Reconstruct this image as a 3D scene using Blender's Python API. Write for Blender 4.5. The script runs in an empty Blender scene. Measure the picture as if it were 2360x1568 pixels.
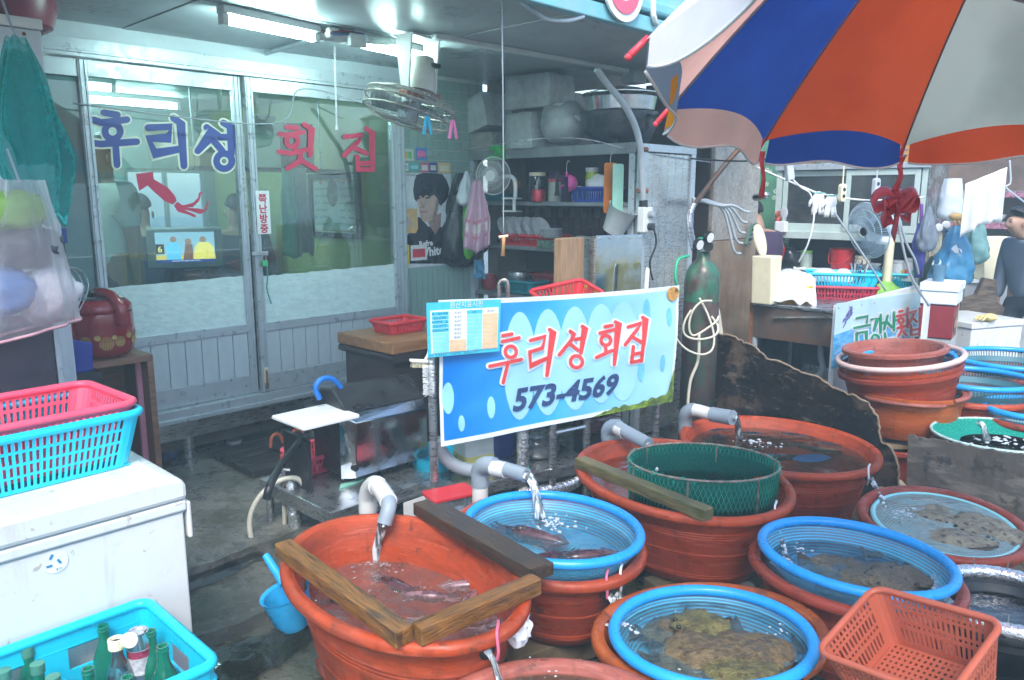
import bpy, bmesh, math, random
from mathutils import Vector, Matrix, noise
from math import sin, cos, pi, sqrt, atan2, hypot
RAD = math.radians
turn = Matrix.Rotation
noi = noise.noise
uni = random.uniform
V = Vector
random.seed(7)
SC = bpy.context.scene
COL = SC.collection
CAM_H, PITCH, LENS = 1.6, math.atan(.185), 27.47
cd = bpy.data.cameras.new('camera'); cam = bpy.data.objects.new('camera', cd); COL.objects.link(cam)
cam.location = (0, 0, CAM_H); cam.rotation_euler = (RAD(90) - PITCH, 0, 0)
cd.lens = LENS; cd.sensor_width = 36; cd.clip_end = 500; cd.clip_start = .05
cd.dof.use_dof = True; cd.dof.focus_distance = 3.4; cd.dof.aperture_fstop = 9
SC.camera = cam
wd = bpy.data.worlds.new('World'); SC.world = wd; wd.use_nodes = True
nt = wd.node_tree; nt.nodes.clear()
sky = nt.nodes.new('ShaderNodeTexSky'); sky.sky_type = 'NISHITA'; sky.sun_disc = False
SUN_EL, SUN_AZ = 50, 182
sky.sun_elevation = RAD(SUN_EL); sky.sun_rotation = RAD(SUN_AZ); sky.dust_density = 1.2; sky.air_density = 1.0; sky.ozone_density = 1.0
bg = nt.nodes.new('ShaderNodeBackground'); bg.inputs[1].default_value = .15
wo = nt.nodes.new('ShaderNodeOutputWorld')
nt.links.new(sky.outputs[0], bg.inputs[0]); nt.links.new(bg.outputs[0], wo.inputs[0])
sl = bpy.data.lights.new('sun', 'SUN'); sl.energy = 1.3; sl.angle = RAD(25); sl.color = (1, .98, .95)
sun = bpy.data.objects.new('sun', sl); COL.objects.link(sun)
az = RAD(SUN_AZ); el = RAD(SUN_EL)
sd = V((sin(az) * cos(el), cos(az) * cos(el), sin(el)))
sun.rotation_euler = sd.to_track_quat('Z', 'Y').to_euler()
vs = SC.view_settings; vs.view_transform = 'Standard'; vs.look = 'None'; vs.exposure = 1.55; vs.gamma = 1
SC.render.engine = 'CYCLES'
cy = SC.cycles; cy.use_denoising = True; cy.max_bounces = 6; cy.diffuse_bounces = 4; cy.glossy_bounces = 3
cy.transmission_bounces = 6; cy.transparent_max_bounces = 14; cy.caustics_reflective = False; cy.caustics_refractive = False
cy.sample_clamp_indirect = 4; cy.use_adaptive_sampling = True; cy.adaptive_threshold = .03; cy.use_light_tree = False
PF, PCX, PCY = 1800., 1179.5, 784.
EYE = V((0, 0, CAM_H))
def ray(x, y):
 u = (x - PCX) / PF; v = (PCY - y) / PF
 return V((u, cos(PITCH) + v * sin(PITCH), -sin(PITCH) + v * cos(PITCH)))
def PZ(x, y, z): r = ray(x, y); return EYE + r * ((z - CAM_H) / r.z)
def PY(x, y, Y): r = ray(x, y); return EYE + r * (Y / r.y)
# the stall row: s runs along the shop wall, n is the distance out from it, z is height
WA = RAD(44); SV = V((sin(WA), cos(WA), 0)); NV = V((cos(WA), -sin(WA), 0)); WQ = V((-1.5, 4.5, 0))
WROT = RAD(46)
def w(s, n, z): return WQ + SV * s + NV * n + V((0, 0, z))
def sn(P): d = P - WQ; return d.dot(SV), d.dot(NV)
def SNZ(x, y, z): return sn(PZ(x, y, z))                     # (s, n) of a point at height z
def ON_N(x, y, n):                                            # (s, z) of a point on the plane n
 r = ray(x, y); t = (n - (EYE - WQ).dot(NV)) / r.dot(NV); P = EYE + r * t; return (P - WQ).dot(SV), P.z
def ON_S(x, y, s):                                            # (n, z) of a point on the plane s
 r = ray(x, y); t = (s - (EYE - WQ).dot(SV)) / r.dot(SV); P = EYE + r * t; return (P - WQ).dot(NV), P.z
MATS = {}
def mat(name, col, rough=.5, metal=0, var=.12, scale=8, dirt=None, dirt_amt=.35, dirt_scale=3, bump=.0, bscale=60, spec=.5, coat=0, emit=0, trans=0, sss=0, alpha=1, stretch=None, rv=.12):
 if name in MATS: return MATS[name]
 m = bpy.data.materials.new(name); m.use_nodes = True; N = m.node_tree.nodes; L = m.node_tree.links
 b = N['Principled BSDF']; b.inputs['Roughness'].default_value = rough; b.inputs['Metallic'].default_value = metal
 b.inputs['Specular IOR Level'].default_value = spec; b.inputs['Coat Weight'].default_value = coat
 tc = N.new('ShaderNodeTexCoord'); mp = N.new('ShaderNodeMapping'); L.new(tc.outputs['Object'], mp.inputs[0])
 if stretch: mp.inputs['Scale'].default_value = stretch
 nz = N.new('ShaderNodeTexNoise'); nz.inputs['Scale'].default_value = scale; nz.inputs['Detail'].default_value = 6; nz.inputs['Roughness'].default_value = .65
 L.new(mp.outputs[0], nz.inputs['Vector'])
 mx = N.new('ShaderNodeMix'); mx.data_type = 'RGBA'
 mx.inputs[6].default_value = (*[c * (1 - var) for c in col], 1); mx.inputs[7].default_value = (*[min(1, c * (1 + var)) for c in col], 1)
 ex = N.new('ShaderNodeMapRange'); ex.inputs[1].default_value = .36; ex.inputs[2].default_value = .64; L.new(nz.outputs[0], ex.inputs[0]); L.new(ex.outputs[0], mx.inputs[0]); out = mx.outputs[2]
 if dirt:
  n2 = N.new('ShaderNodeTexNoise'); n2.inputs['Scale'].default_value = dirt_scale; n2.inputs['Detail'].default_value = 9; n2.inputs['Roughness'].default_value = .7
  L.new(mp.outputs[0], n2.inputs['Vector'])
  rp = N.new('ShaderNodeValToRGB'); rp.color_ramp.elements[0].position = .47; rp.color_ramp.elements[1].position = .62
  rp.color_ramp.elements[0].color = (0, 0, 0, 1); rp.color_ramp.elements[1].color = (dirt_amt,) * 3 + (1,)
  L.new(n2.outputs[0], rp.inputs[0])
  m2 = N.new('ShaderNodeMix'); m2.data_type = 'RGBA'; m2.inputs[7].default_value = (*dirt, 1)
  L.new(rp.outputs[0], m2.inputs[0]); L.new(out, m2.inputs[6]); out = m2.outputs[2]
 L.new(out, b.inputs['Base Color'])
 rr = N.new('ShaderNodeMapRange'); rr.inputs[3].default_value = max(0.02, rough - rv); rr.inputs[4].default_value = min(1, rough + rv)
 L.new(ex.outputs[0], rr.inputs[0]); L.new(rr.outputs[0], b.inputs['Roughness'])
 if bump:
  n3 = N.new('ShaderNodeTexNoise'); n3.inputs['Scale'].default_value = bscale; n3.inputs['Detail'].default_value = 5
  L.new(mp.outputs[0], n3.inputs['Vector'])
  bp = N.new('ShaderNodeBump'); bp.inputs['Strength'].default_value = bump; bp.inputs['Distance'].default_value = .01
  L.new(n3.outputs[0], bp.inputs['Height']); L.new(bp.outputs[0], b.inputs['Normal'])
 if emit:
  b.inputs['Emission Color'].default_value = (*col, 1); b.inputs['Emission Strength'].default_value = emit
 if sss: b.inputs['Subsurface Weight'].default_value = sss; b.inputs['Subsurface Radius'].default_value = (.02, .01, .005)
 if trans or alpha < 1:
  b.inputs['Transmission Weight'].default_value = trans; b.inputs['Alpha'].default_value = alpha
 MATS[name] = m; return m
def overlay(m, col, amt, scale, stretch, lo, hi):
 """one more layer of stains or scuffs with a shape of its own over a material"""
 N = m.node_tree.nodes; L = m.node_tree.links; b = N['Principled BSDF']; src = b.inputs['Base Color'].links[0].from_socket
 tc = N.new('ShaderNodeTexCoord'); mp = N.new('ShaderNodeMapping'); mp.inputs['Scale'].default_value = stretch; L.new(tc.outputs['Object'], mp.inputs[0])
 nz = N.new('ShaderNodeTexNoise'); nz.inputs['Scale'].default_value = scale; nz.inputs['Detail'].default_value = 8; nz.inputs['Roughness'].default_value = .7; L.new(mp.outputs[0], nz.inputs['Vector'])
 mr = N.new('ShaderNodeMapRange'); mr.inputs[1].default_value = .5 + (lo - .5) * .62; mr.inputs[2].default_value = .5 + (hi - .5) * .62; mr.inputs[4].default_value = amt; L.new(nz.outputs[0], mr.inputs[0])
 mx = N.new('ShaderNodeMix'); mx.data_type = 'RGBA'; mx.inputs[7].default_value = (*col, 1); L.new(mr.outputs[0], mx.inputs[0]); L.new(src, mx.inputs[6]); L.new(mx.outputs[2], b.inputs['Base Color']); return m
def thin(name, col, trans=.5, rough=.6, translucent=.4, var=.1, scale=20, gloss=.0, edge=False):
 """thin sheet: cloth, plastic bag, film. trans = share seen through, translucent = light let through diffusely"""
 if name in MATS: return MATS[name]
 m = bpy.data.materials.new(name); m.use_nodes = True; N = m.node_tree.nodes; L = m.node_tree.links; N.clear()
 o = N.new('ShaderNodeOutputMaterial'); d = N.new('ShaderNodeBsdfDiffuse'); t = N.new('ShaderNodeBsdfTranslucent'); tr = N.new('ShaderNodeBsdfTransparent')
 tc = N.new('ShaderNodeTexCoord'); nz = N.new('ShaderNodeTexNoise'); nz.inputs['Scale'].default_value = scale; nz.inputs['Detail'].default_value = 6
 L.new(tc.outputs['Object'], nz.inputs['Vector'])
 mx = N.new('ShaderNodeMix'); mx.data_type = 'RGBA'; mx.inputs[6].default_value = (*[c * (1 - var) for c in col], 1); mx.inputs[7].default_value = (*[min(1, c * (1 + var)) for c in col], 1)
 ex = N.new('ShaderNodeMapRange'); ex.inputs[1].default_value = .36; ex.inputs[2].default_value = .64; L.new(nz.outputs[0], ex.inputs[0]); L.new(ex.outputs[0], mx.inputs[0]); L.new(mx.outputs[2], d.inputs[0]); L.new(mx.outputs[2], t.inputs[0])
 tr.inputs[0].default_value = (*[.5 + .5 * c for c in col], 1)
 a = N.new('ShaderNodeMixShader'); a.inputs[0].default_value = translucent; L.new(d.outputs[0], a.inputs[1]); L.new(t.outputs[0], a.inputs[2])
 b = N.new('ShaderNodeMixShader'); b.inputs[0].default_value = trans; L.new(a.outputs[0], b.inputs[1])
 if edge:
  lw = N.new('ShaderNodeLayerWeight'); lw.inputs[0].default_value = .35; er = N.new('ShaderNodeMapRange'); er.inputs[3].default_value = trans; er.inputs[4].default_value = trans * .15; L.new(lw.outputs['Facing'], er.inputs[0]); L.new(er.outputs[0], b.inputs[0]); L.new(tr.outputs[0], b.inputs[2])
 fin = b
 if gloss:
  g = N.new('ShaderNodeBsdfGlossy'); g.inputs['Roughness'].default_value = rough
  c = N.new('ShaderNodeMixShader'); fr = N.new('ShaderNodeFresnel'); fr.inputs[0].default_value = 1.45
  ml = N.new('ShaderNodeMath'); ml.operation = 'MULTIPLY'; ml.inputs[1].default_value = gloss * 2; ml.use_clamp = True
  L.new(fr.outputs[0], ml.inputs[0]); L.new(ml.outputs[0], c.inputs[0]); L.new(b.outputs[0], c.inputs[1]); L.new(g.outputs[0], c.inputs[2]); fin = c
 L.new(fin.outputs[0], o.inputs[0]); MATS[name] = m; return m
def glass(name, tint=(.92, .97, .96), ior=1.5, rough=0, boost=1., smear=0, bump=0, bscale=8):
 if name in MATS: return MATS[name]
 m = bpy.data.materials.new(name); m.use_nodes = True; N = m.node_tree.nodes; L = m.node_tree.links; N.clear()
 o = N.new('ShaderNodeOutputMaterial'); g = N.new('ShaderNodeBsdfGlossy'); g.inputs['Roughness'].default_value = rough
 tr = N.new('ShaderNodeBsdfTransparent'); tr.inputs[0].default_value = (*tint, 1)
 fr = N.new('ShaderNodeFresnel'); fr.inputs[0].default_value = ior
 ml = N.new('ShaderNodeMath'); ml.operation = 'MULTIPLY'; ml.inputs[1].default_value = boost; ml.use_clamp = True
 s = N.new('ShaderNodeMixShader'); L.new(fr.outputs[0], ml.inputs[0]); L.new(ml.outputs[0], s.inputs[0])
 last = tr
 tc = N.new('ShaderNodeTexCoord')
 if smear:
  d = N.new('ShaderNodeBsdfDiffuse'); d.inputs[0].default_value = (.85, .92, .93, 1)
  nz = N.new('ShaderNodeTexNoise'); nz.inputs['Scale'].default_value = 3; nz.inputs['Detail'].default_value = 8
  L.new(tc.outputs['Object'], nz.inputs['Vector'])
  mr = N.new('ShaderNodeMapRange'); mr.inputs[1].default_value = .35; mr.inputs[2].default_value = .8; mr.inputs[3].default_value = smear * .3; mr.inputs[4].default_value = smear
  L.new(nz.outputs[0], mr.inputs[0]); s2 = N.new('ShaderNodeMixShader'); L.new(mr.outputs[0], s2.inputs[0]); L.new(tr.outputs[0], s2.inputs[1]); L.new(d.outputs[0], s2.inputs[2]); last = s2
 if bump:
  n3 = N.new('ShaderNodeTexNoise'); n3.inputs['Scale'].default_value = bscale; n3.inputs['Detail'].default_value = 4
  L.new(tc.outputs['Object'], n3.inputs['Vector'])
  bp = N.new('ShaderNodeBump'); bp.inputs['Strength'].default_value = bump; bp.inputs['Distance'].default_value = .03
  L.new(n3.outputs[0], bp.inputs['Height']); L.new(bp.outputs[0], g.inputs['Normal']); L.new(bp.outputs[0], fr.inputs['Normal'])
 L.new(last.outputs[0], s.inputs[1]); L.new(g.outputs[0], s.inputs[2]); L.new(s.outputs[0], o.inputs[0]); MATS[name] = m; return m
class MB:
 def __init__(self): self.v = []; self.f = []; self.m = []; self.mi = 0
 def add(self, vs, fs):
  o = len(self.v); self.v += [tuple(p) for p in vs]
  for f in fs: self.f.append(tuple(i + o for i in f)); self.m.append(self.mi)
  return self
 def box(self, x0, x1, y0, y1, z0, z1):
  return self.add([(x0, y0, z0), (x1, y0, z0), (x1, y1, z0), (x0, y1, z0), (x0, y0, z1), (x1, y0, z1), (x1, y1, z1), (x0, y1, z1)],
      [(0, 3, 2, 1), (4, 5, 6, 7), (0, 1, 5, 4), (1, 2, 6, 5), (2, 3, 7, 6), (3, 0, 4, 7)])
 def cbox(self, c, size, rot=None):
  h = [k / 2 for k in size]; M = rot if rot is not None else Matrix.Identity(3)
  P = [V(c) + M @ V((sx * h[0], sy * h[1], sz * h[2])) for sz in (-1, 1) for sx, sy in ((-1, -1), (1, -1), (1, 1), (-1, 1))]
  return self.add(P, [(0, 3, 2, 1), (4, 5, 6, 7), (0, 1, 5, 4), (1, 2, 6, 5), (2, 3, 7, 6), (3, 0, 4, 7)])
 def bar(self, p0, p1, wd, ht, up=(0, 0, 1)):
  p0, p1 = V(p0), V(p1); d = (p1 - p0); l = d.length; d.normalize(); u = V(up)
  if abs(d.dot(u)) > .98: u = V((1, 0, 0))
  x = d.cross(u).normalized(); u = x.cross(d).normalized()
  M = Matrix((x, d, u)).transposed()
  return self.cbox((p0 + p1) / 2, (wd, l, ht), M)
 def tube(self, pts, r, n=8, closed=False, caps=True):
  pts = [V(p) for p in pts]; k = len(pts); rs = r if isinstance(r, (list, tuple)) else [r] * k
  vs, fs = [], []; prev = None
  for i, p in enumerate(pts):
   if closed: t = pts[(i + 1) % k] - pts[i - 1]
   else: t = pts[min(i + 1, k - 1)] - pts[max(i - 1, 0)]
   t.normalize()
   if prev is None: a = t.orthogonal().normalized()
   else: a = (prev - t * prev.dot(t)); a = a.normalized() if a.length > 1e-6 else t.orthogonal().normalized()
   prev = a; b = t.cross(a)
   for j in range(n):
    g = 2 * pi * j / n; vs.append(p + (a * cos(g) + b * sin(g)) * rs[i])
  for i in range(k if closed else k - 1):
   for j in range(n):
    i2 = (i + 1) % k; fs.append((i * n + j, i * n + (j + 1) % n, i2 * n + (j + 1) % n, i2 * n + j))
  if not closed and caps: fs.append(tuple(range(n - 1, -1, -1))); fs.append(tuple((k - 1) * n + j for j in range(n)))
  return self.add(vs, fs)
 def lathe(self, prof, n=32, c=(0, 0, 0), a=None, b=None, M=None, cap0=False, cap1=False):
  """prof: (radius, z); with a and b the first number is the inset from an oval of half axes a, b"""
  vs, fs = [], []
  for d, z in prof:
   for j in range(n):
    g = 2 * pi * j / n
    x, y = ((a - d) * cos(g), (b - d) * sin(g)) if a else (d * cos(g), d * sin(g))
    P = V((x, y, z))
    if M is not None: P = M @ P
    vs.append(P + V(c))
  k = len(prof)
  for i in range(k - 1):
   for j in range(n): fs.append((i * n + j, i * n + (j + 1) % n, (i + 1) * n + (j + 1) % n, (i + 1) * n + j))
  if cap0: fs.append(tuple(range(n - 1, -1, -1)))
  if cap1: fs.append(tuple((k - 1) * n + j for j in range(n)))
  return self.add(vs, fs)
 def grid(self, fn, us, vs_, hole=None, closed=False):
  nu, nv = len(us), len(vs_); P = [fn(u, v) for v in vs_ for u in us]; fs = []
  for j in range(nv - 1):
   for i in range(nu if closed else nu - 1):
    if hole and hole(i, j): continue
    i2 = (i + 1) % nu; fs.append((j * nu + i, j * nu + i2, (j + 1) * nu + i2, (j + 1) * nu + i))
  return self.add(P, fs)
 def prism(self, poly, y0, y1, f=None):
  """polygon in (x, z) pushed from y0 to y1; f maps (x, y, z)"""
  f = f or (lambda x, y, z: (x, y, z)); n = len(poly)
  P = [f(x, y0, z) for x, z in poly] + [f(x, y1, z) for x, z in poly]
  return self.add(P, [tuple(range(n)), tuple(range(2 * n - 1, n - 1, -1))] + [(i, n + i, n + (i + 1) % n, (i + 1) % n) for i in range(n)])
 def ball(self, c, r, nu=10, nv=7, M=None):
  r = r if isinstance(r, (tuple, list)) else (r, r, r); vs, fs = [], []
  for j in range(nv + 1):
   th = pi * j / nv
   for i in range(nu):
    ph = 2 * pi * i / nu; P = V((r[0] * sin(th) * cos(ph), r[1] * sin(th) * sin(ph), r[2] * cos(th)))
    if M is not None: P = M @ P
    vs.append(P + V(c))
  for j in range(nv):
   for i in range(nu): fs.append((j * nu + i, (j + 1) * nu + i, (j + 1) * nu + (i + 1) % nu, j * nu + (i + 1) % nu))
  return self.add(vs, fs)
 def mk(self, name, m, parent=None, smooth=False, bevel=0, solid=0, sub=0, loc=None, rot=None, clean=False):
  me = bpy.data.meshes.new(name); me.from_pydata(self.v, [], self.f); me.update()
  bm = bmesh.new(); bm.from_mesh(me)
  if clean: bmesh.ops.remove_doubles(bm, verts=bm.verts, dist=1e-5)
  bmesh.ops.recalc_face_normals(bm, faces=bm.faces); bm.to_mesh(me); bm.free()
  ms = m if isinstance(m, (list, tuple)) else [m]
  for k in ms: me.materials.append(k)
  if len(ms) > 1 and len(me.polygons) == len(self.m): me.polygons.foreach_set('material_index', self.m)
  if smooth:
   me.polygons.foreach_set('use_smooth', [True] * len(me.polygons))
   if smooth != 2: me.set_sharp_from_angle(angle=RAD(38))
  o = bpy.data.objects.new(name, me); COL.objects.link(o)
  if parent is not None: o.parent = parent
  if loc is not None: o.location = loc
  if rot is not None: o.rotation_euler = rot
  if solid: md = o.modifiers.new('s', 'SOLIDIFY'); md.thickness = solid; md.offset = 0
  if bevel: md = o.modifiers.new('b', 'BEVEL'); md.width = bevel; md.segments = 2; md.limit_method = 'ANGLE'
  if sub: md = o.modifiers.new('u', 'SUBSURF'); md.levels = sub; md.render_levels = sub
  return o
def tag(o, label=None, cat=None, group=None, kind=None):
 if label: o['label'] = label
 if cat: o['category'] = cat
 if group: o['group'] = group
 if kind: o['kind'] = kind
 return o
def thing(name, label, cat, loc=(0, 0, 0), rz=0., group=None, tilt=None):
 o = bpy.data.objects.new(name, None); COL.objects.link(o); o.location = loc; o.rotation_euler = (*(tilt or (0, 0)), rz); o.empty_display_size = .05
 return tag(o, label, cat, group)
def wthing(name, label, cat, s, n, z, rot=0., group=None): return thing(name, label, cat, w(s, n, z), WROT + RAD(rot), group)
def copy_tree(o, parent=None):
 c = o.copy(); COL.objects.link(c); c.parent = parent
 for ch in list(o.children): copy_tree(ch, c)
 return c
def piece(o, parent, loc, rot=None, scale=None):          # another copy of an alike piece
 c = o.copy(); COL.objects.link(c); c.parent = parent; c.location = loc
 if rot is not None: c.rotation_euler = rot
 if scale is not None: c.scale = scale
 return c
def bez(pts, n=8):
 """smooth curve through points"""
 P = [V(p) for p in pts]; out = []
 for i in range(len(P) - 1):
  p0 = P[max(i - 1, 0)]; p1 = P[i]; p2 = P[i + 1]; p3 = P[min(i + 2, len(P) - 1)]
  for k in range(n):
   t = k / n; out.append(.5 * ((2 * p1) + (p2 - p0) * t + (2 * p0 - 5 * p1 + 4 * p2 - p3) * t * t + (3 * p1 - p0 - 3 * p2 + p3) * t ** 3))
 out.append(P[-1]); return out
def rounded(x0, x1, y0, y1, r, k=4):
 P = []
 for cx, cy_, a in ((x1 - r, y1 - r, 0), (x0 + r, y1 - r, 90), (x0 + r, y0 + r, 180), (x1 - r, y0 + r, 270)):
  for i in range(k + 1): g = RAD(a + 90 * i / k); P.append((cx + r * cos(g), cy_ + r * sin(g)))
 return P
# writing: thick brush strokes as flat raised film
def stroke_poly(pts, wd):
 P = [V(p) for p in pts]; hw = wd / 2; L, Rr = [], []
 for i, p in enumerate(P):
  t = P[min(i + 1, len(P) - 1)] - P[max(i - 1, 0)]; t.normalize(); nn = V((-t.y, t.x))
  k = 1.
  if 0 < i < len(P) - 1:
   t1 = (P[i] - P[i - 1]).normalized(); k = 1 / max(.5, abs(nn.dot(V((-t1.y, t1.x)))))
  L.append(p + nn * hw * k); Rr.append(p - nn * hw * k)
 def cap(c, d):
  a0 = atan2(d.y, d.x); return [c + V((cos(a0 + g), sin(a0 + g))) * hw for g in (RAD(60), RAD(30), 0, RAD(-30), RAD(-60))]
 e = (P[-1] - P[-2]).normalized(); b = (P[0] - P[1]).normalized()
 return L + cap(P[-1], e) + Rr[::-1] + cap(P[0], b)
def ring_polys(c, r, wd, k=20):
 out = []
 for i in range(k):
  a, b = 2 * pi * i / k, 2 * pi * (i + 1) / k
  out.append([(c[0] + q * cos(g), c[1] + q * sin(g)) for q, g in ((r - wd / 2, a), (r + wd / 2, a), (r + wd / 2, b), (r - wd / 2, b))])
 return out
def lettering(name, strokes, wd, to3d, m, parent, lift=0.0, grow=0., hole_fill=False):
 """strokes: lists of points, or ('o', (x, y), r) for a ring; to3d(x, y, lift) places them"""
 b = MB(); z = lift
 for st in strokes:
  z += .00012
  if st[0] == 'o':
   for q in ring_polys(st[1], st[2], wd + grow): b.add([to3d(x, y, z) for x, y in q], [(0, 1, 2, 3)])
  else:
   q = stroke_poly(st, wd + grow); b.add([to3d(x, y, z) for x, y in q], [tuple(range(len(q)))])
 return b.mk(name, m, parent)
TXT = {}
def load_lines(lines, off):
 """turn many lines of writing into flat meshes in one go"""
 cu = bpy.data.curves.new('writing', 'FONT'); cu.resolution_u = 3; cu.size = 1; cu.offset = off; cu.space_line = 3; cu.body = '\n'.join(lines)
 t = bpy.data.objects.new('writing', cu); me = t.to_mesh(); V = [tuple(v.co[:2]) for v in me.vertices]; L = [int((1.6 - y) // 3) for x, y in V]
 for i, k in enumerate(lines): TXT[(k, off)] = ([], [])
 idx = {}
 for j, (x, y) in enumerate(V): q = TXT[(lines[L[j]], off)][0]; idx[j] = len(q); q.append((x, y + 3 * L[j]))
 for p in me.polygons: TXT[(lines[L[p.vertices[0]]], off)][1].append(tuple(idx[j] for j in p.vertices))
 t.to_mesh_clear(); bpy.data.objects.remove(t); bpy.data.curves.remove(cu)
load_lines(['6', '원산지표시판', '국내산', '김치', 'Sweet & Delight'], 0)
load_lines(['쪽', '난', '방', '중', '573-4569', '그리운', 'Refre', 'White'], .035)
def font_text(name, body, size, m, parent, M, offset=0., shear=0, line=1):
 off = .035 if offset else 0; b = MB()
 for i, k in enumerate(body.split('\n')):
  if not k: continue
  if (k, off) not in TXT: load_lines([k], off)
  V, F_ = TXT[(k, off)]; cx_ = (min(p[0] for p in V) + max(p[0] for p in V)) / 2; b.add([((x - cx_ + shear * y) * size, (y - i * line) * size, 0) for x, y in V], F_)
 o = b.mk(name, m, parent); o.matrix_local = M; return o
def small_print(name, n, rows, size, m, parent, M, line=1.3):
 """rows of writing too small to read: blocks of little strokes"""
 b = MB()
 for r_ in range(rows):
  k = n - (r_ * 3 + n) % 2
  for i in range(k):
   if random.random() < .1: continue
   x, y = (i - k / 2) * size * .92, -r_ * size * line; u = size * .8
   for _ in range(3):
    if random.random() < .55: q = uni(.05, .8) * u; b.add([(x, y + q, 0), (x + u * .8, y + q, 0), (x + u * .8, y + q + u * .13, 0), (x, y + q + u * .13, 0)], [(0, 1, 2, 3)])
    else: q = uni(.0, .75) * u; b.add([(x + q, y, .0002), (x + q + u * .13, y, .0002), (x + q + u * .13, y + u * .9, .0002), (x + q, y + u * .9, .0002)], [(0, 1, 2, 3)])
 o = tag(b.mk(name, m, parent), kind='stuff'); o.matrix_local = M; return o
def upright(x, y, z):   # text frame standing on a local x-z plane facing -y
 return Matrix.Translation((x, y, z)) @ turn(RAD(90), 4, 'X')
def wobble(p, amp, sc): return amp * noi(V(p) * sc)
# the setting
M_CONC = mat('wet_concrete', (.17, .17, .15), rough=.42, rv=.3, var=.5, scale=7, dirt=(.05, .06, .03), dirt_amt=.85, dirt_scale=2.2, bump=.5, bscale=30)
M_GROUND = mat('wet_ground', (.09, .09, .07), rough=.38, rv=.3, var=.4, scale=9, dirt=(.04, .05, .02), dirt_amt=.8, dirt_scale=4, bump=.6, bscale=45)
M_CEIL = mat('ceiling_paint', (.50, .56, .58), rough=.42, var=.08, scale=1.5, dirt=(.16, .15, .13), dirt_amt=.5, dirt_scale=5)
M_ALU = mat('aluminium', (.50, .56, .60), rough=.36, metal=.35, var=.05, scale=20, dirt=(.3, .32, .3), dirt_amt=.14)
M_ALUW = mat('aluminium_panel', (.53, .60, .64), rough=.42, metal=.1, var=.05, dirt=(.35, .36, .3), dirt_amt=.16)
M_STEEL = mat('stainless_steel', (.52, .54, .55), rough=.32, metal=.92, var=.1, scale=14, dirt=(.26, .26, .25), dirt_amt=.2, stretch=(1, 1, 6))
M_DARK = mat('near_black', (.012, .013, .016), rough=.7, var=.3)
M_BLACK = mat('black_plastic', (.015, .016, .018), rough=.4, var=.2)
M_WHITE = mat('white_plastic', (.78, .80, .79), rough=.4, var=.04, dirt=(.5, .48, .4), dirt_amt=.2)
M_CREAM = mat('cream_plastic', (.80, .74, .52), rough=.45, var=.05, dirt=(.5, .42, .25), dirt_amt=.25)
M_GREYP = mat('grey_plastic', (.30, .34, .37), rough=.45, var=.08)
M_WOOD = mat('wet_timber', (.20, .115, .05), rough=.5, var=.5, scale=5, dirt=(.03, .025, .02), dirt_amt=.9, dirt_scale=4, bump=.5, bscale=20, stretch=(1.2, 12, 12))
M_RUST = mat('rust', (.22, .09, .04), rough=.8, var=.4, scale=20)
M_RUBBER = mat('grey_hose', (.42, .46, .48), rough=.5, var=.1)
M_CYAN = mat('cyan_plastic', (.0, .50, .72), rough=.38, var=.05, sss=.0, dirt=(.1, .5, .6), dirt_amt=.2)
M_REDP = mat('red_plastic', (.60, .03, .04), rough=.4, var=.08)
M_PINKP = mat('pink_plastic', (.80, .09, .16), rough=.4, var=.06)
M_TUBE = None
def lamp_mat(strength):
 k = 'lit_tube%g' % strength
 if k in MATS: return MATS[k]
 m = bpy.data.materials.new(k); m.use_nodes = True; b = m.node_tree.nodes['Principled BSDF']
 b.inputs['Emission Color'].default_value = (.66, 1, .97, 1); b.inputs['Emission Strength'].default_value = strength; MATS[k] = m; return m
b = MB(); us = [-60, -20, -8] + [-4 + .25 * i for i in range(33)] + [5, 8, 20, 60]; vs_ = [-60, -20, -6, -2] + [.25 * i for i in range(33)] + [10, 20, 60]
b.grid(lambda u, v: (u, v, .012 * noi((u * 1.3, v * 1.3, 0)) - .012), us, vs_)
tag(b.mk('ground', M_GROUND, smooth=2), 'dark wet concrete ground under and in front of the tubs', kind='structure')
overlay(M_CONC, (.04, .045, .03), .7, 3.5, (1, 1, 1), .48, .60); overlay(M_CONC, (.22, .21, .18), .6, 26, (1, 1, 1), .62, .72); overlay(M_GROUND, (.10, .10, .03), .7, 6, (1, 1, 1), .54, .66); overlay(M_GROUND, (.24, .22, .18), .6, 60, (1, 1, 1), .63, .7)
def step(name, s0, s1, n0, n1, z, label, seed):
 b = MB(); NS = int((s1 - s0) / .04); ns = [n0] + [n0 + (n1 - n0) * k / 10 for k in range(1, 11)]
 ss = [s0 + (s1 - s0) * i / NS for i in range(NS + 1)]
 def f(u, v):
  e = max(0, (v - (n1 - .12)) / .12); q = noi((u * 5, seed, 0)) * .03 + noi((u * 23, seed, 3)) * .008
  return (u, -(v + e * q), z + .008 * noi((u * 4, v * 4, seed)) - .016 * e * e + .006 * e * noi((u * 18, 9, seed)))
 b.grid(f, ss, ns)
 b.grid(lambda u, t: (lambda p: (p[0], p[1] - .012 * t + .012 * noi((u * 9, t * 3, seed)), p[2] * (1 - t) - .03 * t))(f(u, n1)), ss, [0, .25, .5, .75, 1])
 o = b.mk(name, M_CONC, smooth=True, loc=WQ, rot=(0, 0, WROT)); tag(o, label, kind='structure')
step('concrete_step', -3, 2.0, -.3, 1.62, .06, 'lower worn concrete step in front of the shop', 1.3)
step('concrete_platform', -3.2, 7, -3.2, 1.2, .12, 'upper concrete platform below the shop doors', 5.1)
W_PUD = glass('puddle_water', (.45, .46, .44), ior=1.33, boost=2.4, rough=.02, bump=.08, bscale=6)
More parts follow.
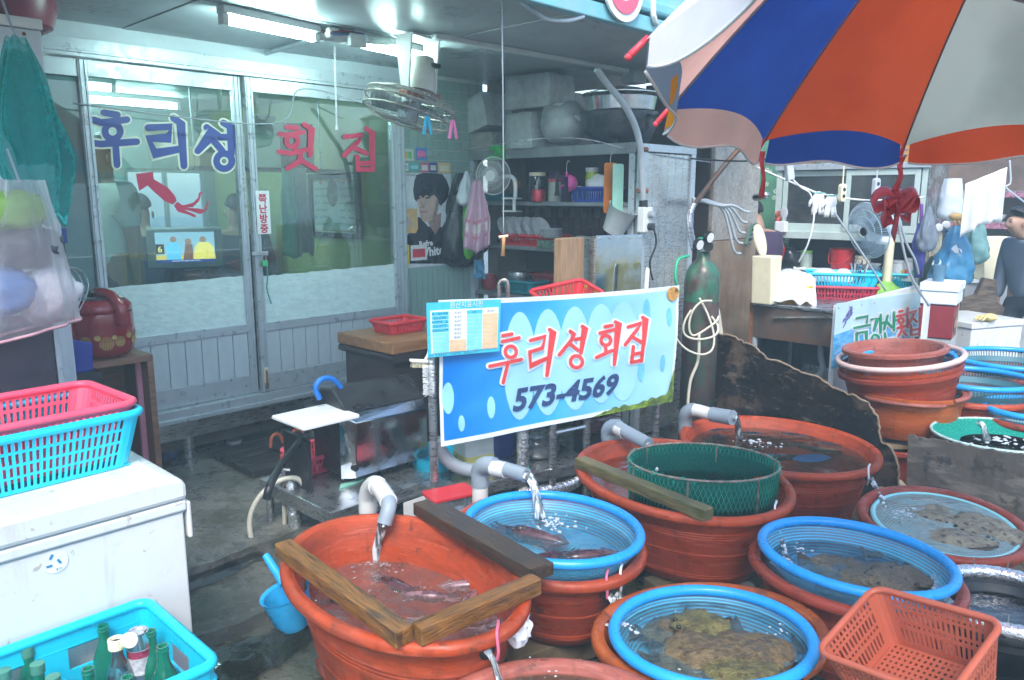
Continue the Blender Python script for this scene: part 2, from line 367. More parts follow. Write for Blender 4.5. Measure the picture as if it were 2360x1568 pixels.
for k, (x, y, z, r_) in enumerate(((520, 1130, .075, .16), (470, 1330, .072, .13), (560, 1290, .073, .09), (560, 1520, .006, .2), (480, 1190, .075, .10))):
 p = PZ(x, y, z); MB().add([(r_ * (1.3 + .5 * noi((cos(g) * 1.5, sin(g) * 1.5, k * 3))) * cos(g), r_ * (.6 + .35 * noi((cos(g) * 2, sin(g) * 2, k * 5))) * sin(g), 0) for g in [q * .157 for q in range(40)]], [tuple(range(40))]).mk('puddle', W_PUD, loc=p, rot=(0, 0, WROT))['kind'] = 'structure'
M_IWALL = mat('interior_wall_paint', (.52, .56, .27), rough=.6, var=.06, dirt=(.35, .36, .2), dirt_amt=.3)
M_ICEIL = mat('interior_ceiling_paint', (.55, .6, .6), rough=.5, var=.05)
def wslab(name, label, x0, x1, y0, y1, z0, z1, m, kind='structure'):
 b = MB().box(x0, x1, y0, y1, z0, z1); o = b.mk(name, m, loc=WQ, rot=(0, 0, WROT)); tag(o, label, kind=kind); return o
wslab('interior_floor', 'dark floor inside the restaurant', -3.1, 1.1, .04, 2.6, .2, .32, mat('interior_floor', (.12, .1, .08), rough=.35))
ibw = wslab('interior_back_wall', 'grey blue back wall with an added bright window inside the restaurant', -3.1, 1.16, 2.6, 2.7, .2, 1.2, mat('interior_blue_wall', (.30, .38, .38), rough=.5, var=.1))
for bx in ((-3.1, 1.16, 1.82, 2.4), (-3.1, .3, 1.2, 1.82), (.98, 1.16, 1.2, 1.82)): MB().box(bx[0], bx[1], 2.6, 2.7, bx[2], bx[3]).mk('wall_section', MATS['interior_blue_wall'], ibw)
for bx in ((.3, .98, 1.2, 1.23), (.3, .98, 1.79, 1.82), (.3, .33, 1.23, 1.79), (.62, .65, 1.23, 1.79), (.95, .98, 1.23, 1.79)): MB().box(bx[0], bx[1], 2.62, 2.66, bx[2], bx[3]).mk('added_window_bar', M_ALU, ibw)
MB().box(.33, .95, 2.64, 2.644, 1.23, 1.79).mk('added_window_pane', glass('added_window_glass', (.9, .95, .95)), ibw)  # window added so that bright sky shows through the back wall
wslab('interior_side_wall', 'pale green side wall inside the restaurant behind the menu', 1.06, 1.16, .05, 2.6, .32, 2.3, M_IWALL)
wslab('interior_left_wall', 'pale green left wall inside the restaurant', -3.2, -3.1, -.0, 2.7, .2, 2.4, M_IWALL)
wslab('interior_ceiling', 'white ceiling inside the restaurant', -3.1, 1.06, .06, 2.6, 2.30, 2.36, M_ICEIL)
wslab('outer_wall', 'shaded wall left of the shop front', -3.2, -1.32, 0, .1, .12, 2.40, M_ALUW)
def ceil_mat():
 m = mat('soffit_paint', (.46, .53, .56), rough=.38, var=.06, scale=1.2, dirt=(.25, .25, .22), dirt_amt=.35, dirt_scale=1.6)
 N = m.node_tree.nodes; L = m.node_tree.links; b = N['Principled BSDF']; src = b.inputs['Base Color'].links[0].from_socket
 tc = N.new('ShaderNodeTexCoord'); mp = N.new('ShaderNodeMapping'); mp.inputs['Scale'].default_value = (9, 26, 1); L.new(tc.outputs['Object'], mp.inputs[0])
 nz = N.new('ShaderNodeTexNoise'); nz.inputs['Scale'].default_value = 1.6; nz.inputs['Detail'].default_value = 7; nz.inputs['Roughness'].default_value = .75; L.new(mp.outputs[0], nz.inputs['Vector'])
 n2 = N.new('ShaderNodeTexNoise'); n2.inputs['Scale'].default_value = 1.1; L.new(tc.outputs['Object'], n2.inputs['Vector'])
 ml = N.new('ShaderNodeMath'); ml.operation = 'MULTIPLY'; L.new(nz.outputs[0], ml.inputs[0]); L.new(n2.outputs[0], ml.inputs[1])
 rp = N.new('ShaderNodeValToRGB'); rp.color_ramp.elements[0].position = .33; rp.color_ramp.elements[1].position = .38
 L.new(ml.outputs[0], rp.inputs[0]); mx = N.new('ShaderNodeMix'); mx.data_type = 'RGBA'; mx.inputs[7].default_value = (.10, .10, .09, 1)
 L.new(rp.outputs[0], mx.inputs[0]); L.new(src, mx.inputs[6]); L.new(mx.outputs[2], b.inputs['Base Color']); return m
M_SOFF = ceil_mat()
ce = thing('ceiling', 'white painted soffit spotted with mould above the stall', None, WQ, WROT); del ce['label']
tag(ce, 'white painted soffit spotted with mould above the stall', kind='structure')
edges = [-3.2, -1.9, -.62, .66, 1.94, 2.75]
for i in range(len(edges) - 1):
 for j, (n0, n1) in enumerate(((-.1, .88), (.88, 1.86))):
  MB().box(edges[i] + .004, edges[i + 1] - .004, -n1 + .003, -n0 - .003, 2.40 + .003 * ((i + j) % 2), 2.43).mk('soffit_board', M_SOFF, ce)
MB().box(-3.2, 2.75, -1.86, .1, 2.46, 2.9).mk('roof_slab', M_CONC, ce)
hw = thing('harbour_wall', 'low harbour wall painted in yellow and white bands across the street', 'wall', w(-4, 7.6, 0), WROT)
M_HY = mat('wall_yellow', (.75, .50, .06), rough=.6); M_HW = mat('wall_white', (.75, .76, .74), rough=.6)
for i in range(10): MB().box(i * 1.2, i * 1.2 + 1.2, -.3, 0, 0, .75).mk('painted_block', M_HY if i % 2 else M_HW, hw)
M_FASC = mat('cyan_paint', (.20, .52, .58), rough=.45, var=.08, dirt=(.35, .5, .48), dirt_amt=.5, dirt_scale=6)
fa = wthing('awning_fascia', 'pale cyan painted metal fascia along the edge of the soffit', 'fascia', 0, 1.86, 2.38)
MB().box(-3.2, 2.75, -.05, 0, .0, .07).mk('lower_rail', M_FASC, fa, bevel=.006)
MB().box(-3.2, 2.75, -.062, -.002, .085, .15).mk('upper_rail', M_FASC, fa, bevel=.015)
for i in range(5): MB().box(-3.2 + i * 1.19, -2.02 + i * 1.19, -.028, -.006, .155, .62).mk('fascia_sheet', M_FASC, fa)
sg = wthing('round_sign', 'round red and white sign on the cyan fascia at the top edge', 'sign', *ON_N(1432, -28, 1.92)[:1], 1.925, ON_N(1432, -28, 1.92)[1])
MB().lathe([(0, 0), (.15, 0), (.15, .012), (0, .012)], 40, M=turn(RAD(90), 3, 'X')).mk('white_disc', M_WHITE, sg, smooth=True)
MB().lathe([(.06, .0135), (.117, .0135), (.117, .016), (.06, .016), (.06, .0135)], 40, M=turn(RAD(90), 3, 'X')).mk('red_ring', mat('sign_pink', (.75, .12, .2), rough=.5), sg)
dp = wthing('drain_pipe', 'thin white downpipe on the cyan fascia beside the round sign', 'pipe', ON_N(1492, 30, 1.9)[0], 1.9, 2.42)
MB().tube(bez([(0, -.03, .6), (0, -.03, .1), (.015, -.03, .02), (.05, -.02, .0)]), .014, 8).mk('pipe_run', M_WHITE, dp, smooth=True)
MB().box(-.03, .03, -.032, .012, .25, .27).mk('pipe_clip', M_GREYP, dp)
# shop front: aluminium sliding doors
zz = lambda y, x=450: ON_N(x, y, 0)[1]
shop = wthing('shop_front', 'aluminium and glass sliding door front of the fish restaurant', 'shop front', 0, 0, 0)
M_PANE = glass('window_glass', (.80, .92, .90), ior=1.52, boost=1.75, smear=.05)
MB().box(-1.32, 1.12, -.03, .06, 2.331, 2.41).mk('head_panel', M_ALUW, shop)
M_FILM = mat('frosted_film', (.58, .73, .71), rough=.6, var=.10, scale=16, bump=.4, bscale=30, dirt=(.74, .84, .80), dirt_amt=.45, dirt_scale=12, stretch=(1, 1, 2.2))
def frame_bar(x0, x1, y0, y1, z0, z1, parent, name='stile', ribs=0):
 b = MB().box(x0, x1, y0, y1, z0, z1)
 for k in range(ribs):
  xc = x0 + (x1 - x0) * (k + .5) / ribs; q = (x1 - x0) * .22 / ribs; b.box(xc - q, xc + q, y0 - .006, y0 + .001, z0 + .002, z1 - .002)
 return b.mk(name, M_ALU, parent, bevel=.002)
frame_bar(-1.30, 1.10, -.05, .05, 2.245, 2.33, shop, 'top_rail')
frame_bar(-1.30, 1.10, -.058, -.05, 2.262, 2.275, shop, 'rail_lip')
frame_bar(-1.30, 1.10, -.058, .05, .40, .455, shop, 'track')
b = MB().box(-1.30, 1.10, -.045, .05, .285, .398); b.mk('sill', M_STEEL, shop, bevel=.004)
b = MB().box(-1.30, 1.10, -.075, -.046, .385, .41); b.mk('track_lip', M_ALU, shop, bevel=.003)
for s in (-1.0, -.44, .35): MB().tube([(s, .0, .06), (s, .0, .286)], .032, 12).mk('floor_post', M_STEEL, shop, smooth=True)
frame_bar(1.045, 1.105, -.045, .05, .456, 2.244, shop, 'end_stile', 2)
frame_bar(-1.30, -1.25, -.045, .05, .456, 2.244, shop, 'end_stile', 1)
lp = bpy.data.objects.new('fixed_light', None); COL.objects.link(lp); lp.parent = shop
MB().box(-1.25, -.83, .012, .016, .456, 2.16).mk('pane', M_PANE, lp)
MB().box(-1.25, -.83, .03, .034, .456, 2.16).mk('backing_sheet', mat('pale_backing', (.42, .55, .55), rough=.6, var=.1), lp)
frame_bar(-1.25, -.83, -.0, .04, 2.16, 2.244, lp, 'rail')
z_film, z_mid1, z_mid0, z_bt, z_bb = zz(648), zz(762), zz(783), zz(783), zz(887)
def door(x0, x1, y, tagname, nboards, seed):
 d = bpy.data.objects.new('door', None); COL.objects.link(d); d.parent = shop; d['label'] = tagname
 st = .045
 frame_bar(x0, x0 + st, y - .02, y + .02, .458, 2.242, d, 'stile', 2); frame_bar(x1 - st, x1, y - .02, y + .02, .458, 2.242, d, 'stile', 2)
 a, c = x0 + st, x1 - st
 frame_bar(a, c, y - .018, y + .018, 2.165, 2.242, d, 'rail'); frame_bar(a, c, y - .018, y + .018, z_mid0, z_mid1, d, 'rail'); frame_bar(a, c, y - .018, y + .018, .458, z_bb, d, 'kick_panel')
 MB().box(a, c, y - .002, y + .002, z_mid1, 2.165).mk('pane', M_PANE, d)
 b = MB(); N = 26
 for i in range(N):
  u0, u1 = a + (c - a) * i / N, a + (c - a) * (i + 1) / N
  h = lambda u: z_film + .006 * noi((u * 22, seed, 0)) + .01 * (u - a)
  b.add([(u0, y - .0045, z_mid1), (u1, y - .0045, z_mid1), (u1, y - .0045, h(u1)), (u0, y - .0045, h(u0))], [(0, 1, 2, 3)])
 b.mk('frosted_film', M_FILM, d)
 first = None; wd = (c - a) / nboards
 for i in range(nboards):
  if first is None: first = MB().box(.002, wd - .002, 0, .008, z_bb, z_mid0).mk('board', M_ALUW, d, bevel=.002); first.location = (a, y - .012, 0)
  else: piece(first, d, (a + i * wd, y - .012, 0))
 MB().box(a, c, y - .002, y + .01, z_bb, z_mid0).mk('board_backing', M_GREYP, d)
 return d
dl = door(-.83, -.005, .012, 'left sliding door with blue lettering', 8, 2.2)
dr = door(.005, 1.045, -.022, 'right sliding door with red lettering', 11, 7.7)
def wl(yoff):
 def f(x, y, l): s, z = ON_N(x, y, 0); return (s, -yoff - l, z)
 return f
c1 = lambda L: [[(x / 2.7227, y / 2.7227) for x, y in st] if st[0] != 'o' else ('o', (st[1][0] / 2.7227, st[1][1] / 2.7227), st[2] / 2.7227) for st in L]
c2 = lambda L: [[((900 + x / 1.568) / 1.7364, y / 2.7227) for x, y in st] if st[0] != 'o' else ('o', ((900 + st[1][0] / 1.568) / 1.7364, st[1][1] / 2.7227), st[2] / 2.7227) for st in L]
HU = [[(655, 708), (740, 722)], [(592, 752), (640, 770), (800, 752)], ('o', (710, 825), 48), [(570, 898), (640, 905), (862, 890)], [(728, 900), (738, 1035)]]
RI = [[(932, 802), (1075, 797), (1062, 868), (938, 872), (975, 965), (1140, 935)], [(1092, 742), (1138, 775), (1158, 1042)]]
SEONG = [[(1300, 800), (1350, 822), (1245, 948)], [(1330, 868), (1398, 948)], [(1382, 862), (1450, 862)], [(1405, 772), (1455, 800), (1455, 965)], ('o', (1410, 1012), 48)]
M_LBLUE = mat('blue_vinyl', (.035, .06, .27), rough=.5, var=.05); M_LCREAM = mat('cream_vinyl', (.72, .74, .60), rough=.5, var=.05); M_LRED = mat('red_vinyl', (.52, .03, .08), rough=.5, var=.05)
for G in (HU, RI, SEONG): lettering('letter_outline', c1(G), 42 / 2.7227, wl(-.010), M_LCREAM, dl, 0, 24 / 2.7227); lettering('letter', c1(G), 42 / 2.7227, wl(-.010), M_LBLUE, dl, .0025)
HOET = [[(372, 800), (440, 806)], [(328, 845), (380, 850), (475, 832)], ('o', (405, 888), 36), [(425, 915), (428, 950)], [(322, 955), (400, 965), (525, 935)], [(480, 785), (525, 812), (518, 975)], [(458, 975), (450, 1015), (375, 1060)], [(452, 1005), (552, 1062)]]
JIP = [[(735, 862), (850, 850), (820, 890), (730, 978)], [(785, 925), (870, 965)], [(868, 810), (905, 835), (905, 985)], [(812, 985), (818, 1068)], [(910, 980), (910, 1068)], [(818, 1030), (908, 1024)], [(818, 1066), (908, 1066)]]
for G in (HOET, JIP): lettering('letter', c2(G), 30 / 2.7227, wl(.03), M_LRED, dr, 0)
sq = lambda pts: [(x / 2.7227, y / 2.7227) for x, y in pts]
b = MB(); f = wl(-.010)
for k, pl in enumerate([[(858, 1092), (965, 1080), (968, 1125), (1060, 1180), (1105, 1235), (1112, 1262), (1090, 1285), (1040, 1265), (960, 1195), (930, 1165), (878, 1200), (866, 1150)],
           [(1095, 1290), (1118, 1268), (1150, 1290), (1215, 1275), (1250, 1240), (1252, 1212), (1285, 1200), (1265, 1222), (1255, 1262), (1215, 1300), (1170, 1305), (1255, 1310), (1290, 1320), (1308, 1262), (1315, 1270), (1302, 1318), (1262, 1345), (1200, 1325), (1160, 1318), (1235, 1352), (1230, 1368), (1190, 1350), (1120, 1330)]]):
 b.add([f(x, y, .001 + k * .0004) for x, y in sq(pl)], [tuple(range(len(pl)))])
so = b.mk('squid_decal', M_LRED, dl)
tg = wthing('paper_notice', 'white paper strip with red writing taped to the middle door stile', 'notice', ON_N(606, 490, .05)[0], .05, ON_N(606, 490, .05)[1])
z1 = ON_N(606, 440, .05)[1] - ON_N(606, 490, .05)[1]; z0 = ON_N(606, 540, .05)[1] - ON_N(606, 490, .05)[1]
MB().box(-.042, .042, -.0035, -.002, z0, z1).mk('paper', M_WHITE, tg)
font_text('writing', '쪽\n난\n방\n중', .055, M_LRED, tg, upright(0, -.0045, z1 - .065), offset=.002, line=(z1 - z0 - .02) / 4 / .055)
lk = wthing('padlock', 'small green padlock and hasp on the meeting door stiles', 'padlock', ON_N(600, 590, .06)[0], .05, ON_N(600, 590, .06)[1])
MB().box(-.05, .05, -.012, -.002, .0, .025).mk('hasp', M_STEEL, lk, bevel=.003)
MB().box(.0, .035, -.03, -.008, -.06, -.028).mk('lock_body', mat('green_tape', (.05, .4, .15), rough=.5), lk, bevel=.004)
MB().tube(bez([(.008, -.02, -.03), (.008, -.02, .0), (.018, -.02, .012), (.028, -.02, .0), (.028, -.02, -.03)], 4), .003, 6).mk('shackle', M_STEEL, lk, smooth=True)
MB().tube(bez([(.03, -.016, -.04), (.032, -.02, -.12), (.026, -.015, -.19), (.045, -.02, -.28)], 5), .004, 6).mk('cord', mat('green_cord', (.05, .3, .3), rough=.7), lk, smooth=True)
bt = wthing('door_bolt', 'small cream bolt low on the meeting door stile', 'bolt', ON_N(613, 865, .05)[0], .046, ON_N(613, 865, .05)[1])
MB().box(-.013, .013, -.012, 0, -.045, .045).mk('bolt_plate', M_CREAM, bt, bevel=.003); MB().tube([(0, -.014, -.08), (0, -.014, .03)], .007, 8).mk('bolt_rod', M_RUST, bt)
stk = wthing('phone_sticker', 'dark blue sticker with yellow writing on the left fixed pane', 'sticker', ON_N(128, 545, .01)[0], -.008, ON_N(128, 545, .01)[1])
MB().box(-.055, .055, -.0012, 0, -.035, .035).mk('sticker_sheet', M_LBLUE, stk); M_YEL = mat('yellow_print', (.85, .62, .05), rough=.5)
small_print('print', 3, 1, .03, M_WHITE, stk, upright(0, -.002, .004)); small_print('print', 8, 1, .012, M_YEL, stk, upright(0, -.002, -.02))
MB().box(-.04, .03, -.002, -.0013, .036, .07).mk('tape_patch', mat('brown_tape', (.5, .4, .15), rough=.4), stk)
def fluor(name, label, s, n, z, length, rot, strength, tilt=0):
 t = wthing(name, label, 'lamp', s, n, z, rot, 'fluorescent lamps')
 MB().box(-length / 2, length / 2, -.03, .03, -.035, 0).mk('housing', M_WHITE, t, bevel=.006)
 MB().tube([(-length / 2 + .03, 0, -.06), (length / 2 - .03, 0, -.06)], .016, 12).mk('lit_tube', lamp_mat(strength), t, smooth=True)
 for q in (-1, 1): MB().box(q * (length / 2 - .015) - .015, q * (length / 2 - .015) + .015, -.02, .02, -.08, -.036).mk('tube_holder', M_WHITE, t, bevel=.003)
 return t
fluor('ceiling_lamp', 'lit fluorescent lamp inside the restaurant above the television', -.9, -1.0, 2.299, 1.2, 0, 32)
fluor('ceiling_lamp', 'lit fluorescent lamp inside the restaurant behind the blue lettering', -.2, -1.7, 2.299, 1.2, 0, 32)
lg = wthing('brick_ledge', 'low red brick ledge below the television inside the restaurant', 'brick wall', -1.6, -2.1, .32)
M_BRK = mat('red_brick', (.26, .09, .06), rough=.8, var=.3, scale=12, bump=.4, bscale=80); M_MORT = mat('mortar', (.35, .33, .30), rough=.9)
zt = PY(430, 624, (w(-.9, -2.1, 0)).y).z - .32
MB().box(0, 2.6, 0, .3, 0, zt - .002).mk('mortar_core', M_MORT, lg)
bk = None; rows = 9; rh = zt / rows
for r_ in range(rows - 5, rows):
 for k in range(13):
  x = k * .2 + (.1 if r_ % 2 else 0)
  if x > 2.45: continue
  if bk is None: bk = MB().box(0, .19, -.012, .05, 0, rh - .012).mk('brick', M_BRK, lg, bevel=.003); bk.location = (x, 0, r_ * rh)
  else: piece(bk, lg, (x, uni(-.003, .003), r_ * rh))
tvp = PY(428, 577, w(-.9, -2.2, 0).y); ts, tn = sn(tvp)
tv = wthing('television', 'grey television showing a news broadcast inside the restaurant', 'television', ts, tn, zt + .322, -22)
hw_, hh = .24, (PY(428, 530, tvp.y).z - PY(428, 624, tvp.y).z) / 2
M_TVG = mat('television_grey', (.24, .26, .25), rough=.4)
MB().box(-hw_, hw_, 0, .3, .01, 2 * hh).mk('case', M_TVG, tv, bevel=.01)
MB().box(-hw_ * .75, hw_ * .75, .05, .25, .0, .012).mk('foot', M_BLACK, tv)
def emis(name, col, st):
 if name in MATS: return MATS[name]
 m = bpy.data.materials.new(name); m.use_nodes = True; q = m.node_tree.nodes['Principled BSDF']; q.inputs['Base Color'].default_value = (*col, 1); q.inputs['Emission Color'].default_value = (*col, 1); q.inputs['Emission Strength'].default_value = st; MATS[name] = m; return m
x0, x1, a, c = -hw_ * .78, hw_ * .78, hh * .35, hh * 1.82
scr = MB().box(x0, x1, -.006, 0, a, c).mk('screen', emis('screen_bg', (.25, .42, .55), .5), tv)
def scr_poly(pl, m, k): MB().add([(x0 + (x1 - x0) * u, -.008 - k * .0006, a + (c - a) * v) for u, v in pl], [tuple(range(len(pl)))]).mk('screen_picture', m, scr)
scr_poly([(0, .0), (1, 0), (1, .1), (0, .1)], emis('scr_navy', (.02, .04, .2), .5), 1)
scr_poly([(0, .1), (1, .1), (1, .25), (0, .25)], emis('scr_gold', (.7, .5, .12), .5), 1)
scr_poly([(.17, .1), (.42, .1), (.4, .55), (.36, .68), (.24, .68), (.18, .5)], emis('scr_sky', (.12, .5, .8), .5), 2)
scr_poly([(.45, .1), (.62, .1), (.62, .6), (.5, .62)], emis('scr_brown', (.25, .1, .08), .4), 3)
scr_poly([(.62, .1), (1, .1), (.98, .5), (.9, .66), (.72, .66), (.66, .5)], emis('scr_yellow', (.85, .65, .15), .5), 4)
for cx_, cy_ in ((.30, .77), (.55, .7), (.80, .76)): scr_poly([(cx_ + .06 * cos(g), cy_ + .10 * sin(g)) for g in [k * .63 for k in range(10)]], emis('scr_skin', (.35, .2, .14), .4), 5)
scr_poly([(.0, .3), (.14, .3), (.14, .62), (.0, .62)], emis('scr_blk', (.02, .02, .02), .2), 5)
font_text('screen_digit', '6', hh * .42, emis('scr_txt', (.9, .75, .2), .6), scr, upright(x0 + (x1 - x0) * .07, -.013, a + (c - a) * .36))
small_print('screen_caption', 14, 1, hh * .1, emis('scr_wht', (.8, .8, .8), .6), scr, upright(0, -.013, a + (c - a) * .03))
q0, q1 = ON_S(716, 402, 1.055), ON_S(836, 552, 1.055); nm = (q0[0] + q1[0]) / 2; zm = (q0[1] + q1[1]) / 2; mw = abs(q1[0] - q0[0]); mh = abs(q0[1] - q1[1])
mn = wthing('menu_board', 'framed price list in a dark wood frame on the green interior wall', 'menu', 1.055, nm, zm, -90)
M_DWOOD = mat('dark_wood', (.05, .03, .02), rough=.35, var=.3, stretch=(1, 1, 8)); M_MENU = mat('menu_paper', (.62, .68, .62), rough=.5)
for bx in ((-mw / 2, mw / 2, mh / 2 - .04, mh / 2), (-mw / 2, mw / 2, -mh / 2, -mh / 2 + .04), (-mw / 2, -mw / 2 + .04, -mh / 2 + .04, mh / 2 - .04), (mw / 2 - .04, mw / 2, -mh / 2 + .04, mh / 2 - .04)): MB().box(bx[0], bx[1], -.03, 0, bx[2], bx[3]).mk('frame', M_DWOOD, mn, bevel=.004)
MB().box(-mw / 2 + .04, mw / 2 - .04, -.012, -.004, -mh / 2 + .04, mh / 2 - .04).mk('sheet', M_MENU, mn)
g = MB()
for zc in (mh / 2 - .052, -mh / 2 + .05): g.box(-mw / 2 + .048, mw / 2 - .048, -.0135, -.0121, zc - .004, zc + .004)
g.mk('gold_border', mat('gold_line', (.6, .42, .12), rough=.4), mn)
MB().lathe([(0, .0), (1, .0)], 24, M=Matrix(((.07, 0, 0), (0, 0, -1), (0, .10, 0)))).mk('dish_photo', mat('dish_photo', (.18, .17, .1), rough=.4, var=.8, scale=30), mn, loc=(-.02, -.0135, .09))
M_INK = mat('dark_ink', (.03, .06, .08), rough=.6)
for sx_ in (-.26, .26): small_print('menu_lines', 8, 6, .026, M_INK, mn, upright(mw * sx_, -.0135, mh * .24), .11 * mh / .026)
for sx_ in (-.27, .2, .3): MB().lathe([(.009, 0), (.018, 0)], 16, c=(mw * sx_, -.0135, mh * .38), M=turn(RAD(90), 3, 'X')).mk('menu_heading', M_LRED, mn)
def cloth(name, label, cat, s, n, z, wd, ht, m, rot=0, folds=5, amp=.012, top=.6, group=None, seed=0., part='fabric'):
 t = wthing(name, label, cat, s, n, z, rot, group); b = MB()
 b.grid(lambda u, v: ((u - .5) * wd * (top + (1 - top) * v), amp * sin(u * folds * 6.28 + 2 * noi((v * 2, seed, u))) * (.4 + .8 * v) + .03 * noi((u * 3, v * 3, seed)), -v * ht - .03 * ht * cos(u * 5 + seed) * v), [i / 24 for i in range(25)], [j / 12 for j in range(13)])
 b.mk(part, m, t, smooth=2, solid=.003); return t
M_TGRN = thin('mint_cloth', (.50, .72, .62), 0, translucent=.35); M_TPNK = thin('pale_pink_cloth', (.66, .58, .58), 0, translucent=.35)
for x, m_, lb in ((663, M_TGRN, 'mint green towel hanging inside behind the right pane'), (692, M_TPNK, 'pale pink towel hanging inside beside the mint one')):
 s_, z_ = ON_N(x, 388, -.35); cloth('hanging_towel', lb, 'towel', s_, -.35, z_, .13, .56, m_, 0, 2.5, .012, .7, 'towels inside the window', x * .1)
sh = wthing('interior_shelf', 'dark shelf of cartons inside the window behind the red letters', 'shelf', .55, -.75, 1.78)
MB().box(-.55, .5, -.16, .16, -.02, 0).mk('shelf_board', M_DWOOD, sh)
MB().tube([(-.5, 0, -.02), (-.5, 0, .5)], .006, 6).mk('hanger_rod', M_STEEL, sh); MB().tube([(.42, 0, -.02), (.42, 0, .5)], .006, 6).mk('hanger_rod', M_STEEL, sh)
M_CARD = mat('white_carton', (.62, .64, .60), rough=.6, var=.06); M_KRAFT = mat('kraft_carton', (.30, .22, .13), rough=.7)
for nm_, lb, x, sx_, h, m_, rt in (('carton', 'white carton with open flap on the interior shelf', -.08, .24, .22, M_CARD, 8), ('carton', 'brown carton beside the white one on the interior shelf', .2, .2, .3, mat('brown_box', (.12, .11, .09), rough=.7), 0), ('carton', 'low pale carton at the left end of the interior shelf', -.4, .2, .12, M_KRAFT, -6)):
 p = w(.55 + x, -.75, 1.781); t = thing(nm_, lb, 'box', p, WROT + RAD(rt), 'cartons on the interior shelf')
 MB().box(-sx_ / 2, sx_ / 2, -.11, .11, 0, h).mk('carton_body', m_, t, bevel=.003)
 if m_ is M_CARD: MB().cbox((-.05, -.14, h + .05), (.2, .004, .13), turn(RAD(25), 3, 'X')).mk('flap', M_CARD, t); small_print('print', 2, 1, .03, M_INK, t, Matrix.Translation((-.05, -.148, h + .04)) @ turn(RAD(115), 4, 'X'))
P1, P2 = PZ(520, 47, 2.34), PZ(722, 88, 2.34); sA, nA = sn(P1); sB, nB = sn(P2)
fluor('ceiling_lamp', 'bright lit fluorescent tube on the soffit left of the junction box', (sA + sB) / 2, (nA + nB) / 2, 2.399, hypot(sB - sA, nB - nA) + .05, -math.degrees(atan2(nB - nA, sB - sA)), 36)
P1, P2 = PZ(818, 100, 2.34), PZ(985, 137, 2.34); sA, nA = sn(P1); sB, nB = sn(P2)
fluor('ceiling_lamp', 'shorter lit fluorescent tube on the soffit behind the fan bracket', (sA + sB) / 2, (nA + nB) / 2, 2.399, hypot(sB - sA, nB - nA) + .05, -math.degrees(atan2(nB - nA, sB - sA)), 36)
# tubs of live fish
def tub_mat(name, col):
 m = mat(name, col, rough=.42, rv=.2, spec=.32, var=.14, scale=5, dirt=(.10, .03, .018), dirt_amt=.55, dirt_scale=2.6, bump=.15, bscale=40, stretch=(1, 1, 3))
 overlay(m, [c * .38 for c in col], .45, 9, (1.6, 1.6, .22), .56, .72); overlay(m, [min(1, c * 1.25 + .07) for c in col], .55, 14, (.5, .5, 5), .58, .75); overlay(m, (.05, .03, .02), .6, 16, (1, 1, 1), .66, .74); return m
M_TUB = tub_mat('terracotta_rubber', (.45, .062, .016)); M_TUB2 = tub_mat('brick_red_rubber', (.32, .048, .024)); M_TUB3 = tub_mat('orange_brown_rubber', (.42, .09, .016)); M_TUB4 = tub_mat('dull_pink_rubber', (.36, .10, .07))
M_BLUES = mat('sky_blue_plastic', (.015, .33, .80), rough=.3, var=.05); M_BLUEM = mat('blue_mesh_plastic', (.08, .46, .70), rough=.45, var=.08)
def water_mat(name, tint, rough=.03, bump=.25, bscale=9, ior=1.33, boost=1.6, murk=None, murk_amt=0):
 m = glass(name, tint, ior=ior, rough=rough, boost=boost, bump=bump, bscale=bscale)
 if murk_amt and 'murk' not in m:
  m['murk'] = 1; N = m.node_tree.nodes; L = m.node_tree.links
  mixs = [n for n in N if n.type == 'MIX_SHADER'][0]; tr = [n for n in N if n.type == 'BSDF_TRANSPARENT'][0]
  d = N.new('ShaderNodeBsdfDiffuse'); d.inputs[0].default_value = (*murk, 1); s = N.new('ShaderNodeMixShader'); s.inputs[0].default_value = murk_amt
  L.new(tr.outputs[0], s.inputs[1]); L.new(d.outputs[0], s.inputs[2]); L.new(s.outputs[0], mixs.inputs[1])
 return m
W_CLEAR = water_mat('clear_water', (.86, .93, .93), bump=.7, bscale=7, boost=2.2); W_BLUE = water_mat('bluish_water', (.84, .95, .98), bump=.6, bscale=8, boost=1.5, murk=(.40, .70, .78), murk_amt=.06); W_DARK = water_mat('dark_water', (.16, .20, .22), bump=.5, bscale=7, boost=2.2)
W_MURK = water_mat('murky_water', (.66, .72, .66), murk=(.25, .22, .14), murk_amt=.12)
M_JET = glass('water_jet', (.95, .98, .98), ior=1.4, rough=.1, boost=1.2, smear=.5)
_n = M_JET.node_tree.nodes; _t = [n for n in _n if n.type == 'TEX_NOISE'][0]; _mp = _n.new('ShaderNodeMapping'); _mp.inputs['Scale'].default_value = (34, 34, 3); M_JET.node_tree.links.new([n for n in _n if n.type == 'TEX_COORD'][0].outputs['Object'], _mp.inputs[0]); M_JET.node_tree.links.new(_mp.outputs[0], _t.inputs['Vector']); _r = [n for n in _n if n.type == 'MAP_RANGE'][0]
for i, v in ((1, .46), (2, .60), (3, .08), (4, .9)): _r.inputs[i].default_value = v
_t.inputs['Scale'].default_value = 1.6
M_FOAM = mat('foam', (.80, .86, .88), rough=.25, var=.05, alpha=.5)
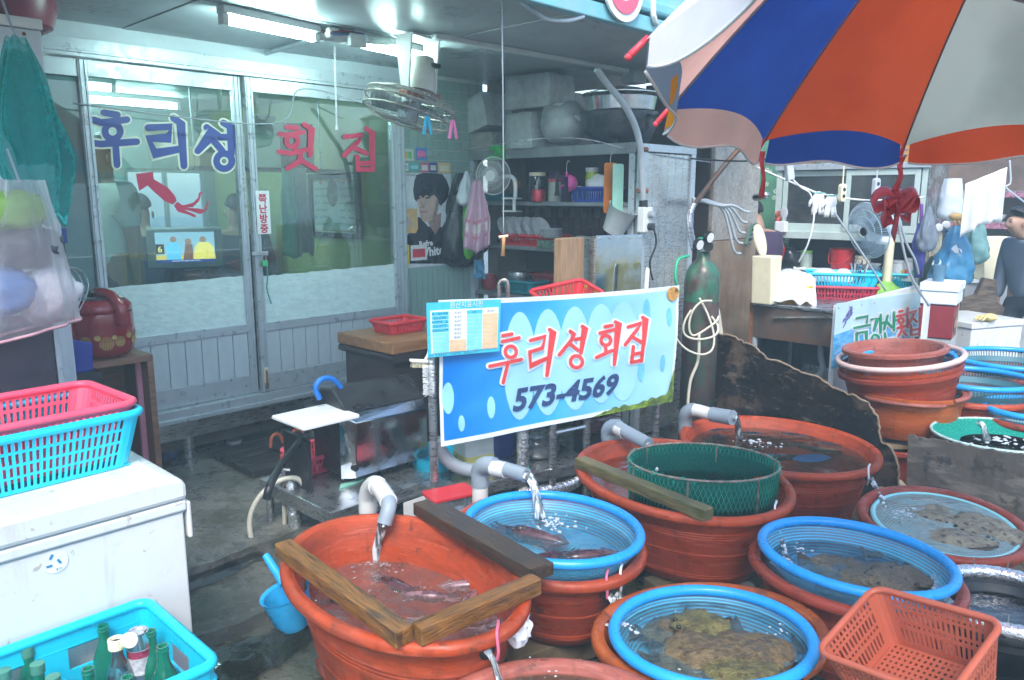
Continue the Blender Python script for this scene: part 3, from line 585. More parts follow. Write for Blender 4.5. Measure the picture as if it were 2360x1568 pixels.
def tub(label, c, a, b_, ang, zr, zb, m, wz, wm, group='rubber tubs of live fish', taper=.09, cat='tub', lip=.034):
 t = thing('oval_tub', label, cat, (c[0], c[1], zb), RAD(ang), group); H = zr - zb
 n = 72; oi = lambda z: lip + .003 + (taper - lip) * (1 - z / H) ** 1.15
 P = [(b_ * .97, 0), (taper + .03, 0), (oi(.012) + .006, .012)]
 for q in (.14, .17, .45, .66, .69, .72, .86): z = H * q; P += [(oi(z), z), (oi(z) - .0009, z + .002), (oi(z) - .0009, z + .006), (oi(z), z + .008)]
 P += [(lip + .004, H - .045)]
 ib = [(lip - .001, H - .03), (lip, H - .012), (lip + .004, H - .008), (lip + .012, H - .03)] + [(oi(H * q) + .013, H * q) for q in (.85, .7, .55, .4, .25, .13)] + [(taper + .03, .035), (taper + .06, .024), (b_ * .97, .022)]
 ib = [(min(d, b_ * .97), z) for d, z in ib]
 MB().lathe(P + [(lip + .001, H - .035)], n, a=a, b=b_, cap0=True).mk('outer_shell', m, t, smooth=True)
 MB().lathe(ib, n, a=a, b=b_, cap1=True).mk('inner_shell', m, t, smooth=True)
 MB().lathe([(lip + .003, H - .036), (.006, H - .036), (.0, H - .028), (.0, H - .012), (.006, H - .002), (.016, H), (lip - .006, H - .002), (lip + .003, H - .010)], n, a=a, b=b_).mk('rim', m, t, smooth=2)
 if wz is not None:
  d0 = lip + .016 + (taper - lip) * max(0, (zr - wz) / H)
  b2 = MB(); b2.lathe([(d0 + (b_ * .97 - d0) * k / 7, wz - zb + .0) for k in range(8)], n, a=a, b=b_, cap1=True)
  b2.mk('water_surface', wm, t, smooth=2)
 t['wz'] = 0 if wz is None else wz; return t
def sieve(label, c, a, b_, ang, zr, depth, group, rim_m=None, mesh_m=None, nu=300, rows=12, rim_r=.017, tilt=None, taper=.075, name='round_sieve', gap_ring=True):
 t = thing(name, label, 'sieve', (c[0], c[1], zr - depth), RAD(ang), group, tilt)
 us = []
 for i in range(nu): g = 2 * pi * i / nu; us += [g - .40 * pi / nu, g + .40 * pi / nu]
 vs_ = [0]
 for j in range(rows): vs_ += [(j + .40) / rows, (j + 1) / rows]
 def f(u, v): d = taper * (1 - v) ** 1.3; return ((a - d - .004) * cos(u), (b_ - d - .004) * sin(u), depth * v)
 MB().grid(f, us, vs_, hole=lambda i, j: i % 2 == 1 and j % 2 == 1, closed=True).mk('mesh_side', mesh_m or M_BLUEM, t, smooth=True)
 bt = MB(); k = 26
 for i in range(-k, k + 1):
  q = i / k * .985; hw_ = sqrt(max(0, 1 - q * q)); A, B = a - taper - .004, b_ - taper - .004
  if hw_ > .08: bt.box(A * q - .003, A * q + .003, -B * hw_, B * hw_, .001, .004); bt.box(-A * hw_, A * hw_, B * q - .003, B * q + .003, -.002, .0008)
 bt.mk('mesh_bottom', mesh_m or M_BLUEM, t); MB().lathe([(0, -.004), (min(A, B) * .97, -.004)], 48, a=A, b=B).mk('base_film', mesh_m or M_BLUEM, t)
 ring = [((a - .012) * cos(g), (b_ - .012) * sin(g), depth) for g in [2 * pi * i / 90 for i in range(90)]]
 MB().tube(ring, rim_r, 10, closed=True).mk('rim', rim_m or M_BLUES, t, smooth=2)
 return t
def foam(parent, pts, m=None, nm='foam'):
 b = MB()
 for x, y, z, r in pts: b.ball((x, y, z), (r, r * uni(.6, 1.2), r * .4), 7, 5)
 return tag(b.mk(nm, m or M_FOAM, parent, smooth=2), kind='stuff')
def local(t, P):                                           # world point in a thing's own frame
 return turn(-t.rotation_euler[2], 3, 'Z') @ (V(P) - t.location)
def jet(parent, p0, p1, r0, r1, sag=.5, name='water_jet', k=3):
 """a falling strand of water from world point p0 to p1"""
 p0, p1 = local(parent, p0), local(parent, p1); b = MB()
 for q in range(5):
  pts, rs = [], []; g = q * 2.4; off = V((cos(g), sin(g), 0)) * r0 * (.75 if q else 0)
  for i in range(19):
   u = i / 18; h = p0.lerp(p1, u ** (1 - .35 * sag)); h.z = p0.z + (p1.z - p0.z) * u ** (1.35 + sag * .5)
   pts.append(h + off * (1 - .5 * sin(2.6 * u)) + V((noi((u * 2, q * 3.1, 0)), noi((u * 2, 5, q * 2.2)), 0)) * r0 * .5 * u); rs.append((r0 + (r1 - r0) * u) * ((.75 - .2 * sin(2.6 * u)) if q == 0 else .22))
  b.tube(pts, rs, 12)
 return b.mk(name, M_JET, parent, smooth=2)
def splash(t, P, spread, n, r=.007):
 c = local(t, P); pts = []
 for _ in range(n):
  g = random.random() * 6.28; q = abs(random.gauss(0, spread)); pts.append((c.x + q * cos(g), c.y + q * sin(g), c.z - .0005, r * uni(.2, 1.1) ** 1.6))
 foam(t, pts)
tA = tub('large orange oval tub of squid with timbers across it, nearest the freezer', (-.337, 2.204), .474, .328, -51, .49, .02, M_TUB, .345, water_mat('bubbly_water', (.93, .95, .95), bump=.9, bscale=9, boost=2.4, murk=(.70, .45, .40), murk_amt=.13), taper=.14)
tB = tub('oval tub holding a blue sieve between the squid tub and the green net tub', (.121, 2.634), .405, .324, -59, .41, .10, M_TUB, .40, W_BLUE, taper=.14)
tC = tub('big orange oval tub with a green net basket standing in it', (.701, 3.12), .505, .406, 118, .46, .11, M_TUB, .395, W_CLEAR, taper=.14)
tD = tub('rear orange oval tub of dark fish in front of the jagged board', (1.313, 3.725), .494, .442, -53, .40, .06, M_TUB, .345, W_MURK, taper=.12)
tE = tub('brick red oval tub under the blue sieve of brown rockfish', (1.137, 2.424), .345, .297, -45, .385, .06, M_TUB2, .362, W_BLUE)
tF = tub('orange brown oval tub at the bottom centre holding a blue sieve of yellow flatfish', (.583, 2.103), .359, .283, 16, .35, .03, M_TUB3, .343, W_BLUE)
tG = tub('oval tub with a turquoise sieve of pale flatfish at the right edge', (1.68, 2.877), .368, .304, 71, .36, .05, M_TUB2, .342, water_mat('aqua_water', (.86, .95, .93), bump=.5, bscale=8, boost=1.3, murk=(.58, .84, .80), murk_amt=.30))
pH = PZ(1262, 1511, .37); tH = tub('half seen orange tub at the bottom edge below the squid tub', (pH.x, pH.y - .235), .30, .235, 4, .37, .0, M_TUB4, .35, W_MURK)
sB = sieve('blue sieve with dark squid under a running pipe, left of the green net', (.141, 2.587), .333, .285, -41, .455, .10, 'blue sieves set in tubs')
sE = sieve('blue sieve holding a pile of brown rockfish, right of the big tubs', (1.137, 2.424), .313, .265, -45, .425, .10, 'blue sieves set in tubs')
sF = sieve('blue sieve full of yellow brown flatfish at the bottom centre', (.569, 2.033), .291, .261, 9, .375, .10, 'blue sieves set in tubs')
M_TURQ = mat('turquoise_plastic', (.30, .72, .72), rough=.4, var=.05)
sG = sieve('turquoise sieve sunk in the water around pale flatfish at the right edge', (1.69, 2.88), .325, .262, 71, .334, .08, 'blue sieves set in tubs', M_TURQ, M_TURQ, rim_r=.012)
M_BLK = mat('block_wood', (.22, .16, .09), rough=.7, var=.4, scale=6, dirt=(.05, .05, .03), dirt_amt=.7)
for t, zb in ((tB, .10), (tC, .11), (tD, .06), (tE, .06), (tG, .05)):
 for q in (-1, 1):
  p = t.location + turn(t.rotation_euler[2], 3, 'Z') @ V((q * .16, 0, 0)); k = thing('wooden_bearer', ('left' if q < 0 else 'right') + ' wooden bearer under the ' + t['label'].split(' under ')[0].split(' with ')[0].split(' of ')[0].split(' holding ')[0] + {tB: ' of squid', tC: ' and net basket', tD: ' before the board', tE: ' of rockfish', tG: ' of pale flatfish'}[t], 'timber', (p.x, p.y, 0), t.rotation_euler[2] + RAD(uni(-4, 4)), 'bearers under the tubs')
  MB().box(-.04, .04, -.27, .27, -.0, zb - .001).mk('bearer_block', M_BLK, k, bevel=.004)
for lb, (x, y), L, rz in (('pale wet stone wedged between the blue sieve tubs', (1700, 1370), .22, 30), ('grey stone wedged behind the turquoise sieve tub', (2050, 1120), .2, 10)):
 p = PZ(x, y, .10); t = thing('wedge_stone', lb, 'stone', (p.x, p.y, 0), RAD(rz)); b = MB(); b.ball((0, 0, .05), (L / 2, L * .36, .08), 16, 10)
 b.v = [tuple(V(v) * (1 + .22 * noi(V(v) * 14))) for v in b.v]; b.mk('stone_body', mat('pale_stone', (.36, .33, .22), rough=.55, var=.35, bump=.4), t, smooth=True)
def timber(label, pa, pb, wd, ht, z, m=M_WOOD, group='timbers laid across tubs', lift=0):
 A, B = PZ(*pa, z), PZ(*pb, z); d = B - A; t = thing('timber', label, 'timber', (A + B) / 2 + V((0, 0, lift)), atan2(d.y, d.x), group); L = d.length / 2
 b = MB(); n = 14
 def f(u, v):
  g = [(-wd / 2, -ht / 2), (wd / 2, -ht / 2), (wd / 2, ht / 2), (-wd / 2, ht / 2)][int(v) % 4]; k = 1 + .06 * noi((u * 7, v, len(label)))
  return (u * L, g[0] * k + .003 * noi((u * 5, 1, v)), g[1] * k)
 b.grid(lambda v, u: f(u, v), [0, 1, 2, 3], [-1 + 2 * i / n for i in range(n + 1)], closed=True)
 k = len(b.v); b.f += [(0, 1, 2, 3), (k - 1, k - 2, k - 3, k - 4)]; b.m += [0, 0]
 b.mk('beam', m, t, bevel=.004); return t
M_WOOD2 = mat('ochre_timber', (.24, .105, .022), rough=.38, var=.55, scale=4, dirt=(.045, .025, .012), dirt_amt=.95, dirt_scale=3.2, bump=.5, bscale=18, stretch=(1.2, 10, 10))
M_WOOD3 = mat('dark_timber', (.06, .032, .016), rough=.45, var=.5, scale=5, dirt=(.02, .02, .015), dirt_amt=.7, bump=.5, bscale=18, stretch=(1.2, 10, 10))
timber('brown timber across the left of the squid tub', (652, 1262), (932, 1468), .054, .046, .515, M_WOOD2)
timber('ochre timber across the front of the squid tub', (960, 1462), (1236, 1345), .045, .05, .518, M_WOOD2)
timber('dark wet timber between the squid tub and the blue sieve', (968, 1168), (1240, 1322), .06, .045, .516, M_WOOD3)
timber('thinner dark timber lying against the longer dark one beside the blue sieve', (1010, 1165), (1262, 1308), .05, .04, .505, M_WOOD3, lift=-.012)
timber('mossy green timber leaning across the green net tub', (1335, 1064), (1632, 1186), .055, .045, .484, mat('mossy_timber', (.16, .13, .05), rough=.5, var=.5, scale=5, dirt=(.05, .07, .02), dirt_amt=.8, bump=.5, bscale=18, stretch=(1.2, 10, 10)))
nb = thing('net_basket', 'green net fish basket on wire hoops standing in the orange tub', 'basket', (.79, 3.086, .24), RAD(-8), 'green net baskets')
M_NET = thin('green_net', (.03, .45, .33), .70, translucent=.3, var=.3, scale=200); M_WIRE = mat('rusty_wire', (.30, .24, .19), rough=.6, metal=.4, var=.5, scale=30)
MB().grid(lambda g, v: ((.304 - .012 * (1 - v)) * cos(g), (.237 - .012 * (1 - v)) * sin(g), .28 * v), [2 * pi * i / 72 for i in range(72)], [0, .33, .66, 1], closed=True).mk('net_film', M_NET, nb, smooth=2)
nl = MB()
for k in range(96):
 for sg_ in (-1, 1):
  pts = []
  for j in range(5): v = j / 4; g = 2 * pi * k / 96 + sg_ * v * .36; pts.append((.303 * cos(g), .236 * sin(g), .28 * v))
  nl.tube(pts, .0012, 3, caps=False)
tag(nl.mk('net_cords', mat('green_twine', (.02, .38, .26), rough=.7, var=.3), nb), kind='stuff')
for z in (.0, .28): MB().tube([(.304 * cos(g), .237 * sin(g), z) for g in [2 * pi * i / 72 for i in range(72)]], .005, 6, closed=True).mk('hoop', M_WIRE, nb, smooth=2)
for g in (.2, 1.3, 2.4, 3.5, 4.45, 5.4): MB().tube([(.304 * cos(g), .237 * sin(g), 0), (.304 * cos(g), .237 * sin(g), .28)], .004, 6).mk('upright_wire', M_WIRE, nb)
fz = MB()
for i in range(260):
 g = random.random() * 6.283; p = V((.305 * cos(g), .238 * sin(g), .28 + uni(-.012, .008))); fz.tube([p, p + V((uni(-1, 1), uni(-1, 1), uni(-.8, .8))) * .013], .0016, 3)
tag(fz.mk('frayed_twine', MATS['green_twine'], nb), kind='stuff')
M_PVCW = mat('white_pvc', (.70, .70, .66), rough=.35, var=.05, dirt=(.5, .4, .2), dirt_amt=.4); M_PVCG = mat('grey_pvc', (.27, .32, .36), rough=.38, var=.06)
def pipe(label, pts, r, segs, mats, group='pvc water pipes'):
 """pts: world points along the pipe; segs: index ranges for each coloured length"""
 o = pts[0]; t = thing('water_pipe', label, 'pipe', (o.x, o.y, max(0, min(p.z for p in pts))), 0, group); L = [V(p) - t.location for p in pts]
 cur = bez(L, 6)
 for (i0, i1, grow), m_ in zip(segs, mats):
  MB().tube(cur[int(i0 * 6):int(i1 * 6) + 1], r * grow, 14, caps=True).mk('pipe_length', m_, t, smooth=True)
 return t, V(pts[-1])
Y = PY
pp, e = pipe('white and grey elbow pipe pouring into the squid tub', [Y(848, 1290, 2.78), Y(848, 1180, 2.78), Y(849, 1137, 2.77), Y(866, 1118, 2.71), Y(893, 1152, 2.58), Y(895, 1172, 2.54), Y(885, 1207, 2.52)], .032, [(0, 1, 1.0), (1, 3.2, 1.1), (3, 4.2, 1.0), (4, 6, .82)], [M_PVCG, M_PVCW, M_PVCW, M_PVCG])
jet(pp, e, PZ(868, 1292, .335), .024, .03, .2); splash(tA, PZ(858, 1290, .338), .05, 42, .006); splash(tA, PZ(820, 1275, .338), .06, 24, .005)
pp, e = pipe('grey elbow pipe pouring into the blue sieve', [Y(1106, 1190, 3.02), Y(1106, 1120, 3.02), Y(1106, 1085, 3.02), Y(1122, 1072, 2.99), Y(1160, 1080, 2.94), Y(1213, 1096, 2.86)], .03, [(0, 1, 1.1), (1, 3.6, 1.2), (3.6, 5, .95)], [M_PVCW, M_PVCG, M_PVCG])
MB().tube([Y(1135, 1078, 2.965) - pp.location, Y(1165, 1084, 2.93) - pp.location], .032, 14).mk('white_sleeve', M_PVCW, pp, smooth=True)
jet(pp, e, PZ(1248, 1195, .402), .026, .03, .8); splash(tB, PZ(1268, 1205, .402), .05, 66, .010)
pp, e = pipe('grey elbow pipe pouring into the green net basket', [Y(1402, 1040, 3.62), Y(1402, 1010, 3.62), Y(1404, 990, 3.61), Y(1420, 984, 3.57), Y(1450, 1000, 3.48), Y(1494, 1024, 3.36)], .031, [(0, 1, 1.1), (1, 3.2, 1.2), (3.2, 5, 1.0)], [M_PVCG, M_PVCG, M_PVCG])
MB().tube([Y(1425, 988, 3.555) - pp.location, Y(1440, 996, 3.51) - pp.location], .034, 14).mk('pale_sleeve', M_PVCW, pp, smooth=True)
jet(pp, e, PZ(1512, 1085, .40), .018, .02, .5)
pp, e = pipe('grey and white elbow pipe pouring into the rear tub', [Y(1578, 1000, 4.02), Y(1578, 972, 4.02), Y(1582, 952, 4.0), Y(1600, 945, 3.97), Y(1640, 955, 3.90), Y(1688, 963, 3.80)], .035, [(0, 3.1, 1.05), (3.1, 4.0, .95), (4.0, 5, 1.12)], [M_PVCG, M_PVCW, M_PVCG])
jet(pp, e, PZ(1706, 1012, .348), .026, .026, .7); splash(tD, PZ(1735, 1018, .35), .05, 36, .010); splash(tD, PZ(1775, 1022, .35), .05, 15, .012)
M_TIE = mat('pink_tape', (.75, .15, .25), rough=.4)
def spout(t, xy0, z0, xy1, z1, r, n=1):
 p0, p1 = PZ(*xy0, z0), PZ(*xy1, z1)
 for k in range(n): jet(t, p0 + V((k * .025, k * .01, 0)), p1 + V((k * .03, k * .0, 0)), r, r * .8, .6, k=3)
 q = local(t, p0); MB().lathe([(.026, -.006), (.026, .01), (.014, .01), (.014, -.006)], 14, c=q, M=turn(RAD(90), 3, 'Y') if abs(q.x) > abs(q.y) * .8 else turn(RAD(90), 3, 'X')).mk('drain_hole', M_BLACK, t)
spout(tA, (1118, 1496), .42, (1150, 1572), .352, .014, 1)
spout(tB, (1405, 1372), .345, (1424, 1436), .30, .016, 2)
spout(tC, (1783, 1190), .39, (1812, 1288), .35, .014, 1)
spout(tD, (2002, 1098), .355, (2042, 1172), .335, .018, 1)
splash(tE, PZ(1800, 1300, .364), .03, 36, .007); splash(tE, PZ(1850, 1265, .364), .05, 15, .010); splash(tG, PZ(2045, 1180, .337), .05, 30, .008); splash(tF, PZ(1440, 1440, .345), .03, 24, .008)
rg = PZ(1195, 1452, .42); t = thing('white_rag', 'scrunched white rag plugging the side of the squid tub', 'rag', rg, 0); b = MB(); b.ball((0, 0, 0), (.036, .034, .045), 18, 12); b.v = [tuple(V(v) * (1 + .5 * noi(V(v) * 55))) for v in b.v]; b.mk('rag_cloth', mat('white_rag', (.72, .72, .74), rough=.8), t, smooth=True)
for lb, x, y, z, m_ in (('pink string tied on the rim of the squid tub', 1148, 1450, .49, M_TIE), ('pink string tied on the rim under the blue sieve', 1400, 1325, .41, M_TIE), ('white string tied on the rim beside the pink one', 1432, 1312, .41, M_WHITE), ('white string tied on the rim of the green net tub', 1788, 1165, .46, M_WHITE), ('white string tied on the rim of the rear tub', 2003, 1078, .40, M_WHITE)):
 p = PZ(x, y, z); t = thing('rim_string', lb, 'string', p, atan2(p.y, p.x), 'strings tied on tub rims')
 MB().tube(bez([(.03, 0, .006), (.0, 0, .014), (-.03, .004, .006), (-.035, 0, -.04), (-.022, .003, -.075)], 4), .0045, 6).mk('loop', m_, t, smooth=2)
M_FIN = mat('fin_dark', (.05, .035, .015), rough=.4, var=.5, scale=60); M_SPOT = mat('fish_spot', (.09, .06, .025), rough=.4, var=.4, scale=60)
def flatfish(name, label, P, L, W, rz, m, group, tilt=0, seed=0.):
 t = thing(name, label, 'fish', P, RAD(rz), group, (RAD(tilt), RAD(tilt * .6))); b = MB()
 def wd(u): return W / 2 * (sin(pi * min(1, u / .86) ** .85) ** .75 if u < .83 else 0) + (.012 if u > .05 else 0) + (max(0, (u - .84) / .16) * W * .2)
 def f(u, v): h = .24 * W * (1 - v * v) ** .7 * max(.06, sin(pi * min(1, u / .86)) ** .6 if u < .86 else .05) * .5; fr = .012 * noi((u * 16, v * 2, seed)) * abs(v) ** 3; return ((u - .5) * L, (wd(u) + fr * 1.2) * v, h + fr + .012 * noi((u * 3, v, seed)))
 b.grid(f, [i / 26 for i in range(27)], [-1 + j / 6 for j in range(13)]); b.m = [1 if j in (0, 11) or i > 21 else (2 if (i * 7 + j * 5 + int(seed)) % 11 == 0 else 0) for j in range(12) for i in range(26)]; o = b.mk('fish_body', [m, M_FIN, M_SPOT], t, smooth=2, solid=.006)
 b = MB()
 for q in (-1, 1): b.ball((-L * .40, q * .018, .12 * W * .55), .008, 8, 6)
 b.mk('eyes', M_BLACK, t, smooth=2); return t
def roundfish(name, label, P, L, D, rz, m, group, roll=0):
 t = thing(name, label, 'fish', P, RAD(rz), group, (RAD(roll), 0)); b = MB(); n = 10
 def f(g, u):
  r = D / 2 * (sin(pi * min(1, u / .9) ** .7) ** .7 if u < .88 else .25) + .003
  return ((u - .5) * L, .55 * r * sin(g), r * cos(g))
 b.grid(f, [2 * pi * i / n for i in range(n)], [i / 14 for i in range(15)], closed=True)
 b.mk('fish_body', m, t, smooth=2)
 b = MB(); b.prism([(L * .38, 0), (L * .52, D * .38), (L * .49, 0), (L * .52, -D * .38)], -.003, .003); b.mk('tail_fin', m, t)
 b = MB(); b.prism([(-L * .2, D * .42), (-L * .1, D * .62), (L * .08, D * .6), (L * .28, D * .3)], -.003, .003); b.mk('dorsal_fin', m, t); return t
def squid(label, P, L, rz, m, group):
 t = thing('squid', label, 'squid', P, RAD(rz), group); b = MB(); r = L * .09
 b.tube([(L * .5, 0, 0), (L * .42, 0, 0), (L * .2, 0, 0), (0, 0, 0), (-L * .08, 0, 0), (-L * .12, 0, 0), (-L * .2, 0, 0)], [.002, r * .45, r * .9, r, r * .8, r * .55, r * .5], 10); b.mk('mantle', m, t, smooth=2)
 b = MB(); b.add([(L * .52, 0, .004), (L * .36, r * 2.0, .0), (L * .2, r * .5, .004), (L * .2, -r * .5, .004), (L * .36, -r * 2.0, .0)], [(0, 1, 2, 3, 4)]); b.mk('tail_fin', m, t, solid=.003)
 for k in range(6): 
  g = (k - 2.5) * .16; MB().tube(bez([(-L * .18, g * r * 2, 0), (-L * .28, g * r * 2.4, -.004), (-L * (.36 + .04 * (k % 2)), g * r * 2.8, .003)], 4), [.006 - .0005 * i for i in range(9)], 5).mk('tentacle', m, t, smooth=2)
 return t
M_SQ = mat('squid_skin', (.16, .075, .085), rough=.25, var=.6, scale=40, dirt=(.45, .30, .30), dirt_amt=.6, dirt_scale=12); M_SQ2 = mat('squid_dark', (.05, .02, .03), rough=.25, var=.6, scale=30, dirt=(.2, .1, .1), dirt_amt=.5, dirt_scale=12)
for x, y, L, rz in ((905, 1345, .24, -38), (1000, 1375, .22, 175), (1105, 1348, .27, 186), (1075, 1385, .20, 65), (1010, 1425, .24, 15), (1150, 1440, .22, 30), (1120, 1425, .2, 200), (790, 1385, .2, 10)): squid('dark mottled squid floating in the orange tub', PZ(x, y, .340), L, rz, M_SQ if x > 950 else M_SQ2, 'squid in the orange tub')
for x, y, L, rz in ((1205, 1230, .36, -30), (1330, 1285, .30, 12), (1275, 1285, .28, 205), (1390, 1290, .2, 20)): squid('dark red squid in the blue sieve under the running pipe', PZ(x, y, .388), L, rz, M_SQ2, 'squid in the blue sieve')
def mottle(name, a, c, sc=18): return mat(name, a, rough=.45, var=.45, scale=sc, dirt=c, dirt_amt=.95, dirt_scale=sc * 2.2, bump=.9, bscale=110)
M_FF = mottle('flatfish_brown', (.11, .075, .032), (.22, .15, .065)); M_FY = mottle('flatfish_olive', (.11, .095, .026), (.20, .17, .045)); M_FP = mottle('flatfish_pale', (.24, .20, .13), (.36, .30, .20)); M_RF = mottle('rockfish_brown', (.15, .115, .07), (.06, .05, .03), 25); M_DF = mat('dark_fish', (.022, .026, .032), rough=.3, var=.5, scale=30)
zf = .336
for i, (x, y, L, W, rz, m_, k) in enumerate(((1545, 1450, .24, .20, 170, M_FF, 0), (1600, 1505, .30, .22, 195, M_FF, 1), (1750, 1500, .30, .23, 15, M_FF, 1), (1690, 1545, .30, .22, 160, M_FY, 1), (1560, 1560, .26, .2, 40, M_FF, 0), (1625, 1445, .22, .14, 5, M_FY, 2), (1770, 1555, .24, .17, -30, M_FF, 1))):
 flatfish('flatfish', 'olive flatfish lying on top of the pile in the bottom sieve' if i == 5 else 'yellow brown flatfish in the pile in the bottom centre sieve', PZ(x, y, zf) + V((0, 0, -.018 + .011 * k)), L, W, rz, m_, 'flatfish in the bottom sieve', 3 * (k - 1), x * .1)
for i, (x, y, L, rz) in enumerate(((1660, 1535, .17, 172), (1650, 1565, .2, 165), (1790, 1552, .2, 20), (1520, 1500, .14, 110))): roundfish('small_fish', 'small dark fish swimming above the yellow flatfish', PZ(x, y, .322), L, .055, rz, M_DF, 'dark fish in the bottom sieve', 75)
for i, (x, y, L, W, rz) in enumerate(((1930, 1310, .26, .15, 160), (1990, 1335, .26, .16, 200), (2075, 1350, .24, .15, 10), (1950, 1345, .22, .14, 30), (2035, 1320, .22, .13, 120), (2100, 1335, .2, .12, 60), (1990, 1365, .22, .12, 175))):
 flatfish('rockfish', 'brown mottled rockfish in the pile in the right blue sieve', PZ(x, y, .347) + V((0, 0, .005 * (i % 3))), L, W, rz, M_RF, 'rockfish in the right blue sieve', 8 * ((i % 3) - 1), i * 2.3)
roundfish('rockfish', 'dark rockfish lying on top of the pile at the back of the right blue sieve', PZ(2065, 1283, .35), .22, .085, 168, M_RF, 'rockfish in the right blue sieve', 60)
for i, (x, y, L, W, rz) in enumerate(((2170, 1185, .30, .24, 60), (2280, 1220, .34, .26, 10), (2190, 1245, .34, .2, 170), (2330, 1240, .3, .22, 140))): flatfish('flatfish', 'pale brown flatfish under the water of the turquoise sieve', PZ(x, y, .328) + V((0, 0, .003 * i - .008)), L, W, rz, M_FP, 'pale flatfish at the right edge', 2, i * 1.9)
for i, (x, y, L, rz) in enumerate(((1660, 995, .25, 20), (1750, 1005, .3, -10), (1850, 1010, .34, -20), (1880, 1030, .28, 160), (1800, 1055, .3, 5), (1730, 1050, .2, 60), (1640, 1010, .2, 140))): roundfish('dark_fish', 'dark fish swimming in the rear orange tub', PZ(x, y, .325), L, .075, rz, M_DF, 'dark fish in the rear tub', 70)
p = PZ(1868, 1056, .336); t = thing('blue_scrap', 'bright blue plastic scrap floating in the rear orange tub', 'scrap', p, .3); b = MB(); b.add([(.10 * cos(g) * (1 + .3 * noi((g * 2, 0, 0))), .055 * sin(g), 0) for g in [k * .48 for k in range(13)]], [tuple(range(13))]); b.mk('scrap_sheet', mat('scrap_blue', (.03, .25, .75), rough=.4), t, solid=.002)
for i, (x, y, rz) in enumerate(((1560, 1085, 30), (1640, 1100, 100), (1600, 1070, 170))): roundfish('dark_fish', 'dark fish inside the green net basket', PZ(x, y, .37), .2, .07, rz, M_DF, 'dark fish in the net basket', 70)
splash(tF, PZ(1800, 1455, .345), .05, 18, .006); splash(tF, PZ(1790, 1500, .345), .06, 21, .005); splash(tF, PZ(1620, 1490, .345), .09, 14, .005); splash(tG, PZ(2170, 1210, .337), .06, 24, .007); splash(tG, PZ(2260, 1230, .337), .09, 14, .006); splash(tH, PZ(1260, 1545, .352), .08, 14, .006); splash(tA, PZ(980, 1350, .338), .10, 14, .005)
splash(tA, PZ(890, 1300, .337), .05, 40, .006); splash(tA, PZ(830, 1285, .337), .07, 50, .006); splash(tG, PZ(2080, 1180, .343), .07, 60, .008)  # extra squid tub foam added near the jet in place of white sky reflections
# banner, rack and slicer table
def on_thing(t, x, y, off=0.):
 """photo point -> (x, z) on the plane local y = off of a thing that stands upright"""
 M = turn(t.rotation_euler[2], 3, 'Z'); ny = M @ V((0, 1, 0)); r = ray(x, y); o = t.location + ny * off
 P = EYE + r * ((o - EYE).dot(ny) / r.dot(ny)); q = M.transposed() @ (P - t.location); return q.x, q.z
BL, BR = V((-.32, 3.35, 0)), V((.87, 4.05, 0)); BA = atan2(BR.y - BL.y, BR.x - BL.x); BW = (BR - BL).length
ban = thing('banner', 'blue printed banner with red shop name and phone number on the counter front', 'banner', BL, BA)
def ban_mat():
 m = mat('banner_print', (.02, .3, .8), rough=.42, var=.03); N = m.node_tree.nodes; L = m.node_tree.links; b = N['Principled BSDF']
 tc = N.new('ShaderNodeTexCoord'); sp = N.new('ShaderNodeSeparateXYZ'); L.new(tc.outputs['Object'], sp.inputs[0])
 mr = N.new('ShaderNodeMapRange'); mr.inputs[1].default_value = .05; mr.inputs[2].default_value = 1.3; L.new(sp.outputs[0], mr.inputs[0])
 rp = N.new('ShaderNodeValToRGB'); e = rp.color_ramp.elements; e[0].color = (.0, .19, .62, 1); e[1].color = (.38, .68, .84, 1); k = e.new(.45); k.color = (.05, .40, .78, 1)
 L.new(mr.outputs[0], rp.inputs[0]); L.new(rp.outputs[0], b.inputs['Base Color']); return m
M_BAN = ban_mat(); M_BANW = mat('banner_white', (.72, .78, .82), rough=.5, var=.05, dirt=(.45, .5, .45), dirt_amt=.3); M_BANP = mat('banner_pale', (.33, .64, .85), rough=.45, var=.03)
M_BANR = mat('banner_red', (.72, .06, .06), rough=.45, var=.03); M_BANN = mat('banner_navy', (.03, .06, .16), rough=.45, var=.05)
LT, LB_, RT, RB = [on_thing(ban, *p) for p in ((1010, 692), (1016, 1030), (1567, 658), (1549, 925))]
def bsurf(u, v, l=0.):                                      # u along, v up, both 0..1, with slack folds
 top = LT[1] + (RT[1] - LT[1]) * u - .012 * sin(pi * u); bot = LB_[1] + (RB[1] - LB_[1]) * u
 xx = (LB_[0] + (LT[0] - LB_[0]) * v) * (1 - u) + (RB[0] + (RT[0] - RB[0]) * v) * u
 return (xx, -l + .012 * noi((u * 3 + v * 1.5, v * 2.4 - u * 2, 4)) + .004 * noi((u * 9, v * 7 - u * 5, 1)), bot + (top - bot) * v)
us = [0, .012] + [.012 + .976 * i / 60 for i in range(1, 60)] + [.988, 1]; vv = [0, .035] + [.035 + .93 * j / 24 for j in range(1, 24)] + [.965, 1]
b = MB(); P = [bsurf(u, v) for v in vv for u in us]; b.v = P; nu = len(us)
for j in range(len(vv) - 1):
 for i in range(nu - 1): b.f.append((j * nu + i, j * nu + i + 1, (j + 1) * nu + i + 1, (j + 1) * nu + i)); b.m.append(1 if i in (0, nu - 2) or j in (0, len(vv) - 2) else 0)
b.mk('banner_sheet', [M_BAN, M_BANW], ban, smooth=2)
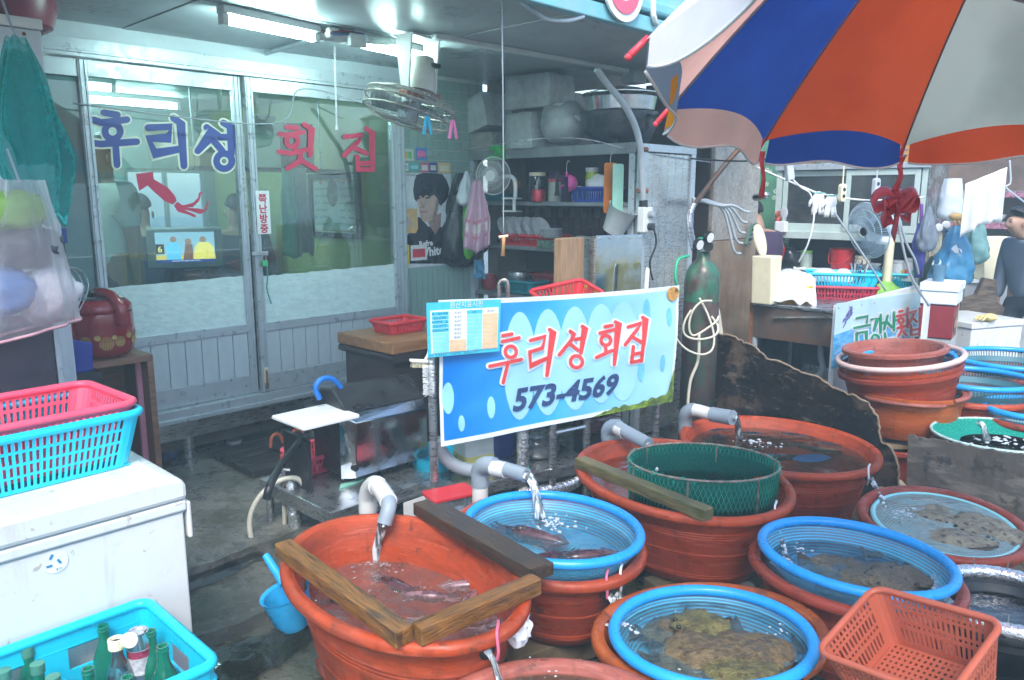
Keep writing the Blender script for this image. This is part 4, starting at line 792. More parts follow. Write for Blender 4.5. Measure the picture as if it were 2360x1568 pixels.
def buv(cx, cy):                                            # close-up coordinates of the photo -> (u, v) on the cloth
 x, y = (1600 + cx / 1.96) / 1.7364, (1100 + cy / 1.96) / 1.7364; X, Z = on_thing(ban, x, y)
 v = .5
 for _ in range(6):
  l = LB_[0] + (LT[0] - LB_[0]) * v; r = RB[0] + (RT[0] - RB[0]) * v; u = (X - l) / (r - l)
  top = LT[1] + (RT[1] - LT[1]) * u - .012 * sin(pi * u); bot = LB_[1] + (RB[1] - LB_[1]) * u; v = (Z - bot) / (top - bot)
 return u, v
bprint = lambda cx, cy, l: bsurf(*buv(cx, cy), l)
def oval(cx, cy, rx, ry, l, m, name='printed_bubble', rot=0, clip=None):
 pl = []
 for k in range(28):
  g = 2 * pi * k / 28; x, y = rx * cos(g), ry * sin(g); pl.append((cx + x * cos(rot) - y * sin(rot), cy + x * sin(rot) + y * cos(rot)))
 c = bprint(cx, cy, l); V = [c]; F = []
 rings = 4
 for q in range(1, rings + 1): V += [bprint(cx + (x - cx) * q / rings, cy + (y - cy) * q / rings, l) for x, y in pl]
 for k in range(28):
  F.append((0, 1 + k, 1 + (k + 1) % 28))
  for q in range(rings - 1): F.append((1 + q * 28 + k, 1 + (q + 1) * 28 + k, 1 + (q + 1) * 28 + (k + 1) % 28, 1 + q * 28 + (k + 1) % 28))
 return MB().add(V, F).mk(name, m, ban, smooth=2)
for k, (cx, t_, bt_) in enumerate(((940, 290, 1140), (1160, 268, 1105), (1370, 248, 1060), (1575, 228, 1010), (1745, 208, 990))): oval(cx, (t_ + bt_) / 2, 128, (bt_ - t_) / 2, .0015 + .0004 * k, M_BANP)
for k, q in enumerate(((380, 970, 46, 124), (712, 1040, 32, 86), (480, 1165, 25, 64))): oval(*q, .0015, mat('banner_bubble', (.30, .66, .88), rough=.45, var=.1))
for k, q in enumerate(((1930, 310, 28, 120), (1885, 730, 26, 105), (2108, 330, 20, 72), (2056, 690, 18, 66))): oval(*q, .0035 + .0003 * k, mat('banner_drop', (.16, .52, .80), rough=.45))
BST = [[(800, 474), (868, 462)], [(795, 520), (925, 492)], ('o', (858, 600), 44), [(690, 712), (800, 690), (940, 660)], [(832, 695), (802, 842)],
       [(1015, 512), (1130, 482), (1108, 572), (1008, 602), (1018, 712), (1160, 645)], [(1165, 428), (1192, 445), (1148, 788)],
       [(1325, 440), (1355, 462), (1335, 510), (1240, 625)], [(1320, 535), (1388, 590)], [(1368, 506), (1430, 492)], [(1420, 402), (1442, 415), (1408, 612)], ('o', (1372, 678), 46),
       [(1600, 406), (1655, 396)], [(1560, 456), (1685, 426)], ('o', (1606, 512), 38), [(1602, 555), (1604, 600)], [(1530, 645), (1650, 590)], [(1680, 368), (1705, 378), (1668, 698)],
       [(1780, 408), (1882, 376), (1850, 420), (1752, 545)], [(1800, 480), (1885, 528)], [(1890, 332), (1912, 345), (1895, 545)], [(1815, 560), (1802, 682)], [(1890, 552), (1880, 672)], [(1808, 622), (1884, 604)], [(1806, 682), (1880, 666)]]
def bletters(name, wd, l, m, B0):
 b = MB(); z = l
 for st in B0:
  z += .00015
  if st[0] == 'o':
   for q in ring_polys(st[1], st[2], wd, 18): b.add([bprint(x, y, z) for x, y in q], [(0, 1, 2, 3)])
  else:
   q = stroke_poly(st, wd); b.add([bprint(x, y, z) for x, y in q], [tuple(range(len(q)))])
 b.mk(name, m, ban)
for i0, i1 in ((0, 5), (5, 7), (7, 12), (12, 18), (18, 25)): bletters('letter_outline', 56, .006, M_BANW, BST[i0:i1]); bletters('letter', 27, .0105, M_BANR, BST[i0:i1])
def on_cloth(o, u0, v0, u1, v1, l):
 xs = [v.co.x for v in o.data.vertices]; ys = [v.co.y for v in o.data.vertices]; a, c, d, e = min(xs), max(xs), min(ys), max(ys)
 for v in o.data.vertices: f_, g_ = (v.co.x - a) / (c - a), (v.co.y - d) / (e - d); v.co = bsurf(u0 + (u1 - u0) * f_, v0 + (v1 - v0) * g_, l)
 o.matrix_local = Matrix.Identity(4)
(ua, va), (ub, vb_) = buv(878, 1120), buv(1712, 835)
o = font_text('phone_number', '573-4569', .2, M_BANN, ban, Matrix.Identity(4), offset=.004, shear=.18); on_cloth(o, ua, .155, ub, .335, .0075)
M_MOSS = mat('moss', (.16, .26, .03), rough=.9, var=.5, scale=40, dirt=(.04, .06, .02), dirt_amt=.8, dirt_scale=18, bump=.8, bscale=120)
b = MB(); N_ = 60
for i in range(N_):
 q0, q1 = i / N_, (i + 1) / N_; h = lambda q: (.03 + .05 * q ** 2 + .05 * abs(noi((q * 9, 0, 2))) + .22 * max(0, q - .93) / .07) * min(1, q * 6)
 U = lambda q: .60 + .395 * q
 b.add([bsurf(U(q0), .004, .009), bsurf(U(q1), .004, .009), bsurf(U(q1), h(q1), .009), bsurf(U(q0), h(q0), .009)], [(0, 1, 2, 3)])
b.mk('moss_growth', M_MOSS, ban)
MB().add([bsurf(.965 + .03 * cos(g), .945 + .05 * sin(g) * (1.4 if sin(g) < 0 else 1), .008) for g in [k * .52 for k in range(12)]], [tuple(range(12))]).mk('rust_stain', mat('rust_stain', (.50, .26, .06), rough=.8, var=.4, scale=60), ban)
MB().lathe([(.004, 0), (.009, 0), (.009, .004), (.004, .004), (.004, 0)], 14, c=bsurf(.98, .965, .009), M=turn(RAD(90), 3, 'X')).mk('eyelet', M_RUST, ban)
nb_ = thing('origin_board', 'cyan framed origin price table fixed over the left corner of the banner', 'notice', BL + turn(BA, 3, 'Z') @ V((0, -.035, 0)), BA)
def nbp(cx, cy): return on_thing(nb_, (1600 + cx / 1.96) / 1.7364, (1100 + cy / 1.96) / 1.7364)
A, B, Cc, D = nbp(208, 222), nbp(792, 195), nbp(780, 600), nbp(222, 652)
def nbq(u, v): x = (D[0] * (1 - u) + Cc[0] * u) * (1 - v) + (A[0] * (1 - u) + B[0] * u) * v; z = (D[1] * (1 - u) + Cc[1] * u) * (1 - v) + (A[1] * (1 - u) + B[1] * u) * v; return x, z
def nquad(name, u0, u1, v0, v1, y0, m):
 b = MB(); b.prism([nbq(u0, v0), nbq(u1, v0), nbq(u1, v1), nbq(u0, v1)], y0 - .0012, y0); return b.mk(name, m, nb_)
M_NCY = mat('notice_cyan', (.06, .52, .70), rough=.25, var=.03, coat=.4); M_NWH = mat('notice_white', (.75, .78, .78), rough=.3); M_NLC = mat('notice_aqua', (.22, .68, .72), rough=.3); M_NOR = mat('notice_peach', (.75, .52, .30), rough=.3)
MB().prism([nbq(0, 0), nbq(1, 0), nbq(1, 1), nbq(0, 1)], 0, .006).mk('board_sheet', M_NCY, nb_); nquad('table_panel', .04, .965, .07, .86, -.0012, M_NWH)
for r_ in range(10):
 v1 = .83 - r_ * .076; v0 = v1 - .066
 nquad('table_cell', .06, .28, v0, v1, -.0026, M_NCY if r_ < 5 else M_NLC); nquad('table_cell', .525, .735, v0, v1, -.0026, M_NCY if r_ < 1 else M_NLC)
 if r_ > 6: nquad('table_cell', .29, .515, v0, v1, -.0026, M_NOR)
 if r_ > 0: nquad('table_cell', .745, .955, v0, v1, -.0026, M_NOR)
def ntext(tx, u, v, sz, m): x, z = nbq(u, v); font_text('table_text', tx, sz, m, nb_, upright(x, -.0045, z) @ turn(atan2(Cc[1] - D[1], Cc[0] - D[0]), 4, 'Z'))
ntext('원산지표시판', .52, .895, .03, M_NWH)
x, z = nbq(.17, .775); dz_ = (z - nbq(.17, .699)[1]) / .014; RM = turn(atan2(Cc[1] - D[1], Cc[0] - D[0]), 4, 'Z'); small_print('table_text', 6, 5, .014, M_INK, nb_, upright(x, -.0045, z) @ RM, dz_)
x, z = nbq(.40, .775); font_text('table_text', '\n'.join(['국내산'] * 7), .014, M_INK, nb_, upright(x, -.0045, z) @ RM, line=dz_); ntext('국내산', .85, .775, .014, M_INK)
for u, v, n_ in ((.63, .775, 3), (.35, .02, 22)): x, z = nbq(u, v); small_print('table_text', n_, 1, .012, M_INK, nb_, upright(x, -.0045, z) @ RM)
br = thing('scrub_brush', 'white handled scrubbing brush hanging left of the banner', 'brush', PY(970, 832, 3.3), BA)
MB().cbox((0, 0, 0), (.10, .03, .012), turn(RAD(8), 3, 'Y')).mk('brush_head', M_WHITE, br, bevel=.003)
hb = MB()
for i in range(60): x = uni(-.045, .045); y = uni(-.012, .012); hb.tube([(x, y, -.006 - .14 * x), (x + uni(-.004, .004), y, -.03 - .14 * x)], .0015, 3)
tag(hb.mk('bristles', M_CREAM, br), kind='stuff'); MB().tube(bez([(.02, 0, .004), (.035, 0, .03), (.045, .0, .10)], 5), .006, 8).mk('handle', M_WHITE, br, smooth=True)
br = thing('bottle_brush', 'white bottle brush hanging below the scrubbing brush', 'brush', PY(988, 905, 3.3), BA)
MB().tube([(0, 0, 0), (.002, 0, .15)], .003, 6).mk('wire', M_STEEL, br); hb = MB()
for i in range(420): z = uni(-.01, .12); g = random.random() * 6.28; hb.tube([(0, 0, z), (.026 * cos(g), .026 * sin(g), z + uni(-.006, .006))], .0012, 3, caps=False)
tag(hb.mk('bristles', M_WHITE, br), kind='stuff')
rk = thing('steel_rack', 'stainless steel rack and counter behind the banner', 'rack', BL, BA)
for x, y in ((-.02, .03), (.62, .03), (.84, .05), (1.02, .03), (1.30, .05), (.3, .5), (.66, .5), (1.30, .5)): MB().tube([(x, y, .0), (x, y, .98)], .019, 12).mk('post', M_STEEL, rk, smooth=True)
MB().box(.28, 1.38, .012, .56, .98, 1.02).mk('counter_top', M_STEEL, rk, bevel=.004); MB().box(.0, .86, .02, .52, .245, .275).mk('lower_shelf', M_STEEL, rk, bevel=.004)
MB().box(.0, .86, .012, .02, .22, .275).mk('shelf_lip', M_STEEL, rk, bevel=.003)
MB().tube([(.6, .03, .45), (.84, .05, .45)], .012, 8).mk('cross_rail', M_STEEL, rk, smooth=True); MB().box(.2, 1.3, .5, .51, .3, .97).mk('back_sheet', M_BLACK, rk)
def R3(x, y, z): return BL + turn(BA, 3, 'Z') @ V((x, y, 0)) + V((0, 0, z))
t = thing('jerry_can', 'white plastic can half full of yellow liquid on the lower shelf', 'can', R3(.27, .2, .276), BA)
MB().prism(rounded(-.08, .08, 0, .21, .015), -.07, .07).mk('can_body', mat('milky_plastic', (.66, .70, .64), rough=.45), t, bevel=.012); MB().prism(rounded(-.0815, .0815, .003, .1, .012), -.0715, .0715).mk('liquid_band', mat('yellow_liquid', (.62, .58, .16), rough=.4), t, bevel=.012); MB().lathe([(0, .0), (.025, 0), (.025, .03), (0, .03)], 16, c=(.03, 0, .205)).mk('cap', M_WHITE, t, smooth=True)
t = thing('water_jar', 'big ribbed clear plastic water jar on the lower shelf', 'jar', R3(.66, .24, .276), BA); M_CLR = glass('clear_plastic', (.80, .86, .88), ior=1.5, boost=1.6, smear=.2)
pr = [(.0, 0), (.10, 0), (.118, .015)] + [(.12 + .004 * sin(k * 1.57), .03 + k * .016) for k in range(16)] + [(.10, .30), (.05, .33), (.035, .36)]
MB().lathe(pr, 36).mk('jar_body', M_CLR, t, smooth=2)
t = thing('foil_pipe', 'upright foil wrapped pipe with green tape at its foot', 'pipe', R3(.46, .05, .10), BA); M_FOIL = mat('foil_wrap', (.72, .74, .75), rough=.28, metal=.9, var=.15, scale=60, bump=.7, bscale=70)
MB().tube([(0, 0, .2), (0, 0, .5)], [.03, .03], 16).mk('foil_sleeve', M_FOIL, t, smooth=True); MB().tube([(0, 0, .145), (0, 0, .205)], .033, 16).mk('green_tape', mat('green_tape2', (.02, .38, .22), rough=.4), t, smooth=True); MB().tube([(0, 0, 0), (0, 0, .146)], .027, 12).mk('white_hose', M_PVCW, t, smooth=True)
t = thing('foil_duct', 'bent foil wrapped duct running along the ground to the net tub', 'pipe', PZ(1190, 1130, .15), 0); MB().tube(bez([PZ(1190, 1130, .18) - t.location, PZ(1250, 1132, .16) - t.location, PZ(1310, 1118, .16) - t.location, PZ(1345, 1090, .2) - t.location], 8), .034, 14).mk('foil_sleeve', M_FOIL, t, smooth=2)
t = thing('ribbed_hose', 'grey ribbed hose curving down beside the yellow can', 'hose', R3(.1, .1, .276), BA); cur = bez([(-.08, 0, .22), (-.04, 0, .14), (.02, -.02, .08), (.1, -.04, .05), (.16, -.05, .045)], 9); MB().tube(cur, [.03 + .004 * (k % 2) for k in range(len(cur))], 14).mk('hose_run', M_GREYP, t, smooth=2); MB().tube([(.16, -.05, .045), (.20, -.055, .045)], .036, 14).mk('foil_cuff', M_FOIL, t, smooth=True)
t = thing('food_box', 'clear plastic food box with a red lid on the shelf end', 'box', R3(.0, -.09, .21), BA); MB().prism(rounded(-.10, .10, -.06, .06, .02), 0, .09, lambda x, y, z: (x, z, y)).mk('box_body', M_CLR, t); MB().prism(rounded(-.11, .11, -.07, .07, .02), .09, .105, lambda x, y, z: (x, z, y)).mk('lid', M_REDP, t, bevel=.003)
MB().box(-.09, .09, -.05, .05, -.1, -.002).mk('stand_block', M_BLACK, t)
t = thing('blue_basin', 'blue plastic basin pushed under the counter behind the ribbed hose', 'basin', R3(.12, .34, .276), BA); MB().lathe([(0, 0), (.1, 0), (.13, .08), (.14, .085), (.125, .08), (.09, .01), (0, .008)], 28).mk('basin_body', M_CYAN, t, smooth=True)
t = thing('motor_pump', 'dark maroon pump motor beneath the right half of the banner', 'pump', R3(.99, .2, .3), BA); MB().tube([(-.1, 0, .12), (.09, 0, .12)], .075, 18).mk('motor_body', mat('maroon_enamel', (.10, .03, .035), rough=.3, coat=.4), t, smooth=True, bevel=.01); MB().tube([(.09, 0, .12), (.13, 0, .12)], .05, 16).mk('end_cap', M_STEEL, t, smooth=True); MB().box(-.08, .08, -.06, .06, -.3, .05).mk('pump_base', M_BLACK, t); MB().lathe([(.05, .19), (.058, .19), (.058, .2), (.05, .2)], 16).mk('brass_ring', mat('brass', (.5, .4, .2), rough=.4, metal=.8), t)
t = thing('white_jug', 'white plastic container behind the pump', 'container', R3(1.12, .3, .0), BA); MB().prism(rounded(-.07, .07, 0, .62, .02), -.08, .08).mk('jug_body', M_WHITE, t, bevel=.01)
t = thing('blue_drum', 'blue plastic drum in the shadow under the counter', 'drum', R3(.5, .40, .276), BA); MB().lathe([(0, 0), (.12, 0), (.13, .05), (.13, .3), (.1, .34), (0, .34)], 24).mk('drum_body', mat('deep_blue', (.03, .05, .3), rough=.4), t, smooth=True)
t = thing('faucet', 'bent chrome faucet rising behind the origin board', 'faucet', PY(1150, 690, 3.75), BA); t.location.z = 1.02
MB().tube(bez([(0, 0, 0), (0, 0, .10), (.0, 0, .16), (.018, -.01, .18), (.035, -.02, .16), (.04, -.02, .02)], 6), .010, 10).mk('spout', mat('worn_chrome', (.45, .38, .33), rough=.3, metal=.9), t, smooth=2); MB().lathe([(0, 0), (.025, 0), (.022, .02), (.012, .03)], 16, c=(.04, -.02, .0)).mk('base', M_STEEL, t, smooth=True)
t = thing('cutting_board', 'thick wooden cutting board standing on the counter', 'cutting board', PY(1310, 668, 4.25), BA + RAD(12)); t.location.z = 1.02; z1 = PY(1310, 548, 4.25).z - 1.02
MB().prism(rounded(-.09, .09, -.0, z1, .012), -.03, .03).mk('board_body', mat('board_wood', (.36, .22, .12), rough=.55, var=.25, scale=4, dirt=(.22, .13, .07), dirt_amt=.5, stretch=(8, 8, 1)), t, bevel=.005)
t = thing('steel_box', 'polished steel screen standing on the counter beside the cutting board', 'screen', PY(1425, 660, 4.3), BA - RAD(4)); t.location.z = 1.02; z1 = PY(1425, 542, 4.3).z - 1.02
MB().box(-.15, .15, 0, .012, 0, z1).mk('mirror_sheet', mat('mirror_steel', (.68, .72, .75), rough=.08, metal=1, var=.03, bump=.12, bscale=5), t, bevel=.002); MB().box(-.155, -.12, .013, .2, 0, z1 - .01).mk('side_sheet', M_STEEL, t)
for k in range(5): MB().lathe([(0, 0), (.008, 0), (.005, .004), (0, .005)], 10, c=(-.13 + .065 * k, 0, z1 - .015), M=turn(RAD(90), 3, 'X')).mk('rivet', M_STEEL, t)
t = thing('plastic_knife', 'white blade standing upright at the right end of the counter', 'knife', PY(1487, 660, 4.2), BA); t.location.z = 1.02; MB().prism([(-.012, 0), (.012, 0), (.022, .19), (.008, .2), (-.002, .18)], -.004, .004).mk('blade', M_WHITE, t)
def perim(hx, hy, r, nx, ny, k=4):
 """points round a rounded rectangle; flag 1 marks where a slot may start"""
 P = []
 def edge(p, q, n):
  m_ = 2 * n + 1
  for i in range(m_): u = i / m_; P.append((p[0] + (q[0] - p[0]) * u, p[1] + (q[1] - p[1]) * u, i % 2 == 1))
 def corner(cx, cy, a):
  for i in range(k): g = RAD(a + 90 * i / k); P.append((cx + r * cos(g), cy + r * sin(g), False))
 edge((-hx + r, -hy), (hx - r, -hy), nx); corner(hx - r, -hy + r, -90); edge((hx, -hy + r), (hx, hy - r), ny); corner(hx - r, hy - r, 0)
 edge((hx - r, hy), (-hx + r, hy), nx); corner(-hx + r, hy - r, 90); edge((-hx, hy - r), (-hx, -hy + r), ny); corner(-hx + r, -hy + r, 180)
 return P
def basket(name, label, loc, rz, hx, hy, H, m, group=None, nx=16, ny=11, rows=((.12, .45), (.55, .86)), taper=.85, r=.03, rim=.011, cat='basket', tilt=None, bottom=True, lip=.0, th=.003):
 t = thing(name, label, cat, loc, rz, group, tilt); P = perim(hx, hy, r, nx, ny); vs_ = [0]; sl = []
 for a, c in rows: sl.append(len(vs_)); vs_ += [a, c]
 vs_ = vs_ + [1]
 def f(i, v): k = taper + (1 - taper) * v; return (P[i][0] * k, P[i][1] * k, H * v)
 MB().grid(f, list(range(len(P))), vs_, hole=lambda i, j: P[i][2] and j in sl, closed=True).mk('slotted_wall', m, t, solid=th)
 MB().tube([(x * 1.0, y * 1.0, H) for x, y, _ in P], rim, 8, closed=True).mk('rim', m, t, smooth=2)
 if bottom:
  hx2, hy2 = hx * taper - .004, hy * taper - .004; n1, n2 = nx, ny
  ux = [-hx2 + 2 * hx2 * i / (2 * n1 + 1) for i in range(2 * n1 + 2)]; uy = [-hy2 + 2 * hy2 * i / (2 * n2 + 1) for i in range(2 * n2 + 2)]
  MB().grid(lambda u, v: (u, v, .001), ux, uy, hole=lambda i, j: i % 2 == 1 and j % 2 == 1).mk('slotted_base', m, t, solid=th)
 return t
p = PY(1305, 683, 4.0); t = basket('plastic_basket', 'red plastic basket tipped up behind the top of the banner', (p.x, p.y, 1.045), BA + RAD(-3), .16, .11, .07, M_REDP, None, 12, 8, ((.15, .85),), tilt=(RAD(14), RAD(-8)))
t = thing('green_ring', 'lime green tape roll on the counter beside the cutting board', 'tape roll', PY(1357, 660, 4.18), BA); t.location.z = 1.075; MB().tube([(.045 * cos(g), 0, .052 * sin(g)) for g in [k * .26 for k in range(24)]], .011, 8, closed=True).mk('ring', mat('lime', (.5, .62, .05), rough=.4), t, smooth=2)
st = wthing('steel_table', 'low wet stainless steel table in front of the shop doors', 'table', -.235, 1.25, 0)
MB().box(-.285, .295, -.29, .29, .285, .305).mk('table_top', M_STEEL, st, bevel=.003); MB().box(-.285, .295, -.296, -.291, .245, .305).mk('apron', M_STEEL, st); MB().box(-.291, -.286, -.29, .29, .245, .305).mk('apron', M_STEEL, st)
for x in (-.26, .27):
 for y in (-.26, .26): MB().tube([(x, y, .06), (x, y, .286)], .018, 10).mk('leg', M_STEEL, st, smooth=True); MB().tube([(x, y, .05), (x, y, .085)], .022, 10).mk('foot', M_BLACK, st, smooth=True)
fl = SNZ(800, 1106, .34); fr = SNZ(985, 1055, .34); ms, mnn = (fl[0] + fr[0]) / 2, (fl[1] + fr[1]) / 2; mwid = hypot(fr[0] - fl[0], fr[1] - fl[1]); mrot = -math.degrees(atan2(fr[1] - fl[1], fr[0] - fl[0]))
sl_ = wthing('fish_slicer', 'black and steel fish slicing machine on the low steel table', 'machine', ms, mnn, .306, mrot)
h1 = on_thing(sl_, 800, 965)[1]; MB().box(-mwid / 2, mwid / 2, .03, .30, .03, h1).mk('body', M_BLACK, sl_, bevel=.012)
hx = mwid / 2
b = MB(); b.add([(-hx - .012, .03, .03), (hx + .005, .03, .03), (hx + .005, .03, h1 + .015), (-hx - .012, .03, h1 + .015), (-hx + .04, -.012, .035), (hx, -.012, .045), (hx - .012, -.012, h1 - .03), (-hx + .05, -.012, h1 - .025)], [(4, 5, 6, 7), (0, 1, 5, 4), (1, 2, 6, 5), (2, 3, 7, 6), (3, 0, 4, 7)]); b.mk('front_panel', mat('brushed_panel', (.55, .58, .60), rough=.16, metal=1, var=.05, scale=8, bump=.05), sl_, bevel=.003)
b = MB(); b.prism([(.03, h1 + .001), (.02, h1 + .02), (.15, h1 + .11), (.27, h1 + .09), (.30, h1 + .001)], -hx + .02, hx + .01, lambda x, y, z: (y, x, z)); b.mk('hood', mat('black_hood', (.02, .021, .024), rough=.35, var=.3), sl_, bevel=.015)
MB().box(-hx - .05, -hx - .001, .05, .29, h1 * .72, h1 + .01).mk('side_arm', M_BLACK, sl_); MB().box(-hx - .16, -hx - .145, .05, .28, .0, h1 * .75).mk('side_plate', M_BLACK, sl_)
for x, z in ((-hx + .01, .06), (-hx + .01, h1 - .02), (-hx + .01, h1 * .5), (hx - .01, h1 - .005), (hx - .03, .05)): MB().lathe([(0, 0), (.007, 0), (.005, .004), (0, .004)], 10, c=(x, .028, z), M=turn(RAD(90), 3, 'X')).mk('bolt', M_STEEL, sl_)
for x in (-hx + .03, hx - .04):
 for y in (.06, .26): MB().tube([(x, y, 0), (x, y, .032)], .014, 8).mk('foot', M_BLACK, sl_)
MB().lathe([(0, .0), (.016, 0), (.016, .02), (0, .02)], 14, c=(-hx + .035, .0, .085), M=turn(RAD(90), 3, 'X')).mk('knob', M_BLACK, sl_, smooth=True)
cur = bez([on_thing(sl_, x, y, .15)[:1] + (.15,) + on_thing(sl_, x, y, .15)[1:] for x, y in ((737, 920), (727, 895), (738, 876), (760, 872), (778, 884), (790, 902))], 7)
MB().tube(cur, [.0105 + .0045 * (k % 2) for k in range(len(cur))], 10).mk('flexible_hose', mat('hose_blue', (.01, .16, .55), rough=.4), sl_, smooth=2); e = cur[-1]
MB().tube([e, e + V((.012, 0, -.03)), e + V((.016, 0, -.045))], [.008, .016, .02], 10).mk('nozzle', mat('nozzle_yellow', (.8, .45, .03), rough=.4), sl_, smooth=True)
c = [SNZ(x, y, .306 + h1 + .02) for x, y in ((665, 968), (722, 996), (788, 952))]
t = wthing('white_board', 'white plastic feed board jutting from the left of the slicer', 'board', (c[0][0] + c[2][0]) / 2, (c[0][1] + c[2][1]) / 2, .306 + h1 + .012, 0); bw = abs(c[2][0] - c[1][0]) / 2 + .02; bd = abs(c[1][1] - c[0][1]) / 2 + .02
MB().prism(rounded(-bw, bw, -bd, bd, .015), 0, .014, lambda x, y, z: (x, z, y)).mk('board_plate', M_WHITE, t, bevel=.003)
s_, n_ = SNZ(762, 1075, .33); t = basket('plastic_basket', 'pink red basket under the white feed board', w(s_ - .02, n_ - .10, .31), WROT, .12, .12, .085, M_PINKP, None, 10, 10, ((.2, .5), (.6, .85)), .8)
t = wthing('mint_scraper', 'mint green plastic scraper on the table under the slicer', 'scraper', *SNZ(810, 1112, .31), .306, 10); MB().prism([(-.09, -.015), (.06, -.02), (.09, .01), (-.05, .02)], 0, .006, lambda x, y, z: (x, z, y)).mk('blade', mat('mint', (.25, .6, .45), rough=.4), t)
s_, n_ = SNZ(700, 1075, .31); t = wthing('red_dish', 'red plastic dish with a cut out handle at the back of the steel table', 'dish', s_, n_ - .08, .306); MB().prism(rounded(-.06, .06, -.05, .05, .02), 0, .05, lambda x, y, z: (x, z, y)).mk('dish_body', mat('red_orange', (.7, .05, .03), rough=.4), t, bevel=.006)
t = wthing('paper_sheet', 'white paper sheet hanging below the edge of the steel table', 'paper', .0, 1.565, .12); MB().box(-.16, .06, -.003, 0, .03, .13).mk('sheet', M_WHITE, t); MB().cbox((-.03, -.004, .08), (.12, .001, .005), turn(RAD(-35), 3, 'Y')).mk('blue_line', M_LBLUE, t)
c0, c1_, c2_ = SNZ(831, 758, .86), SNZ(904, 793, .86), SNZ(983, 789, .86)
t = wthing('wood_top_counter', 'dark brown counter with a thick wooden slab top beside the shop doors', 'counter', c1_[0], c1_[1], .1); L_ = c2_[0] - c1_[0] + .35; D_ = c1_[1] - c0[1]
MB().box(.0, L_, 0, D_, .70, .76).mk('slab_top', mat('slab_wood', (.28, .14, .06), rough=.45, var=.35, scale=4, stretch=(1, 8, 8)), t, bevel=.006); M_BRN = mat('brown_laminate', (.035, .026, .028), rough=.4, var=.2)
MB().box(.03, L_ - .03, .03, D_ - .03, .02, .66).mk('cabinet_body', M_BRN, t, bevel=.004); MB().prism(rounded(.005, L_, .655, .698, .02), .005, D_).mk('rolled_edge', M_BRN, t)
s_, n_ = SNZ(950, 765, .87); basket('plastic_basket', 'small red basket on the wooden slab counter', w(s_, n_ - .12, .862), WROT, .13, .10, .06, M_REDP, None, 11, 8, ((.2, .8),), .85)
# tiled wall, poster, shelf bay
S0 = 1.72                                                   # plane of the shelf front
tw = wthing('tiled_wall', 'pale green tiled wall between the shop doors and the shelves', 'wall', 1.11, 0, 0)
M_TILE = mat('green_tile', (.27, .40, .36), rough=.22, var=.10, scale=3, coat=.3); M_GROUT = mat('grout', (.52, .60, .56), rough=.8)
MB().box(0, .75, .004, .1, .12, 2.40).mk('grout_bed', M_GROUT, tw)
tl = None; tsz = .064
for r_ in range(18):
 for k in range(11):
  x, z = .005 + k * .067, 1.17 + r_ * .067
  if tl is None: tl = MB().box(0, tsz, -.002, .006, 0, tsz).mk('tile', M_TILE, tw, bevel=.002); tl.location = (x, 0, z)
  else: piece(tl, tw, (x, uni(-.0006, .0006), z))
tl2 = None
for k in range(15):
 if tl2 is None: tl2 = MB().box(0, .044, -.002, .006, .14, 1.155).mk('tile_strip', M_TILE, tw, bevel=.002); tl2.location = (.005, 0, 0)
 else: piece(tl2, tw, (.005 + k * .0487, 0, 0))
def on_wall(x, y, n=.01): return ON_N(x, y, n)
pa, pb = on_wall(918, 398), on_wall(1042, 610); px_, pz_ = (pa[0] + pb[0]) / 2, (pa[1] + pb[1]) / 2; pw, ph = (pb[0] - pa[0]) / 2, (pa[1] - pb[1]) / 2
po = wthing('poster', 'drink poster of a dark haired man in black holding an iced coffee cup', 'poster', px_, .006, pz_)
MB().box(-pw, pw, -.002, 0, -ph, ph).mk('poster_sheet', mat('poster_grey', (.62, .66, .70), rough=.3, var=.04), po)
K = [0]
def pp_(name, pts, m):                                     # poster print; pts in poster close-up pixels (1600,560 + c/2.903)
 K[0] += 1; V = []
 for cx, cy in pts: s_, z_ = on_wall((1600 + cx / 2.903) / 1.7364, (560 + cy / 2.903) / 1.7364, .008); V.append((s_ - px_, -.0025 - K[0] * .00025, max(-ph, min(ph, z_ - pz_))))
 V = [(max(-pw, min(pw, x)), y, z) for x, y, z in V]; MB().add(V, [tuple(range(len(V)))]).mk(name, m, po)
PSK = mat('print_skin', (.50, .36, .30), rough=.3, var=.12, scale=6); PHA = mat('print_hair', (.022, .024, .035), rough=.3, var=.3); PBL = mat('print_black', (.02, .022, .03), rough=.3); PSH = mat('print_shade', (.30, .20, .17), rough=.3)
pp_('printed_shirt', [(95, 900), (230, 900), (330, 1010), (450, 1000), (606, 1080), (606, 1440), (0, 1440), (0, 1180), (100, 1090)], PBL)
pp_('printed_neck', [(310, 930), (400, 880), (480, 850), (470, 1000), (410, 1100), (350, 1010)], PSH)
pp_('printed_face', [(185, 620), (200, 720), (215, 800), (235, 900), (262, 945), (310, 960), (370, 930), (425, 860), (450, 740), (455, 640), (400, 560), (260, 560)], PSK)
pp_('printed_shadow', [(430, 860), (452, 740), (455, 640), (420, 700), (395, 830), (370, 925)], PSH)
pp_('printed_hair', [(150, 590), (165, 480), (190, 410), (260, 380), (400, 382), (490, 400), (540, 470), (570, 560), (560, 660), (520, 720), (470, 770), (448, 740), (440, 690), (395, 640), (345, 665), (300, 640), (265, 680), (235, 645), (205, 690), (190, 720), (165, 690)], PHA)
for pts in ([(195, 680), (240, 668), (240, 684), (200, 694)], [(290, 672), (350, 660), (352, 676), (296, 690)]): pp_('printed_eye', pts, PHA)
pp_('printed_nose', [(232, 700), (250, 770), (235, 790), (262, 796), (290, 785), (268, 760)], PSH); pp_('printed_lips', [(225, 830), (262, 822), (330, 830), (270, 856), (240, 850)], mat('print_lip', (.42, .18, .17), rough=.3))
